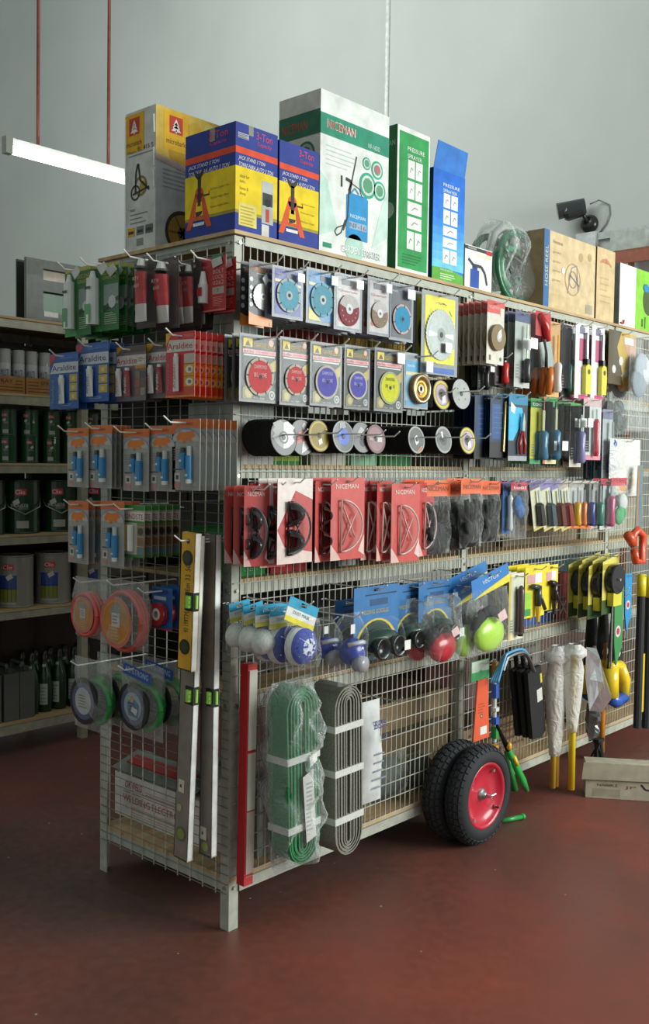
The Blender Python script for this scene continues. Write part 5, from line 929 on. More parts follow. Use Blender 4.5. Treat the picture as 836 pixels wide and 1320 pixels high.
def lock_card(w_, h):
    r = thing('pack'); mb = MB(); T = .012; B = T-h; W2 = w_/2
    mb.card(w_, h, 'd3ad4c'); mb.poly([(-W2, B), (-W2, T), (-W2+w_*.45, T), (-W2+w_*.3, T-h*.3), (w_*.1, B)], '55492e', 1); mb.poly([(w_*.0, T-h*.1), (W2, T-h*.1), (W2, T-h*.45), (w_*.2, T-h*.45)], 'e0a684', 1); mb.rect(w_*.06, T-h*.22, W2-w_*.1, T-h*.09, 'efefec', 2)
    mb.poly([(-w_*.05, B+h*.18), (w_*.28, B+h*.38), (W2, B+h*.42), (W2, B+h*.3), (w_*.05, B+h*.1)], 'b9ad84', 2); mb.circ(-w_*.3, B+h*.28, w_*.07, 'd8d8d0', 2, 8); mb.circ(-w_*.05, B+h*.45, w_*.08, 'e2e4e0', 2, 6); mb.circ(w_*.2, B+h*.12, w_*.2, 'd9a424', 1.5, 10); mb.build('card', PRINT, r)
    mb = MB(); clam(mb, w_, h*.9, .02); mb.build('blister', BLISTER, r); return r
hang('L', lock_card, 785, 820, 428, 497, .20, 4, .03, 'yellow and brown hardware card hung near the right edge', 'hardware pack', 'yellow and brown hardware cards', 'hardware_card', 2)
def generic_bag(w_, h, cont='9aa4a8', seed=1, hd=None, mat=None, inner=MATTE, hdt=None, dep=.05, blobs=3):
    r = thing('pack'); T = .012
    if hd: mb = MB(); mb.card(w_*.95, h*.14, hd); (hdt and mb.text(hdt, -w_*.35, T-h*.11, w_*.7, h*.05, 'f0f0ee')); mb.build('header_card', PRINT, r)
    mb = MB(); rs = random.Random(seed)
    for q in range(blobs): mb.sphere((w_*rs.uniform(-.22, .22), -.004, T-h*rs.uniform(.3, .8)), w_*.26, dep*.3, h*.16, cont if isinstance(cont, str) else cont[q % len(cont)], 10)
    mb.build('contents', inner, r, True)
    mb = MB(); mb.pillow(w_, h*(.9 if hd else 1), dep, 'ffffff', seed, 8, 12, .05, .5, T-(h*.1 if hd else 0), .3); mb.build('plastic_bag', mat or BAG, r, True); return r
hang('L', generic_bag, 812, 850, 432, 556, .24, 2, .09, 'large clear plastic bag at the far right edge', 'bag', 'large plastic bags at the right', 'plastic_bag', 5, cont=('a9b4bc', 'c8ced0', '8d9aa4'), seed=4)
hang('L', generic_bag, 786, 812, 500, 560, .10, 2, .05, 'dark grey plastic bag below the hardware cards', 'bag', 'dark plastic bags', 'plastic_bag', 5, cont='4a5458', seed=14)
hang('L', generic_bag, 786, 826, 566, 640, .20, 1, .05, 'cloudy plastic bag with an orange tool inside', 'bag', None, 'plastic_bag', 5, cont=('d8cdbc', 'e09a5a', 'e6e6e0'), seed=24, mat=MILKY)
hang('L', slim_pack, 616, 628, 455, 506, .10, 3, .03, 'short black tool pack below the wire wheel cards', 'tool pack', G, 'tool_pack', 3, bg='1d1e20', hc='141516', sh='a9acae', hf=.6, tw=.3, stk=.5)
# second row right
def hacksaw_pack(w_, h, sk='1f3f6e'):
    r = thing('pack'); mb = MB(); T = .012; mb.card(w_, h, '17324e'); mb.rect(-w_*.4, T-h*.7, w_*.1, T-h*.15, sk, 1); mb.rect(-w_/2, T-h, w_/2, T-h*.75, '14191c', 1); mb.lines(-w_*.3, T-h*.2, w_*.3, 6, h*.08, '2f6c9a', .003, 2); mb.build('card', PRINT, r)
    mb = MB(); mb.tube([(w_*.3, -.006, T-h*.1), (w_*.22, -.006, T-h*.9)], w_*.05, '9a8a5a', 5); mb.build('blade', METAL, r); return r
G = 'dark blue blade packs'
hang('L', hacksaw_pack, 612, 640, 510, 592, .14, 5, .024, 'dark blue blade pack behind the disc with yellow ring', 'blade pack', G, 'blade_pack', 4)
hang('L', hacksaw_pack, 632, 654, 509, 590, .17, 6, .024, 'dark blue blade pack, middle hook', 'blade pack', G, 'blade_pack', 4, sk='1b4a86')
def plier_pack(w_, h):
    r = thing('pack'); mb = MB(); T = .012; B = T-h; W2 = w_/2
    mb.card(w_, h, '23313c'); mb.rect(-W2, T-h*.16, W2, T-.001, '1f7da6', 1); mb.poly([(-W2, B+h*.3), (-W2+w_*.25, B+h*.3), (W2-w_*.2, T-h*.35), (W2-w_*.3, T-h*.2), (-W2, T-h*.2)], '38b4e0', 1); mb.poly([(-W2+w_*.1, T-h*.12), (-W2+w_*.35, T-h*.2), (-W2+w_*.3, T-h*.3), (-W2+w_*.1, T-h*.26)], 'eef2f2', 2); mb.rect(-W2, B, W2, B+h*.07, '9aa0a6', 1); mb.build('card', PRINT, r)
    mb = MB()
    for s_ in (-1, 1): mb.tube([(s_*.002+w_*.12, -.012, T-h*.55), (w_*(.12+.14*s_), -.012, B+h*.26), (w_*(.12+.1*s_), -.012, B+h*.10)], [.004, .007, .006], 'a8262c', 8)
    mb.build('plier_handles', PLAS, r, True); mb = MB(); mb.prism([(w_*.06, T-h*.55), (w_*.18, T-h*.55), (w_*.2, T-h*.42), (w_*.13, T-h*.28), (w_*.06, T-h*.42)], -.018, -.006, 'b0b6b8'); mb.build('plier_jaws', METAL, r); return r
hang('L', plier_pack, 656, 680, 508, 594, .19, 3, .03, 'cyan and black card of red-handled pliers', 'tool pack', 'plier cards', 'plier_card', 3)
G = 'screwdriver packs in the second row'
hang('L', slim_pack, 684, 702, 514, 598, .18, 4, .032, 'yellow card screwdriver pack with teal handle, left', 'screwdriver', G, 'screwdriver_pack', 3, bg='d5d04a', hd='2f8a48', hc='3f7896', sh='c9c6a4', hf=.45, tw=.3, foot='4a9a6c', text='tool')
hang('L', slim_pack, 701, 718, 512, 598, .19, 3, .036, 'yellow card screwdriver pack with teal handle, right', 'screwdriver', G, 'screwdriver_pack', 3, bg='d8d2a0', hd='3a9a52', hc='346e92', sh='c9c6a4', hf=.45, tw=.3, stk=.2, edge='d8584a')
hang('L', slim_pack, 719, 733, 518, 600, .14, 4, .026, 'dark screwdriver pack with a brown handle', 'screwdriver', G, 'screwdriver_pack', 3, bg='3d4a34', hd='3c7a38', hc='4a2a24', hf=.5, tw=.3)
hang('L', slim_pack, 735, 750, 520, 602, .18, 3, .03, 'green topped pack with a violet handle', 'screwdriver', G, 'screwdriver_pack', 3, bg='c8c4b4', hd='5aa050', hc='8a84b4', hf=.5, tw=.3, stk=.62)
hang('L', slim_pack, 752, 775, 513, 593, .19, 2, .04, 'white card with red stripe and slim white tool', 'tool pack', G, 'tool_card', 2, bg='dcdcda', hd='d8b8b8', hc='c8344c', hf=.6, tw=.12, foot='d88a9a')
hang('L', slim_pack, 762, 775, 585, 618, .12, 2, .04, 'short teal pack under the red striped card', 'tool pack', G, 'tool_pack', 2, bg='2f5f6c', hc='6a9ab4', tw=.25)
hang('L', slim_pack, 777, 790, 528, 616, .17, 3, .04, 'blue handled pack beside the cloudy bag', 'tool pack', G, 'tool_pack', 3, bg='c6cacc', hd='8c8aa8', hc='2f5fa4', hf=.5, tw=.3)
# fourth row right
G = 'tool packs in the third right row'
hang('L', slim_pack, 640, 650, 624, 690, .14, 3, .03, 'narrow blue pack right of the gloves', 'tool pack', G, 'tool_pack', 2, bg='2f66a8', hc='d8dee2', hf=.7, tw=.3, foot='b89a4a')
hang('L', slim_pack, 648, 658, 622, 688, .17, 2, .04, 'second narrow blue pack with a silver tool', 'tool pack', G, 'tool_pack', 2, bg='2f66a8', hc='e2e6ea', hf=.7, tw=.3)
hang('L', generic_bag, 658, 680, 622, 694, .20, 3, .05, 'clear bag with blue and black tools under a red header', 'tool pack', G, 'tool_bag', 4, cont=('2f6aa8', '3c4548', '2a5f9a'), seed=7, hd='c8384a', hdt='tool')
def diag_pack(w_, h, c='8a84b0', hc='4b555a', lean=1):
    r = thing('pack'); mb = MB(); T = .012; B = T-h
    mb.M = Matrix.Rotation(R(-13*lean), 4, 'Y'); mb.card(w_*.75, h, 'd8d4b4', .006); mb.rect(-w_*.36, T-h*.16, w_*.36, T-.001, c, 1); mb.rect(-w_*.36, B, w_*.36, B+h*.06, 'c9bc6c', 1); mb.build('card', PRINT, r)
    mb = MB(); mb.M = Matrix.Rotation(R(-13*lean), 4, 'Y'); mb.tube([(w_*.05, -.012, B+h*.08), (w_*.05, -.012, B+h*.5), (w_*.05, -.012, B+h*.55)], [w_*.2, w_*.17, w_*.06], hc, 8); mb.box(w_*.0, -.014, B+h*.55, w_*.1, -.011, T-h*.2, 'a9b0b4')
    mb.build('tool', PLAS, r); mb = MB(); mb.M = Matrix.Rotation(R(-13*lean), 4, 'Y'); clam(mb, w_*.7, h*.9, .022); mb.build('blister', BLISTER, r); return r
for k_, (xa, xb, c_, hc_, nm) in enumerate(((680, 697, '6a628c', '3c3b34', 'olive'), (693, 712, '8a80b4', '4e5a62', 'grey'), (706, 724, '8478b0', '6a3a2c', 'brown'), (716, 734, 'b8a8a0', '8a3c30', 'rust'))):
    hang('L', diag_pack, xa, xb, 620, 684, .20, 4, .038, f'slanting purple-topped pack with {nm} tool', 'tool pack', 'slanting purple topped packs', 'tool_pack', 2, c=c_, hc=hc_)
for xa, xb, c_, nm in ((733, 745, 'd9a82c', 'yellow'), (744, 753, 'e2762c', 'orange'), (752, 763, '3c3f8c', 'navy'), (762, 774, '2a7a66', 'green')):
    hang('L', slim_pack, xa, xb, 620, 681, .19, 2, .05, f'small clear pack with a {nm} handle', 'tool pack', 'small clear handle packs', 'tool_pack', 3, bg='c8c8c4', hc=c_, hf=.5, tw=.3, foot='e07a3a' if c_ != '2a7a66' else None, hd='b9b4ac')
hang('L', slim_pack, 774, 789, 617, 682, .20, 2, .04, 'red and white topped pack with a pink handle', 'tool pack', 'pink and green brush packs', 'brush_pack', 3, bg='c9d0d0', hd='c83c4c', hc='c05a7c', hf=.6, tw=.25)
hang('L', generic_bag, 787, 808, 616, 686, .22, 2, .05, 'clear bag with a green brush under a red header', 'tool pack', 'pink and green brush packs', 'brush_pack', 6, cont=('3a9a5c', 'c8cfcc'), seed=17, hd='c83c4c')

# ================================================================== fifth row : masks, respirators, goggles on blue cards, knee pads
def mask_bag(w_, h, seed=1, blue=True, tilt=0):
    r = thing('pack'); T = .012; M_ = Matrix.Rotation(R(tilt), 4, 'Y')
    mb = MB(); mb.M = M_; hh = h*.36; mb.box(-w_*.46, -.001, T-hh, w_*.46, .001, -.006, 'e4e6df'); mb.box(-w_*.46, -.001, .006, w_*.46, .001, T, '2aa0c8'); mb.box(-w_*.46, -.001, -.006, -.012, .001, .006, '2aa0c8'); mb.box(.012, -.001, -.006, w_*.46, .001, .006, '2aa0c8')
    mb.lift = .001; mb.rect(-w_*.46, T-hh*.42, w_*.46, -.006, '2aa0c8', 1); mb.rect(-w_*.46, T-hh, w_*.46, T-hh*.78, 'e6d82c', 1); mb.text('DUST MASK', -w_*.26, T-hh*.64, w_*.52, hh*.14, '4a8cab', 2); mb.build('header_card', PRINT, r)
    mb = MB(); z = T-h*.66; R_ = w_*.42
    for q in range(7):
        a0, a1 = q/7*math.pi/2, (q+1)/7*math.pi/2
        mb.lathe([(R_*math.cos(a0), .05*math.sin(a0)), (R_*math.cos(a1), .05*math.sin(a1))], 'dfe2de' if not blue or q < 2 else '3b4fae' if q < 5 else 'd8dce8', 22, 'y', (0, .02, z))
    if blue:
        for q in range(9): a = q*.7; mb.tube([(R_*.2*math.cos(a), -.030, z+R_*.2*math.sin(a)), (R_*.7*math.cos(a+.3), -.012, z+R_*.7*math.sin(a+.3))], .004, 'e4e8f0' if q % 2 else '3b4fae', 5)
    mb.build('mask', MATTE, r, True); mb = MB(); mb.pillow(w_, h*.74, .085, 'ffffff', seed, 8, 10, .05, .4, T-h*.28, .4); mb.build('plastic_bag', BAG, r, True); return r
G = 'bagged dust masks'
hang('L', mask_bag, 312, 340, 778, 846, .13, 2, .06, 'bagged dust mask nearest the corner post, slanting header', 'dust mask', G, 'dust_mask', 5, tilt=-8, blue=False, seed=3)
hang('L', mask_bag, 328, 357, 781, 852, .17, 2, .06, 'bagged dust mask second from the corner post', 'dust mask', G, 'dust_mask', 5, blue=False, seed=5)
hang('L', mask_bag, 346, 390, 781, 856, .19, 2, .06, 'bagged blue and white dust mask, straight header card', 'dust mask', G, 'dust_mask', 5, seed=7)
hang('L', mask_bag, 370, 413, 776, 862, .26, 1, .06, 'bagged blue and white dust mask, tilted header card', 'dust mask', G, 'dust_mask', 5, seed=9, tilt=22, extra=.015)
def resp_bag(w_, h):
    r = thing('pack'); T = .012; mb = MB(); z = T-h*.58
    mb.sphere((0, -.005, z+h*.04), w_*.36, .04, h*.20, '3546a0', 14); mb.tube([(-w_*.3, -.02, z+h*.16), (0, -.045, z+h*.20), (w_*.3, -.02, z+h*.16)], .008, 'c9ccd8', 8); mb.cyl((-w_*.05, -.03, z-h*.1), (-w_*.05, -.06, z-h*.1), w_*.20, 'a3a4ac', 18); mb.lift = .04; mb.circ(w_*.05, z+h*.1, w_*.05, 'f0f0f2', 4, 10)
    mb.build('respirator', PLAS, r, True); mb = MB(); mb.pillow(w_, h, .10, 'ffffff', 21, 8, 12, .35, .4, T, .4); mb.build('plastic_bag', BAG, r, True)
    mb = MB(); mb.lift = .03; mb.rect(-w_*.30, T-h*.26, -w_*.14, T-h*.13, 'e6e8e6', 1); mb.build('price_sticker', PRINT, r); return r
hang('L', resp_bag, 436, 470, 790, 882, .25, 1, .1, 'blue half-mask respirator in a clear bag', 'respirator', None, 'respirator', 0, extra=.02)
hang('L', resp_bag, 402, 436, 795, 868, .15, 1, .1, 'dark blue respirator in a bag behind the dust masks', 'respirator', None, 'respirator', 0)
def gog_card(w_, h, lift=True):
    r = thing('pack'); T = .012; B = T-h; W2 = w_/2; mb = MB()
    mb.card(w_, h, '2f74b0', .014); mb.rect(-W2*.5, T-h*.14, W2*.9, T-h*.12, '15324c', 1); mb.text('WELDING GOGGLES', -W2*.7, T-h*.42, w_*.62, h*.06, 'c9b24a', 2); mb.rect(-W2*.3, T-h*.30, W2*.5, T-h*.2, '24507c', 1)
    arc = [(W2*.98*math.cos(a), B+h*.02+h*.48*math.sin(a)) for a in [math.pi*i/14 for i in range(15)]]; mb.poly(arc, 'e0c62e', 2); mb.poly([(x*.9, z-.006) for x, z in arc], '1d3a30', 3); mb.build('card', PRINT, r)
    mb = MB(); z = B+h*.15; mb.sphere((0, -.02, z), w_*.42, .035, h*.20, '18382a', 14)
    for s_ in (-.22, .14): mb.lathe([(.0, .04), (w_*.13, .045), (w_*.16, .075), (w_*.13, .078), (w_*.12, .06), (0, .058)], '1c2220', 18, 'y', (w_*s_, -.0, z-h*.05))
    mb.build('goggles', PLAS, r, True); mb = MB(); mb.lift = .08; mb.rect(w_*.22, z-h*.13, w_*.36, z+h*.02, 'e8eae6', 1); mb.build('price_sticker', PRINT, r)
    mb = MB(); mb.pillow(w_*.98, h*.6, .17, 'ffffff', 31, 8, 10, .0, .2, B+h*.5, .4); mb.build('blister', BLISTER, r, True); return r
G = 'welding goggles on blue cards'
hang('L', gog_card, 432, 466, 772, 842, .12, 1, .05, 'welding goggles on a blue card behind the respirator', 'goggles', G, 'welding_goggles', 3)
hang('L', gog_card, 457, 514, 755, 838, .22, 1, .05, 'green welding goggles on the largest blue card', 'goggles', G, 'welding_goggles', 3, extra=.02)
hang('L', gog_card, 508, 553, 752, 826, .14, 1, .06, 'welding goggles on a blue card, middle one', 'goggles', G, 'welding_goggles', 3)
hang('L', gog_card, 540, 582, 748, 820, .17, 1, .06, 'green welding goggles on a blue card beside the red pad', 'goggles', G, 'welding_goggles', 3)
def pad_bag(w_, h, c='b82a36', c2='1f2224', hd=None, seed=1):
    r = thing('pack'); T = .012; B = T-h; mb = MB()
    if hd:
        h2 = MB(); h2.M = Matrix.Rotation(R(-12), 4, 'Y'); h2.card(w_*.9, h*.24, '2d7cc4'); h2.poly([(-w_*.45, T-h*.24), (w_*.45, T-h*.24), (w_*.45, T-h*.14), (-w_*.2, T-h*.20)], 'e8d83c', 1); h2.text('VECTOR', -w_*.2, T-h*.11, w_*.4, h*.05, 'dfeaf4', 2); h2.build('header_card', PRINT, r)
    mb.sphere((0, .0, B+h*.24), w_*.34, .032, h*.22, c, 14); mb.build('pad_shell', PLAS, r, True)
    mb = MB(); mb.sphere((w_*.10, .016, B+h*.30), w_*.34, .03, h*.28, c2, 12); mb.sphere((-w_*.16, .012, B+h*.34), w_*.2, .025, h*.2, c2, 10); mb.build('pad_lining', MATTE, r, True)
    mb = MB(); mb.pillow(w_, h*(.80 if hd else 1), .10, 'ffffff', seed, 8, 12, .15, .4, T-h*(.2 if hd else 0), .35); mb.build('plastic_bag', BAG, r, True)
    mb = MB(); mb.lift = .045; mb.poly([(-w_*.05, T-h*.5), (w_*.12, T-h*.44), (w_*.2, T-h*.56), (w_*.02, T-h*.60)], 'e8c0c0', 1); mb.build('price_sticker', PRINT, r); return r
G = 'bagged knee pads'
hang('L', pad_bag, 521, 558, 770, 853, .16, 1, .05, 'dark red knee pad in a bag, left one', 'knee pad', G, 'knee_pad', 3, seed=4)
hang('L', pad_bag, 548, 594, 766, 855, .24, 1, .05, 'dark red knee pad in a bag, right one', 'knee pad', G, 'knee_pad', 3, seed=6, extra=.02)
hang('L', pad_bag, 583, 616, 752, 848, .19, 1, .05, 'lime green knee pad in a bag, left one', 'knee pad', G, 'knee_pad', 3, c='a8dc3c', seed=8, hd=True)
hang('L', pad_bag, 605, 658, 737, 842, .25, 2, .10, 'lime green knee pad under a blue header card', 'knee pad', G, 'knee_pad', 3, c='b4e63c', seed=10, hd=True, extra=.02)
G = 'tool cards in the fifth row'
hang('L', slim_pack, 640, 655, 745, 828, .12, 3, .03, 'yellow topped slim card behind the lime knee pad', 'tool pack', G, 'tool_card', 3, bg='d4d0c0', hd='e0d430', hc='5a3a3c')
hang('L', slim_pack, 656, 675, 739, 824, .20, 3, .03, 'cream and yellow card with a long brown tool', 'tool pack', G, 'tool_card', 2, bg='e6e4cc', hc='4a2f2e', sh='4a2f2e', hf=.75, tw=.2, edge='e6c860')
def nozzle_card(w_, h, c='39423c', tip='e0b83a', grn=True):
    r = thing('pack'); T = .012; B = T-h; W2 = w_/2; mb = MB(); mb.card(w_, h*.9, 'ecd82c'); mb.rect(-W2+w_*.1, T-h*.3, W2-w_*.3, T-h*.14, 'd8a0a0', 1); mb.rect(w_*.0, T-h*.3, w_*.34, T-h*.12, 'eeeeec', 2)
    if grn: mb.rect(-W2, B+h*.14, -W2+w_*.3, B+h*.55, '9fd83c', 1); mb.rect(-W2, B+h*.14, -W2+w_*.3, B+h*.26, '2f9a4a', 2)
    mb.build('card', PRINT, r); mb = MB(); mb.tube([(w_*.02, -.016, T-h*.34), (w_*.02, -.016, B+h*.3)], [.014, .012], c, 10); mb.tube([(w_*.02, -.016, T-h*.36), (-w_*.3, -.016, T-h*.34)], .011, c, 8); mb.tube([(w_*.06, -.016, T-h*.46), (w_*.36, -.018, B+h*.22)], .008, c, 8); mb.build('spray_gun', PLAS, r, True)
    mb = MB(); mb.tube([(w_*.02, -.016, B+h*.3), (w_*.02, -.016, B+h*.02)], [.012, .007], tip, 10); mb.build('nozzle', PLAS, r); return r
G = 'yellow hose gun cards'
hang('L', nozzle_card, 677, 702, 730, 802, .20, 3, .04, 'yellow card with grey hose gun and amber nozzle', 'hose gun', G, 'hose_gun_card', 2)
hang('L', nozzle_card, 702, 719, 728, 792, .19, 2, .04, 'yellow card with black hose gun, right one', 'hose gun', G, 'hose_gun_card', 2, c='1c1d20', tip='2a2a2c', grn=False)
def tape_card(w_, h):
    r = thing('pack'); T = .012; B = T-h; mb = MB(); mb.add([(-w_/2, -.001, T-h*.12), (w_/2, -.001, T+.0), (w_/2, -.001, B+h*.02), (-w_/2, -.001, B), (-w_/2, .001, T-h*.12), (w_/2, .001, T), (w_/2, .001, B+h*.02), (-w_/2, .001, B)], [(0, 3, 2, 1), (4, 5, 6, 7), (0, 1, 5, 4), (1, 2, 6, 5), (2, 3, 7, 6), (3, 0, 4, 7)], 'dcd46a'); mb.lift = .001; mb.rect(-w_*.5, T-h*.26, w_*.4, T-h*.16, 'b8a83a', 1); mb.rect(-w_*.5, B, w_*.5, B+h*.24, '3c5a34', 1); mb.build('card', PRINT, r)
    mb = MB(); mb.lathe([(0, .004), (w_*.40, .004), (w_*.42, .012), (w_*.42, .034), (w_*.40, .04), (0, .04)], '1e1f20', 24, 'y', (0, 0, T-h*.42)); mb.cyl((0, -.04, T-h*.42), (0, -.05, T-h*.42), .006, 'a9a9a4', 10); mb.build('tape_case', PLAS, r)
    mb = MB(); mb.box(-w_*.24, -.036, B+h*.14, w_*.26, -.006, B+h*.36, 'd8cf3c'); mb.box(-w_*.2, -.03, B+h*.36, w_*.2, -.01, B+h*.5, '26282a'); mb.build('grip', PLAS, r); return r
hang('L', tape_card, 759, 778, 720, 796, .15, 3, .05, 'yellow card with black and yellow cutter, left one', 'cutter pack', 'black and yellow cutter cards', 'cutter_card', 2)
hang('L', tape_card, 777, 798, 714, 790, .20, 3, .05, 'yellow card with black and yellow cutter, right one', 'cutter pack', 'black and yellow cutter cards', 'cutter_card', 2)

# ================================================================== bottom zone of the long side
# folding red level / bar
a = LP(329, 855, .07); b_ = LP(327, 1138, .07); L_ = a.z-b_.z
r_ = thing('red_level', 'long red spirit level with clear plastic strips by the corner post', 'spirit level', (a.x-.012, -.07, a.z)); r_.rotation_euler = (0, math.atan((a.x-LP(321, 1138, .07).x)/L_)*.6, 0)
mb = MB(); mb.box(-.018, 0, -L_, .020, .034, 0, 'c0262c'); mb.build('body', PLAS, r_)
for z0, z1, c_ in ((-.02, -.27, 'c9c8bc'), (-.28, -.46, 'b3b1a6'), (-.465, -.66, 'a89a8e'), (-.67, -L_+.03, 'b98c80')):
    mb = MB(); mb.box(-.014, -.004, z1, .0185, -.0005, z0, c_); mb.build('cover_strip', PLAS, r_)
# netting bundles
def bundle(name, label, px0, px1, py0, py1, d, th, c, strap_zs, tilt=0, wrap=None, bands=True, inner=None, cat='netting'):
    a = LP(px0, (py0+py1)/2, d); b_ = LP(px1, (py0+py1)/2, d); t_ = LP((px0+px1)/2, py0, d); bt = LP((px0+px1)/2, py1, d)
    W = b_.x-a.x; H = t_.z-bt.z; r_ = thing(name, label, cat, ((a.x+b_.x)/2, -d, t_.z)); r_.rotation_euler = (0, R(tilt), 0)
    def stad(w_, h, off=0, n=10, skew=0):
        P = []; rr = w_/2
        for i in range(n+1): t2 = math.pi*i/n; P.append((rr*math.cos(t2)+skew, -off-rr*1.1+rr*1.1*math.sin(t2)))
        for i in range(n+1): t2 = math.pi+math.pi*i/n; P.append((rr*math.cos(t2)-skew, -off-h+rr*1.1+rr*1.1*math.sin(t2)))
        return P
    mb = MB(); nl = 9
    for q in range(nl):
        w_ = W*(1-q/nl*.92); hh = H*(1-q/nl*.16); off = (H-hh)/2; P = stad(w_, hh, off)
        P2 = stad(max(w_-W/nl*.70, .004), hh-W/nl*.7, off+W/nl*.35); n_ = len(P); jit = [.007*noise.noise(Vector((q*1.3, z*11, px0))) for x, z in P]
        yf = .004*(q % 2); V = [(x+j, yf, z) for (x, z), j in zip(P, jit)]+[(x+j, yf, z) for (x, z), j in zip(P2, jit)]+[(x+j, th, z) for (x, z), j in zip(P, jit)]
        Fs = [(i, (i+1) % n_, n_+(i+1) % n_, n_+i) for i in range(n_)]+[(i, 2*n_+i, 2*n_+(i+1) % n_, (i+1) % n_) for i in range(n_)]
        mb.add(V, Fs, (inner if inner and q % 2 else c))
    mb.build('net_roll', NETM, r_, False)
    for z in strap_zs:
        s_ = MB(); zz = -H*z; e = .003; s_.box(-W/2-e, -e, zz-.011, W/2+e, th+e, zz+.011, 'd2d5cf'); s_.build('strap', MATTE, r_)
    return r_, W, H, th
r_, W_, H_, th_ = bundle('net_bundle', 'folded grey shade net bundle tied with three white straps', 430, 465, 884, 1102, .20, .125, '8c8b7e', (.24, .50, .78), -1.5, inner='a3a296')
mb = MB(); mb.lift = .001; 
r_, W_, H_, th_ = bundle('net_bundle', 'green shade net bundle wrapped in clear plastic with paper label', 368, 408, 886, 1114, .19, .085, '2f8a52', (.40, .79), -2, inner='49a06c')
mb = MB(); mb.lift = .012; mb.poly([(-W_*.12, -H_*.50), (W_*.22, -H_*.47), (W_*.30, -H_*.86), (-W_*.02, -H_*.88)], 'dfe0da', 1); mb.lines(-W_*.02, -H_*.54, W_*.2, 12, H_*.024, 'a8b0b0', None, 2); mb.build('paper_label', PRINT, r_); mb = MB(); mb.lift = .012; mb.poly([(W_*.10, -H_*.40), (W_*.34, -H_*.37), (W_*.36, -H_*.43), (W_*.12, -H_*.46)], 'ecece8', 1); mb.build('price_sticker', PRINT, r_)
mb = MB(); mb.M = Matrix.Translation((0, .045, 0)); mb.pillow(W_*1.3, H_*1.07, .18, 'ffffff', 13, 12, 26, .0, .5, .02, .2); mb.build('plastic_wrap', WRAP, r_, True)
# white printed bag behind
p0 = LP(462, 905, .04); p1 = LP(480, 1030, .04)
r_ = thing('printed_bag', 'white bag with blue printing behind the grey net bundle', 'bag', ((p0.x+p1.x)/2, -.055, p0.z))
mb = MB(); hh = p0.z-p1.z; mb.pillow(.14, hh, .06, 'd5d8d6', 3, 8, 12, .2, .3, 0, .5); mb.lift = .033; mb.text('BESR', -.01, -hh*.26, .07, .03, '3a4a8c', 3); mb.text('C', .04, -hh*.40, .02, .03, '3a4a8c', 3); mb.lines(-.01, -hh*.5, .06, 5, .03, '8a90a4', .006, 3); mb.build('bag', CARTON, r_, True)
hook((LP(406, 942, 0).x, 0, LP(406, 932, 0).z), 'L', .15, 'silver hook beside the green net bundle', colr='b8bab8')
hook((p0.x+.04, 0, p0.z+.02), 'L', .18, 'silver hook above the white printed bag', colr='b8bab8')

# wheelbarrow wheels standing on the floor
def wheel(name, label, px, py, d, Rw, lean=0):
    g = LP(px, py, d); r = thing(name, label, 'wheel', (g.x, -d, 0)); c = (0, 0, Rw); wd = .046
    mb = MB(); prof = []
    for i in range(17): t_ = -math.pi*.62+math.pi*1.24*i/16; prof.append((Rw-.045+.043*math.cos(t_), .044*math.sin(t_)))
    prof = [(Rw-.070, -.030)]+prof+[(Rw-.070, .030), (Rw-.070, -.030)]; mb.lathe(prof, '24262a', 48, 'y', c)
    mb.build('tyre', RUBBER, r, True)
    mb = MB()
    for q in range(40):
        a0 = q*2*math.pi/40
        for k_ in (-2, -1, 0, 1, 2):
            aa = a0+(.03 if k_ % 2 else 0); rr = Rw-.045+.0445*math.cos(k_*.42); y = -.0445*math.sin(k_*.42)
            u = Vector((math.cos(aa), 0, math.sin(aa))); t_ = Vector((-math.sin(aa), 0, math.cos(aa))); n_ = Vector((u.x*math.cos(k_*.42), -math.sin(k_*.42), u.z*math.cos(k_*.42))); s_ = n_.cross(t_)
            o = Vector(c)+u*rr+Vector((0, y, 0)); V = []
            for dn in (-.002, .0028):
                for a_, b_ in ((-.011, -.007), (.011, -.007), (.011, .007), (-.011, .007)): V.append(o+t_*a_+s_*b_+n_*dn)
            mb.add(V, [(4, 5, 6, 7), (0, 1, 5, 4), (1, 2, 6, 5), (2, 3, 7, 6), (3, 0, 4, 7)], '2b2d31')
    tag(mb.build('tread', RUBBER, r), kind='stuff')
    Ri = Rw-.066; mb = MB(); mb.lathe([(Ri, -.034), (Ri+.004, .036), (Ri-.006, .040), (Ri-.012, .030), (Ri-.03, .012), (.05, .006), (.03, .012), (.0, .012)], 'c2263a', 40, 'y', c); mb.lathe([(Ri, -.034), (Ri-.012, -.030), (Ri-.03, -.012), (.03, -.008), (0, -.008)], 'c2263a', 40, 'y', c); mb.build('rim', PLAS, r, True)
    mb = MB(); mb.lathe([(.0, .034), (.012, .034), (.012, .024), (.022, .022), (.026, .012), (.026, .004)], 'b9bbbd', 20, 'y', c); mb.build('hub', METAL, r, True); mb = MB(); mb.cyl((0, -.03, Rw), (.0, -.06, Rw), .007, 'c9cbcc', 10); mb.tube([(0, -.05, Rw), (.035, -.055, Rw+.004)], .004, 'd0d2d2', 8); mb.build('axle', METAL, r)
    for q in range(4):
        a = q*math.pi/2+.9; x, z = (Ri-.022)*math.cos(a), Rw+(Ri-.022)*math.sin(a); mb = MB(); mb.cyl((x, -.018, z), (x, -.028, z), .007, 'd0cfc8', 6); mb.build('bolt', METAL, r)
    mb = MB(); mb.tube([(Ri*.7, -.01, Rw-Ri*.55), (Ri*.6, -.045, Rw-Ri*.5)], .004, '1c1c1c', 6); mb.build('valve', RUBBER, r)
    return r
wheel('wheelbarrow_wheel', 'front black wheelbarrow wheel with a glossy red rim', 617, 1010, .155, .195)
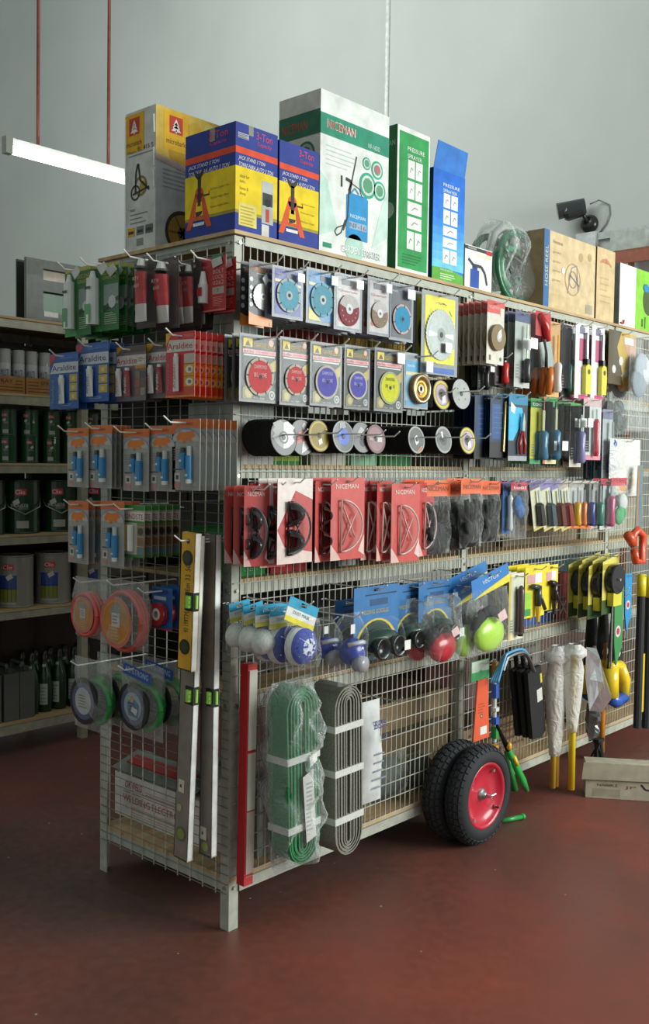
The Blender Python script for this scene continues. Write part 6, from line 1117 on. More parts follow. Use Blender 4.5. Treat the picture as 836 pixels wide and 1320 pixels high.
wheel('wheelbarrow_wheel', 'rear black wheelbarrow wheel, hidden behind the front one', 588, 1000, .060, .195)

# ================================================================== hanging tools at the bottom right
def blade_bag(w_, h):
    r = thing('pack'); T = .012; B = T-h; W2 = w_/2; mb = MB(); mb.card(w_*.95, h*.25, '5cb87c', .008); mb.poly([(-w_*.45, T-h*.2), (0, T-h*.12), (w_*.45, T-h*.2), (w_*.45, T-.002), (-w_*.45, T-.002)], 'cfe0cc', 1); mb.rect(-w_*.45, T-h*.25, w_*.45, T-h*.14, '3fae66', 2); mb.build('header_card', PRINT, r)
    mb = MB(); mb.prism([(-w_*.40, B), (w_*.44, B), (w_*.30, T-h*.24), (-w_*.22, T-h*.24)], -.010, -.002, 'e8603a'); mb.lift = .010; mb.circ(0, B+h*.30, .009, '6a3a28', 1, 12); mb.circ(0, B+h*.30, .005, 'c9b8a8', 2, 10); mb.lines(-w_*.18, B+h*.46, w_*.2, 4, h*.035, 'b8482c', None, 1); mb.rect(-w_*.05, B+h*.06, w_*.3, B+h*.16, 'ecebe4', 1); mb.build('saw_sheath', PLAS, r)
    mb = MB(); mb.prism([(-W2, B), (W2, B), (W2, T-h*.14), (-W2, T-h*.14)], -.016, -.001, 'ffffff'); mb.build('plastic_sleeve', BLISTER, r); return r
hang('L', blade_bag, 607, 631, 851, 952, .09, 1, .03, 'orange pruning blade in a sleeve with green header, above the wheels', 'saw', None, 'pruning_blade', 0)
a = LP(637, 850, .08)
r_ = thing('pruner', 'blue and white pruning tool beside the orange blade', 'pruner', (a.x, -.08, a.z)); H_ = a.z-LP(640, 955, .08).z
mb = MB(); mb.tube([(0, 0, 0), (.012, 0, -H_)], .010, 'c9ccca', 8); mb.build('pole', PLAS, r_)
for z0, z1, c_, rr in ((-.01, -.06, 'd9962c', .015), (-.10, -.16, '2d62c0', .016), (-.20, -.215, 'e8eae6', .017), (-.24, -.27, '2d62c0', .018), (-.28, -.33, '2f9a4a', .017), (-.36, -.42, 'e0a82c', .014)):
    mb = MB(); mb.tube([(.012*(-z0/H_), -.004, z0), (.012*(-z1/H_), -.004, z1)], rr, c_, 8); mb.build('sleeve', PLAS, r_)
# hedge shears hanging with the handles down
a = LP(640, 935, .10); g = LP(679, 1019, .10)
r_ = thing('hedge_shears', 'green-handled hedge shears hanging beside the wheels', 'shears', tuple(a)); v = g-a; zz = Vector((0, 0, 0))
mb = MB(); mb.tube([v, v*.85, v*.38, v*.34], [.010, .018, .013, .010], '2fae4e', 10); mb.build('handle', PLAS, r_, True)
mb = MB(); mb.tube([v*.58+Vector((0, -.012, 0)), v*.46+Vector((0, -.012, 0))], .010, 'e8cf3a', 8); mb.build('grip_inlay', PLAS, r_, True)
g2 = LP(663, 1018, .09)-a; mb = MB(); mb.tube([g2, v*.4+Vector((0, .015, 0))], [.016, .011], '238a3e', 10); mb.build('handle', PLAS, r_, True)
mb = MB(); mb.tube([v*.36, v*.3, zz], [.013, .012, .006], '26282a', 8); mb.build('blade', METAL, r_); mb = MB(); mb.sphere(v*.3+Vector((0, -.015, 0)), .014, .012, .018, 'd9a52c', 8); mb.build('pivot', PLAS, r_, True)
g = GP(658, 1056, .012); g3 = GP(672, 1053, .012)
mb = MB(); mb.tube([g+Vector((-.05, .02, 0)), g3], .010, '2b9a48', 8); mb.cyl(g3, g3+Vector((.012, 0, 0)), .013, '2fae4e', 10); o = mb.build('plastic_rod', PLAS, None, True); tag(o, 'short green plastic rod lying on the floor by the wheel', 'rod')
# hacksaw frames (blue arcs)
for q in range(4):
    a = LP(632+q*3, 880, .10+q*.03); b_ = LP(687, 862, .10+q*.03); m_ = LP(655, 842-q*0, .10+q*.03); m2 = LP(675, 838, .10+q*.03)
    P = [a, a.lerp(m_, .6)+Vector((0, 0, .02)), m_, m2, b_]; S_ = []
    for i in range(25):
        t_ = i/24*4; k_ = min(3, int(t_)); f = t_-k_; p0 = P[max(0, k_-1)]; p1 = P[k_]; p2 = P[k_+1]; p3 = P[min(4, k_+2)]
        S_.append(.5*((2*p1)+(p2-p0)*f+(2*p0-5*p1+4*p2-p3)*f*f+(3*p1-p0-3*p2+p3)*f**3))
    r_ = thing('bow_saw', f'blue-framed bow saw above the wheels, {ORD[3-q]} from the aisle', 'saw', tuple(a), 0, 'blue bow saws'); mb = MB(); mb.tube([p-a for p in S_], .006, '5aa6d4', 8); mb.build('bow_frame', PLAS, r_, True)
    mb = MB(); n_ = len(S_); mb.tube([p-a+Vector((.008, 0, -.014)) for p in S_[4:]], .008, '7c8284', 6); mb.build('blade', METAL, r_)
# black sheathed tools
def black_tool(w_, h, tilt=10):
    r = thing('pack'); T = .012; mb = MB(); mb.M = Matrix.Rotation(R(-tilt), 4, 'Y')
    mb.tube([(0, -.004, .03), (0, -.006, -.02)], .010, '1a1b1c', 8); mb.prism([(-w_*.28, -.02), (w_*.28, -.02), (w_*.30, -h*.92), (w_*.1, -h*.97), (-w_*.26, -h*.92)], -.022, -.002, '17181a'); mb.build('sheath', MATTE, r)
    mb = MB(); mb.M = Matrix.Rotation(R(-tilt), 4, 'Y'); mb.lift = .022; mb.rect(w_*.22, -h*.28, w_*.29, -h*.16, 'd8cc2c', 1); mb.build('yellow_label', PRINT, r); mb = MB(); mb.M = Matrix.Rotation(R(-tilt), 4, 'Y'); mb.lift = .022; mb.rect(w_*.04, -h*.50, w_*.26, -h*.34, 'd0d2cc', 1); mb.build('paper_label', PRINT, r); return r
hang('L', black_tool, 667, 697, 852, 955, .12, 3, .035, 'black sheathed machete bundle beside the wrapped mops', 'machete', 'black sheathed machetes', 'machete', 2)
# wrapped mop handles
def wrapped(name, label, cat, px, pyt, pym, pyb, d, cloth_w, pole_c, n_=2, mat=MILKY, seed=2, pole_r=.013, bulge=1, group=None, cc='d9d6c4'):
    a = LP(px, pyt, d); m_ = LP(px, pym, d); b_ = LP(px, pyb, d); r = thing(name, label, cat, tuple(a), 0, group)
    for q in range(n_):
        mb = MB(); x = (q-(n_-1)/2)*pole_r*2.3; mb.tube([(x*.6, 0, -.05), (x, -.002, b_.z-a.z)], pole_r, pole_c, 10); mb.build('pole', PLAS, r, True)
    mb = MB(); hh = a.z-m_.z; secs = [(.0, .45), (.05, 1.0), (.12, 1.1), (.16, .7), (.3, .85), (.5, .8), (.7, .65), (.9, .5), (1, .42)]; n2 = 14; V = []
    for f, s_ in secs:
        for j in range(n2):
            aa = j*2*math.pi/n2; nn = 1+.35*noise.noise(Vector((math.cos(aa)*1.5+seed, math.sin(aa)*1.5, f*4+seed)))
            V.append((cloth_w/2*s_*math.cos(aa)*nn, cloth_w*.4*s_*math.sin(aa)*nn*bulge, -f*hh))
    mb.add(V, [(i*n2+j, i*n2+(j+1) % n2, (i+1)*n2+(j+1) % n2, (i+1)*n2+j) for i in range(len(secs)-1) for j in range(n2)]+[tuple(range(n2)), tuple(range((len(secs)-1)*n2, len(secs)*n2))], cc); mb.build('plastic_wrap', mat, r, True)
    return r
G = 'plastic wrapped yellow handled tools'
wrapped('wrapped_tool', 'left tool wrapped in milky plastic with yellow handle ends', 'tool', 718, 832, 972, 1012, .16, .13, 'c9a23c', 2, MILKY, 2, group=G)
wrapped('wrapped_tool', 'right tool wrapped in milky plastic above a bright yellow handle', 'tool', 740, 830, 942, 1015, .22, .12, 'e8c81e', 1, MILKY, 5, pole_r=.015, group=G)
wrapped('wrapped_tool', 'tool with orange wooden handle wrapped in silvery film', 'tool', 778, 815, 902, 968, .14, .10, 'd98a2c', 1, BAG, 8, pole_r=.016, group=G)
a = LP(752, 838, .20); mbh = a.z-LP(752, 915, .20).z
r_ = thing('silver_bag', 'crumpled silvery plastic bag with a long pointed corner', 'bag', tuple(a)); mb = MB()
pts = [(-.03, .02), (.10, .0), (.20, -.13), (.31, -.25), (.18, -.30), (.02, -.27), (-.02, -.12)]; k_ = mbh/.27
V = [(x*k_*.8, -.02+.018*noise.noise(Vector((x*20, z*20, 1))), z*k_) for x, z in pts]; c0 = (sum(v[0] for v in V)/7, -.05, sum(v[2] for v in V)/7); c1 = (c0[0], .03, c0[2])
rings = [V]
for f in (.7, .4): rings.append([(v[0]*f+c0[0]*(1-f), v[1]*f-.05*(1-f)+.02*noise.noise(Vector((i*1.7, f*9, 2))), v[2]*f+c0[2]*(1-f)) for i, v in enumerate(V)])
A_ = [v for g_ in rings for v in g_]+[c0, c1]; Fs = [(q*7+i, q*7+(i+1) % 7, (q+1)*7+(i+1) % 7, (q+1)*7+i) for q in range(2) for i in range(7)]+[(14+i, 14+(i+1) % 7, 21) for i in range(7)]+[((i+1) % 7, i, 22) for i in range(7)]
mb.add(A_, Fs, 'b4bbbe'); o = mb.build('plastic_film', FOILM, r_)
a = LP(765, 902, .17); mb = MB(); mb.pillow(.085, .19, .06, '7d8488', 9, 6, 10, 0, .5, 0, .3); o = mb.build('foil_wrapped_tool', FOILM, None); o.location = a; tag(o, 'foil wrapped tool below the silvery bag', 'tool')
a = LP(771, 955, .16); mb = MB(); 
for q in range(16): x = random.uniform(-.025, .025); mb.tube([(x, random.uniform(-.02, .02), 0), (x*1.5, random.uniform(-.03, .03), -.085)], .005, '25241f', 5)
mb.box(-.03, -.015, -.005, .03, .015, .012, '1c1b18'); o = mb.build('brush', MATTE); o.location = a; tag(o, 'dark bristle brush low on the rack at right', 'brush')
# handsaws
def hand_saw(w_, h, hc='eccb28', tipc='2458b0', blade='1b1d1f'):
    r = thing('pack'); T = .012; B = T-h; mb = MB(); mb.M = Matrix.Rotation(R(4), 4, 'Y')
    mb.prism([(-w_*.30, T), (-w_*.05, T), (w_*.30, B+h*.33), (-w_*.34, B+h*.33)], -.006, .0, blade); mb.lift = .006; mb.circ(w_*.02, B+h*.46, w_*.14, 'e8e4e6', 1, 14, h*.04); mb.circ(w_*.02, B+h*.46, w_*.09, 'c0506a', 2, 10, h*.02); mb.build('blade_sheath', MATTE, r)
    mb = MB(); mb.M = Matrix.Rotation(R(4), 4, 'Y')
    out = [(-w_*.36, B+h*.35), (w_*.20, B+h*.35), (w_*.50, B+h*.20), (w_*.56, B+h*.05), (w_*.34, B), (w_*.08, B+h*.03), (-w_*.18, B+h*.08), (-w_*.30, B+h*.10)]
    mb.tube([(-w_*.22, -.003, B+h*.34), (-w_*.14, -.003, B+h*.08)], w_*.17, hc, 8); mb.tube([(w_*.16, -.003, B+h*.34), (w_*.44, -.003, B+h*.2), (w_*.46, -.003, B+h*.06)], [w_*.13, w_*.13, w_*.11], hc, 8); mb.tube([(-w_*.3, -.003, B+h*.35), (w_*.2, -.003, B+h*.35)], w_*.10, hc, 8); mb.build('handle', PLAS, r, True)
    mb = MB(); mb.M = Matrix.Rotation(R(4), 4, 'Y'); mb.tube([(-w_*.14, -.003, B+h*.06), (w_*.1, -.003, B+h*.02), (w_*.46, -.003, B+h*.05)], [w_*.12, w_*.13, w_*.12], tipc, 8); mb.build('handle_tip', PLAS, r, True); return r
hang('L', hand_saw, 783, 812, 765, 905, .20, 3, .06, 'black-sheathed hand saw with a yellow and blue handle', 'saw', 'yellow handled hand saws', 'hand_saw', 1)
def strip_tool(w_, h, c='2a8fc8', tip='c9ccd0', point=True):
    r = thing('pack'); T = .012; B = T-h; mb = MB(); mb.prism([(-w_*.4, T), (w_*.4, T), (w_*.42, B+h*.25), (-w_*.1, B), (-w_*.3, B+h*.3)], -.006, -.0, c); mb.lift = .006; mb.circ(0, T-h*.55, w_*.25, 'd8c8d0', 1, 8); mb.circ(0, T-h*.55, w_*.15, 'b83a4a', 2, 6); mb.build('blade_guard', PLAS, r)
    mb = MB(); mb.box(-w_*.5, -.003, B, -w_*.42, .001, T, tip); mb.build('blade', METAL, r); return r
hang('L', strip_tool, 803, 814, 739, 812, .20, 1, .04, 'saw with a bright blue pointed blade guard', 'saw', None, 'guarded_saw', 0)
hang('L', strip_tool, 789, 803, 758, 858, .22, 1, .04, 'saw with a green and red printed blade guard', 'saw', None, 'guarded_saw', 0, c='3f8f52')
def bar_tool(w_, h):
    r = thing('pack'); T = .012; B = T-h; mb = MB(); mb.tube([(0, -.01, T-h*.10), (0, -.01, B)], w_*.22, '2a2d30', 10)
    mb.build('rod', MATTE, r); mb = MB(); mb.tube([(0, -.01, T), (0, -.01, T-h*.14)], w_*.26, 'e6d428', 10); mb.build('cap', PLAS, r, True); mb = MB(); mb.box(w_*.2, -.022, B+h*.10, w_*.45, -.006, B+h*.48, 'e0c022'); mb.build('yellow_strip', PLAS, r); return r
hang('L', bar_tool, 819, 829, 740, 935, .20, 1, .04, 'dark rod tool with yellow cap, left of two at the edge', 'tool', 'dark rods with yellow caps', 'rod_tool', 0)
hang('L', bar_tool, 830, 841, 742, 935, .20, 1, .04, 'dark rod tool with yellow cap, right of two at the edge', 'tool', 'dark rods with yellow caps', 'rod_tool', 0)
# orange bow saw by the right edge
a = LP(822, 600, .26); r_ = thing('panel_saw', 'orange-handled saw hanging at the right edge of the photo', 'saw', tuple(a)); H_ = a.z-LP(822, 725, .26).z
mb = MB(); mb.prism([(-.004, 0), (.05, 0), (.055, -H_*.74), (-.02, -H_*.72)], -.003, 0, '9fb4b8'); mb.build('blade', METAL, r_); mb = MB(); mb.lift = .003; mb.rect(-.004, -H_*.7, .004, -.01, 'e0702c', 1); mb.text('LUXOR', .035, -H_*.5, .09, .02, '4a8cb0', 1, 0, 90); mb.build('print', PRINT, r_)
mb = MB(); mb.tube([(-.045, -.006, -H_*.82), (-.04, -.006, -H_*.70), (.0, -.006, -H_*.66), (.06, -.006, -H_*.72), (.06, -.006, -H_*1.0), (-.01, -.006, -H_*.98), (-.03, -.006, -H_*.86)], .019, 'd9502a', 8); mb.tube([(-.04, -.006, -H_*.80), (-.10, -.006, -H_*.70)], .022, 'd9562c', 8); mb.build('handle', PLAS, r_, True)
# old carton on the floor
a = GP(754, 1028, 0); b_ = GP(850, 1034, 0); v = b_-a; hh = LP(752, 985, -a.y).z
r_ = thing('floor_carton', 'long worn grey carton lying on the floor at right', 'box', (a.x, a.y, 0), math.atan2(v.y, v.x))
mb = MB(); W_ = v.length+.25; mb.box(0, 0, .001, W_, .10, hh, 'b9b39c'); mb.lift = 0; mb.rect(.0, hh*.52, W_, hh*.60, '9a937a', 1); mb.lines(.05, hh*.9, W_*.6, 1, .01, '9c957c', .01, 1); mb.text('NAIBBLE', .05, hh*.36, .09, hh*.07, '4a463a', 2); mb.text('JP', .17, hh*.3, .05, hh*.1, 'a8583a', 2); mb.rect(.03, .01, .15, hh*.28, 'a49d86', 1)
stroke(mb, [(.24, hh*.46), (.26, hh*.32), (.33, hh*.28), (.5, hh*.26)], .008, '2c2a26', 2); stroke(mb, [(.3, hh*.40), (.55, hh*.42)], .005, 'c9a05a', 2); mb.build('carton', CARTON, r_)
mb = MB(); mb.add([(-.02, -.012, hh*.55), (W_, -.012, hh*.6), (W_, .0, hh+.002), (-.01, .0, hh+.004)], [(0, 1, 2, 3)], 'aaa48c'); mb.build('box_flap', CARTON, r_)

# ================================================================== stock on the inner shelves
random.seed(21)
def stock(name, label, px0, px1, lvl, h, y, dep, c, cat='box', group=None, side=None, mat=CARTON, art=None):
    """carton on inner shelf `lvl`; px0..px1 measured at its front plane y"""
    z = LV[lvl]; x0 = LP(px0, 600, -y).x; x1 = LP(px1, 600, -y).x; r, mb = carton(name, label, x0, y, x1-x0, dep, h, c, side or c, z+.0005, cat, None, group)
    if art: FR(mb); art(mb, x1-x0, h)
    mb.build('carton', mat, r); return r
def txt_art(s_, c, band=None, x=.15, w2=.6, z=.4, hh=.25):
    def f(mb, w_, h):
        if band: mb.rect(0, h*.15, w_, h*.85, band, 1)
        mb.text(s_, w_*x, h*z, w_*w2, h*hh, c, 2)
    return f
stock('white_carton', 'white carton behind the mesh at the corner, second shelf down', 308, 352, 3, .20, .04, .25, 'cfd2cc', art=txt_art('8', 'b84040'))
stock('green_carton', 'small green and yellow carton behind the cutting discs', 352, 385, 3, .09, .05, .2, '2f8a3c', art=txt_art('new', 'e8e44a', 'a8c83a'))
stock('white_carton', 'cream carton behind the gold grinding disc', 400, 445, 3, .14, .05, .22, 'c9c8bc')
stock('green_carton', 'pale green lettered carton behind the grinding discs', 452, 485, 3, .10, .05, .22, '8fc8a4', art=txt_art('TOTAL', '2f5a44'))
stock('green_carton', 'dark green carton strip behind the grinding discs', 488, 530, 3, .09, .06, .22, '2a7a3c')
stock('white_carton', 'white carton behind the ringed grinding discs', 585, 612, 3, .12, .05, .22, 'd9dad4')
stock('grey_carton', 'grey carton right of the second post, disc shelf', 618, 700, 3, .24, .10, .3, '8f9288')
stock('white_carton', 'white carton behind the top saw blades near the post', 308, 330, 4, .20, .05, .2, 'b9c4b8')
stock('yellow_carton', 'yellow brown carton row behind the blade packs, left', 440, 472, 4, .11, .06, .22, 'b58a24')
for k_, (a_, b2) in enumerate(((474, 492), (493, 512), (513, 532), (533, 551))): stock('yellow_carton', f'small gold carton behind the yellow saw blade, {ORD[k_+1] if k_ else "first"} from the left', a_, b2, 4, .12, .06, .2, 'c9a640', group='small gold cartons', art=txt_art('M10', '7a5c1c'))
stock('red_carton', 'red carton behind the diamond blade packs', 392, 430, 4, .12, .07, .22, 'a82c34')
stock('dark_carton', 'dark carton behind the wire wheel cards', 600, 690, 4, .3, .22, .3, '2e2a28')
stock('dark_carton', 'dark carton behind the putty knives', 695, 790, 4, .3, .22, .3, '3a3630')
stock('green_carton', 'long green carton below the goggle packs by the post', 307, 343, 2, .15, .05, .25, '2f9a4c', art=txt_art('GREEN', '9fd8a8', None, .2, .5, .1, .12))
stock('red_carton', 'bright red carton below the goggle packs', 350, 378, 2, .13, .05, .22, 'c02a34')
stock('red_carton', 'second bright red carton below the goggle packs', 382, 397, 2, .13, .05, .22, 'b82a34')
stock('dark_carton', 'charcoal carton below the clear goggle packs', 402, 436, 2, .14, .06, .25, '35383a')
stock('white_carton', 'white and grey carton below the clear goggle packs', 438, 460, 2, .13, .05, .25, 'c4c8c8')
stock('red_carton', 'red and white carton above the welding goggles', 505, 545, 2, .14, .06, .22, 'b8323c', art=txt_art('44', '2a2a2c', 'd8d8d4'))
stock('brown_carton', 'brown carton behind the work gloves', 560, 640, 2, .27, .16, .3, '6a5c48')
stock('brown_carton', 'flat tan carton behind the slanting packs', 650, 745, 2, .13, .12, .35, '8b7a62')
stock('white_carton', 'pale carton at the right end of the glove shelf', 750, 830, 2, .2, .12, .35, 'a8a490')
stock('blue_carton', 'light blue carton behind the welding goggles', 478, 522, 1, .13, .05, .22, '8fb0d0', art=txt_art('||||', 'a9c4de'))
stock('white_carton', 'white carton behind the respirator', 452, 474, 1, .18, .05, .22, 'b9bab4')
stock('blue_carton', 'dark blue carton with small white letters on the shelf', 675, 716, 1, .16, .05, .2, '234f9c', art=txt_art('CASTLE', 'dfe6f2', None, .2, .6, .3, .2))
stock('red_carton', 'red and white packet on the shelf right of the blue carton', 722, 738, 1, .22, .05, .1, 'b8404a', art=txt_art('X', 'e8e8e4', None, .2, .6, .1, .3))
stock('grey_carton', 'grey brown carton stack right of the red packet', 741, 765, 1, .18, .06, .2, '6f6654')
r_ = thing('teal_crate', 'dark teal plastic crate on the shelf behind the hose guns', 'crate', (LP(678, 700, -.2).x, .34, LV[1]+.001)); W_ = LP(815, 700, -.2).x-LP(678, 700, -.2).x
mb = MB()
for (x0, y0, x1, y1) in ((0, 0, W_, .01), (0, .28, W_, .29), (0, 0, .01, .29), (W_-.01, 0, W_, .29)): mb.box(x0, y0, 0, x1, y1, .27, '1c4a52')
mb.box(0, 0, 0, W_, .29, .008, '1c4a52'); mb.build('crate_body', PLAS, r_)
for q in range(3): mb = MB(); mb.box(-.004, -.006, .06+.08*q, W_+.004, 0, .075+.08*q, '2a5f68'); mb.build('crate_rib', PLAS, r_)
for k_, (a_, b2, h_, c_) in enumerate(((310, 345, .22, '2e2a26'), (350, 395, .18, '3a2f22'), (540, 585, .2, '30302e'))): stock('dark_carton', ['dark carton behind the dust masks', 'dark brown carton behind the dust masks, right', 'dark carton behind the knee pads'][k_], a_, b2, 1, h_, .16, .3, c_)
# bottom shelf
stock('worn_carton', 'large worn brown carton on the bottom shelf behind the mesh', 478, 584, 0, .36, .16, .42, '6e5a3c', side='5c4a32', art=lambda mb, w_, h: (mb.rect(0, h*.62, w_, h*.68, '4a3c28', 1), mb.rect(0, h*.68, w_, h, '877250', 1)))
stock('printed_carton', 'printed brown carton on the bottom shelf right of the wheels', 604, 705, 0, .17, .10, .2, '9c8264', side='6a5640', art=lambda mb, w_, h: (mb.lines(w_*.05, h*.85, w_*.9, 4, h*.2, '6f4f38', h*.07, 1), mb.text('MADE IN', w_*.3, h*.1, w_*.3, h*.12, '5a4030', 2)))
stock('white_sack_box', 'tall pale printed carton behind the black machetes', 664, 702, 0, .42, .32, .2, '9f9c94', art=lambda mb, w_, h: mb.lines(w_*.1, h*.95, w_*.9, 9, h*.1, '77706c', h*.03, 1))
stock('dark_red_carton', 'dark red carton beside the second post, bottom shelf', 552, 606, 0, .50, .45, .2, '4a1a1c')
stock('grey_carton', 'grey plastic-wrapped carton behind the red level', 336, 362, 0, .26, .05, .3, '8d918c', side='7c807a')
stock('white_carton', 'white carton with red foot beside the corner post', 314, 332, 0, .24, .08, .2, 'b9b4ac')
stock('brown_carton', 'low brown carton at the right of the bottom shelf', 745, 830, 0, .12, .14, .4, '6b5d48')
# bottle with red cap, clear bags
p_ = LP(342, 960, -.06); r_ = thing('capped_bottle', 'white bottle with a red cap lying on the brown carton', 'bottle', (p_.x, .16, .58 if False else LV[0]+.27))
mb = MB(); mb.lathe([(0, 0), (.035, 0), (.037, .01), (.037, .07), (.018, .09), (.018, .10)], 'c9c6be', 16); mb.build('bottle', PLAS, r_, True); mb = MB(); mb.lathe([(.022, .098), (.022, .125), (0, .125)], 'c83028', 14); mb.build('cap', PLAS, r_, True)
r_.location.z = LV[0]+.2605; r_.location.y = .15; r_.location.x = LP(345, 960, -.15).x
for k_, (px_, w_, h_) in enumerate(((500, .24, .17), (545, .16, .14), (462, .12, .12))):
    x_ = LP(px_, 1000, -.08).x; mb = MB(); mb.sphere((0, 0, h_/2), w_/2, .045, h_/2, '4a5450', 10); r_ = thing('clear_bag', ['greyish clear bag on the bottom shelf, largest', 'greyish clear bag on the bottom shelf, beside the tyre', 'small greyish clear bag by the printed bag'][k_], 'bag', (x_, .10, LV[0]+.001)); mb.build('contents', MATTE, r_, True)
    mb = MB(); mb.pillow(w_*1.15, h_*1.1, .11, 'ffffff', 40+k_, 8, 8, 0, .6, h_*1.1, .4); mb.build('plastic_bag', BAG, r_, True)
# welding electrode cartons inside the end
a = SP(146, 1040, -.10); ye0, ye1 = a.y, SP(262, 1100, -.10).y; wv = ye0-ye1
r_ = thing('electrode_carton', 'white welding electrode carton with red print on the bottom shelf', 'box', (.10, ye0-.01, LV[0]+.001), R(-90)); hh = .16
mb = MB(); mb.add([(0, 0, 0), (wv, 0, 0), (wv, .10, 0), (0, .10, 0), (0, 0, hh), (wv, 0, hh), (wv, .10, hh), (0, .10, hh)], [(0, 3, 2, 1), (4, 5, 6, 7), (0, 1, 5, 4), (1, 2, 6, 5), (2, 3, 7, 6), (3, 0, 4, 7)], 'dedad4')
mb.lift = 0; mb.text('OKWELD', wv*.12, hh*.70, wv*.20, hh*.17, 'b83a3c', 2, .2); mb.text('WELDING ELECTRODES', wv*.10, hh*.38, wv*.74, hh*.16, 'b8484a', 2); mb.rect(wv*.1, hh*.60, wv*.95, hh*.615, 'b84a4a', 1); mb.lines(wv*.36, hh*.75, wv*.8, 2, hh*.05, 'c08a88', .003, 2); mb.lines(wv*.2, hh*.3, wv*.9, 4, hh*.06, 'c4a8a4', .003, 2); mb.build('carton', CARTON, r_)
r_ = thing('plastic_packet', 'red and grey plastic packet lying on the electrode carton', 'packet', (.16, ye0-wv*.45, LV[0]+.195), R(-90)); r_.rotation_euler = (R(-72), 0, R(-90))
mb = MB(); mb.M = Matrix.Translation((0, 0, .06)); mb.pillow(wv*.9, .13, .05, '77807a', 5, 10, 8, 0, .6, .0, .4); mb.lift = .02; mb.build('packet', FOILM if False else MATTE, r_, True); mb = MB(); mb.box(-wv*.3, -.032, -.05, wv*.38, -.026, .0, 'a82c28'); mb.build('red_panel', PLAS, r_)

# ================================================================== left aisle rack goods
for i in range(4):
    mb = MB(); mb.box(-1.08+i+.003, Y2+.5515, .12, -.08+i-.003, Y2+.5535, 2.17, '26261f'); mb.build('shade_backing', PAINT, rk2)  # added dark sheet, hides the bright wall and blackens the gaps
def can(r_h, h, c, lid='2a2c2a', word=None, lc='c8343c', rr=.05, body2=None, handle=False, window=False, stick=True):
    r = thing('can'); mb = MB(); mb.lathe([(0, 0), (rr, 0), (rr*1.03, .004), (rr, .008), (rr, h-.008), (rr*1.03, h-.004), (rr*1.02, h), (rr*.9, h), (rr*.88, h-.004), (0, h-.004)], c, 24)
    n_ = 9
    def wrap(z0, z1, a0, a1, c_, e=.0006):
        V = []
        for i in range(n_+1):
            aa = -math.pi/2+a0+(a1-a0)*i/n_; V += [((rr+e)*math.cos(aa), (rr+e)*math.sin(aa), z0), ((rr+e)*math.cos(aa), (rr+e)*math.sin(aa), z1)]
        mb.add(V, [(2*i, 2*i+2, 2*i+3, 2*i+1) for i in range(n_)], c_)
    wrap(h*.72, h*.84, -.5, .1, lc); mb.M = Matrix.Rotation(-.2, 4, 'Z'); mb.lift = rr; mb.text('Clio', -rr*.28, h*.74, rr*.5, h*.08, 'e4dcd8', 3); mb.M = Matrix.Identity(4)
    if window:
        wrap(h*.12, h*.62, -.75, .25, '2c4a94', .0008); wrap(h*.12, h*.36, -.75, .25, '7c8430', .0012); wrap(0.02, h*.10, -.7, .2, 'b0aea4', .0008)
        for q in range(5): wrap(h*.12, h*.50, -.7+.22*q, -.68+.22*q, '1a1c28', .0018)
        wrap(h*.36, h*.37, -.75, .25, '1a1c28', .0018)
    elif stick: wrap(h*.10, h*.24, -.42, .22, 'a8a29c', .001); wrap(h*.45, h*.53, -.3, .2, '6f6a64', .001)
    if word: mb.M = Matrix.Rotation(-.2, 4, 'Z'); mb.text(word, -rr*.5, h*.5, rr*.9, h*.06, 'b9bcb4', 3); mb.M = Matrix.Identity(4)
    mb.build('tin', PLAS, r, False)
    if handle: mb = MB(); mb.tube([(-rr*1.02, -.004, h*.72), (-rr*.8, -rr*.9, h*.50), (0, -rr*1.12, h*.36), (rr*.8, -rr*.9, h*.50), (rr*1.02, -.004, h*.72)], .004, 'a4a49a', 6); mb.build('handle', METAL, r, True)
    st = MB(); st.M = Matrix.Rotation(random.uniform(-.5, .3), 4, 'Z') @ Matrix.Rotation(0, 4, 'Y'); st.lift = rr+.001; st.poly([(-rr*.3, h*.60), (0, h*.66), (rr*.1, h*.58), (-rr*.2, h*.52)], 'c4c2b8', 2); st.build('price_sticker', PRINT, r); return r
def at2(px): return LP(px, 600, -(Y2+.06)).x
def spray(h, cap):
    r = thing('can'); rr = .031; mb = MB(); mb.lathe([(0, 0), (rr, 0), (rr, h*.68), (rr*.8, h*.74)], 'b4b0b6', 20); mb.build('tin', PLAS, r, True)
    mb = MB(); mb.lathe([(rr*.98, h*.66), (rr*.98, h), (rr*.9, h*1.01), (0, h*1.01)], cap, 20); mb.build('cap', PLAS, r, True)
    mb = MB(); mb.lift = rr; mb.text('MULTI', -rr*.65, h*.38, rr*1.2, h*.16, '2c2c34', 2); mb.text('SPRAY', -rr*.5, h*.22, rr*1.0, h*.08, '2c2c34', 2); mb.build('print', PRINT, r); return r
def row2(fn, lvl, pxs, yoff, name, label, cat, group, depth_n=1, dy=.1, z=0, **kw):
    root = None
    for i, px in enumerate(pxs):
        for j in range(depth_n):
            o = fn(**kw) if root is None else copy_tree(root)
            if root is None: root = o; o.name = name
            o.location = (LP(px, 600, -(Y2+yoff)).x, Y2+yoff+j*dy, LV2[lvl]+.001+z); o.rotation_euler.z = R(-30)+random.uniform(-.22, .22)
            pos = (ORD[i] if i else 'first')+' from the left'
            tag(o, f'{label}, {pos}'+('' if j == 0 else ', back row'), cat, group)
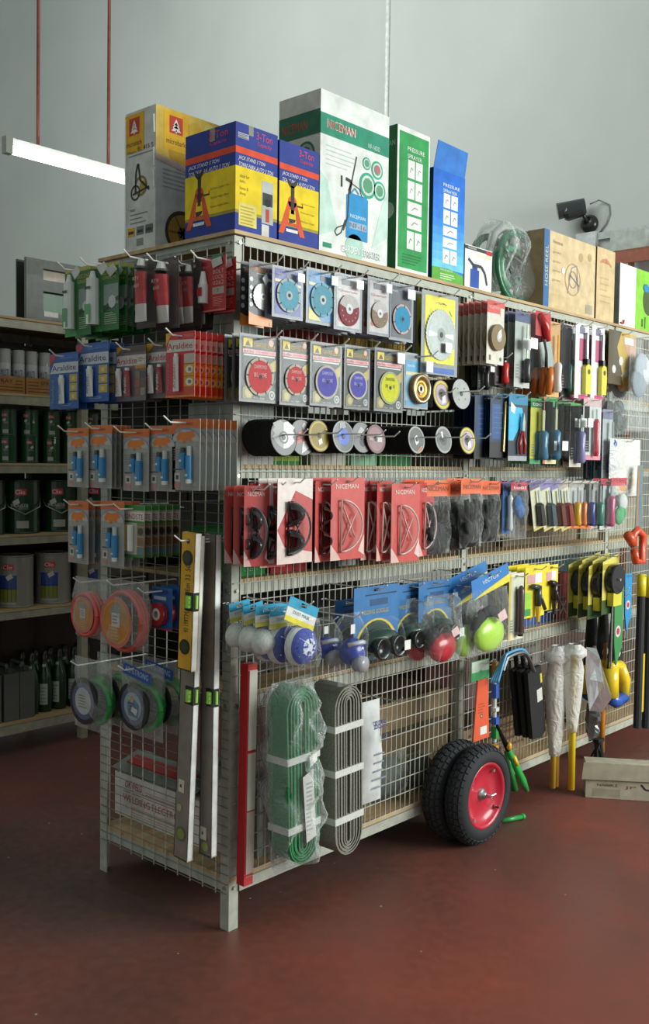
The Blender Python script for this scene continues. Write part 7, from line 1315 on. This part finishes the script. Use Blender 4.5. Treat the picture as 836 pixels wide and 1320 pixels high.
# spray cans in opened cartons, shelf 3
row2(lambda: spray(.215, '9c9c96'), 4, (6, 24, 40.5, 57.5, 75), .08, 'spray_can', 'grey-capped spray can in a cardboard tray', 'spray can', 'spray cans on the left rack', 2, .085, .004)
for k_, (a_, b2) in enumerate(((-30, 33), (34, 86))):
    x0 = LP(a_, 600, -(Y2+.03)).x; x1 = LP(b2, 600, -(Y2+.03)).x; r_ = thing('carton_tray', ['orange brown tray of spray cans at the left edge', 'orange brown tray of spray cans, right one'][k_], 'tray', (x0, Y2+.03, LV2[4]+.0008)); mb = MB(); w_ = x1-x0-.004
    for (xa, ya, xb, yb) in ((0, 0, w_, .003), (0, .003, .003, .25), (w_-.003, .003, w_, .25), (0, .25, w_, .253)): mb.box(xa, ya, 0, xb, yb, .085, 'a8763e')
    mb.lift = 0; 
    for q in range(4): mb.rect(.01, .012+q*.016, w_-.01, .017+q*.016, '6f4420', 1)
    mb.rect(w_*.3, .045, w_*.8, .075, 'a8763e', 2); mb.text('SPRAY', w_*.35, .05, w_*.4, .02, '3a2414', 3); mb.build('tray', CARTON, r_)
# two-high green tins, shelf 2
KW = dict(r_h=0, h=.135, c='1d4a26')
for z_, nm in ((0, 'lower'), (.1355, 'upper')):
    row2(can, 3, (10, 38, 66, 91, 116), .095, 'paint_tin', f'dark green paint tin in the {nm} tier, left rack', 'paint tin', 'dark green paint tins', 1, .1, z_, rr=.045, **KW)
# gallon tins, shelf 1 up
row2(can, 2, (-19, 27, 75, 121), .12, 'paint_pail', 'large dark green paint pail with wire handle', 'paint pail', 'large green pails', 1, .1, 0, r_h=0, h=.27, c='173620', rr=.095, word='INDUSTR', handle=True)
row2(can, 1, (-32, 19, 68, 116), .11, 'paint_can', 'cream paint can with blue arched window print', 'paint can', 'cream paint cans', 1, .1, 0, r_h=0, h=.265, c='8d8a80', rr=.092, window=True)
def bottle():
    r = thing('bottle'); mb = MB(); mb.lathe([(0, 0), (.036, 0), (.038, .006), (.038, .17), (.034, .20), (.016, .25), (.014, .30), (.016, .302), (.016, .31), (0, .31)], '16331f', 20); mb.build('glass_body', PLAS, r, True)
    mb = MB(); mb.lathe([(.0165, .27), (.017, .318), (0, .318)], '151a18', 14); mb.build('cap', PLAS, r, True)
    mb = MB(); mb.lift = .038; mb.M = Matrix.Rotation(R(-22), 4, 'Z')
    n_ = 6; V = []
    for i in range(n_+1): a = -math.pi/2-.55+1.1*i/n_; V += [(.0388*math.cos(a), .0388*math.sin(a), .04), (.0388*math.cos(a), .0388*math.sin(a), .15)]
    mb.add(V, [(2*i, 2*i+2, 2*i+3, 2*i+1) for i in range(n_)], 'aeb2a8'); mb.lines(-.018, .13, .018, 5, .018, '6c7a70', .004, 3); mb.build('paper_label', PRINT, r); mb = MB(); mb.M = Matrix.Rotation(R(-22), 4, 'Z'); V = []
    for i in range(n_+1): a = -math.pi/2-.5+1.0*i/n_; V += [(.0225*math.cos(a)*1.0, .0225*math.sin(a), .226), (.0185*math.cos(a), .0185*math.sin(a), .25)]
    mb.add(V, [(2*i, 2*i+2, 2*i+3, 2*i+1) for i in range(n_)], 'aeb2a8'); mb.build('neck_label', PRINT, r); return r
row2(lambda: bottle(), 0, (40, 57, 76, 95, 112), .09, 'glass_bottle', 'dark green glass bottle with white labels', 'bottle', 'green glass bottles', 2, .09)
for k_, px in enumerate((-21, 2, 22)):
    mb = MB(); mb.box(-.042, -.10, 0, .042, .10, .24, '565a55'); mb.M = Matrix.Identity(4)
    mb.tube([(0, -.06, .24), (0, -.05, .275), (0, .05, .275), (0, .06, .24)], .010, '4c504c', 8); mb.cyl((0, -.08, .24), (0, -.08, .268), .016, '3c403c', 12)
    o = mb.build('jerrycan', PLAS); bv = o.modifiers.new('b', 'BEVEL'); bv.width = .012; bv.segments = 2; o.location = (LP(px, 900, -(Y2+.12)).x, Y2+.12, LV2[0]+.001); tag(o, 'grey plastic jerrycan on the lowest left shelf, '+['at the photo edge', 'middle one', 'beside the green bottles'][k_], 'jerrycan', 'grey jerrycans')
# filler cartons added behind the goods and further right, darkening the rack's depth
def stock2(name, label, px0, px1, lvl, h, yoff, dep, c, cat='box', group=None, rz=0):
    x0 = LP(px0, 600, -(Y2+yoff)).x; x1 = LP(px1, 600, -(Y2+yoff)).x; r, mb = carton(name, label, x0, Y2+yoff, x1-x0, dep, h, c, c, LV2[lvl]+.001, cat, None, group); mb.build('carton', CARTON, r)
stock2('dark_carton', 'added dark brown filler carton behind the green bottles', 0, 98, 0, .47, .29, .19, '33261c')
stock2('dark_carton', 'added dark filler carton behind the green paint tins, left rack', -40, 98, 3, .26, .31, .17, '1e1c18')
stock2('dark_carton', 'added dark filler carton behind the spray cans, left rack', -40, 98, 4, .28, .33, .15, '1c1916')
stock2('dark_carton', 'added dark filler carton behind the green pails, left rack', -40, 98, 2, .27, .34, .14, '1a1916')
stock2('dark_carton', 'added dark filler carton behind the cream paint cans, left rack', -40, 98, 1, .29, .34, .14, '1c1a18')
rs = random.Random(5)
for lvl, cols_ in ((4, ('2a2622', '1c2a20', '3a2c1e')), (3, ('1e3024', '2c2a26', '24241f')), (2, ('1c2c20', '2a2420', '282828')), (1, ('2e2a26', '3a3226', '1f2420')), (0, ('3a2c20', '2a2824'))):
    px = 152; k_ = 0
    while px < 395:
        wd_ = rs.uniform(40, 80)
        if not (lvl == 0 and px < 300): stock2('far_shade_carton', f'added dark filler carton on the rear rack, {["lowest", "second", "third", "fourth", "fifth"][lvl]} level, {ORD[k_] if k_ else "first"} behind the mesh', px, px+wd_-3, lvl, rs.uniform(.20, .265), .06, .42, cols_[k_ % len(cols_)], 'box', 'added dark filler cartons on the rear rack')
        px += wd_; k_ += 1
# filler cartons added in the display rack's back half to darken its inside
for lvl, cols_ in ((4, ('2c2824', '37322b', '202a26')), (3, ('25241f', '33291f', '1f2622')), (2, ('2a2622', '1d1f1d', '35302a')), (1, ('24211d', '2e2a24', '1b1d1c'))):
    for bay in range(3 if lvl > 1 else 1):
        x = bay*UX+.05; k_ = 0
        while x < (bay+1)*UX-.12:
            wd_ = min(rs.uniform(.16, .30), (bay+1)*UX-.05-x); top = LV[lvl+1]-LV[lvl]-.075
            r, mb = carton('shade_carton', f'dark carton at the rack\'s back, {["", "second", "third", "fourth", "fifth"][lvl]} shelf, bay {["nearest", "middle", "farthest"][bay]}, {ORD[k_] if k_ else "first"} along', x, .49, wd_-.006, .17, top*rs.uniform(.75, 1), cols_[k_ % 3], cols_[k_ % 3], LV[lvl]+.001, 'box', None, 'added dark filler cartons at the back of the rack'); mb.build('carton', CARTON, r)
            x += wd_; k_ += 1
# grey display stand on top of the left rack, holding green packs
Yd = Y2+.06; p0 = LP(34, 411, -Yd); p1 = LP(165, 411, -Yd); pt = LP(34, 331, -Yd); hh = pt.z-LV2[5]; wd = p1.x-p0.x
r_ = thing('display_stand', 'grey metal display stand with green packs on the left rack', 'display stand', (p0.x, Yd, LV2[5]+.001)); mb = MB(); e = wd*.155
mb.box(0, 0, 0, e, .02, hh, '60635e'); mb.box(wd-.03, 0, 0, wd, .02, hh, '60635e')
mb.box(e, 0, 0, wd-.03, .02, hh*.16, '60635e'); mb.box(e, 0, hh*.50, wd-.03, .02, hh*.68, '60635e'); mb.box(e, 0, hh*.86, wd-.03, .02, hh, '60635e'); mb.box(0, .09, 0, wd, .10, hh, '33352f'); mb.box(e, .02, 0, wd-.03, .09, .004, '60635e')
mb.build('frame', PAINT, r_)
for z0, z1, cs in ((.16, .50, ('1e6a30', '1e6a30', '9a8a3a', '4a7aa8')), (.68, .86, ('a89a84', '1e6a30', '1c5a2c', '1c5a2c'))):
    x = e+.004
    for q, c_ in enumerate(cs):
        w_ = (wd-.04-e)*(.3 if q < 2 else .2); mb = MB(); mb.box(0, 0, 0, w_-.004, .05, hh*(z1-z0)*.96, c_); o = mb.build('display_pack', PRINT); o.location = (p0.x+x, Yd+.03, LV2[5]+.002+hh*z0); tag(o, f'small coloured box in the grey stand, {"upper" if z0 > .5 else "lower"} slot, {ORD[q] if q else "first"} from the left', 'box', 'boxes in the grey stand'); x += w_
mb = MB(); mb.lift = .0; mb.rect(e*1.05, hh*.10, e*1.9, hh*.18, 'b9b8ae', 1); mb.build('price_sticker', PRINT, r_)
p0 = LP(-60, 406, -(Y2+.08)); p1 = LP(31, 411, -(Y2+.08)); 

# shelf and pale carton at the far right behind the helmet box
q1 = LP(793, 334, -1.6); q2 = LP(793, 312, -1.6)
r_ = thing('wall_shelf', 'red brown shelf beam on the wall behind the helmet box', 'shelf')
sa = SP(791, 333, -(WX-.4)); sb = SP(900, 311, -(WX-.4)); r_.location = (WX-.4, sa.y, sa.z)
mb = MB(); mb.box(0, sb.y-sa.y, -.05, .02, 0, .045, '8e4a30'); mb.box(0, sb.y-sa.y, .045, .398, 0, .06, '7a4028'); mb.build('shelf_beam', PAINT, r_)
for q in (0.04, sb.y-sa.y+.2): mb = MB(); mb.box(.30, q-.06, -sa.z+.001, .34, q-.02, .045, '7a4028'); mb.build('upright', PAINT, r_)
r2_, mb = carton('pale_carton', 'pale grey carton on the red brown wall shelf', WX-.38, SP(829, 320, -(WX-.4)).y, .3, sa.y-SP(829, 320, -(WX-.4)).y+.05, .15, 'aab2a9', 'aab2a9', sa.z+.062); mb.build('carton', CARTON, r2_)
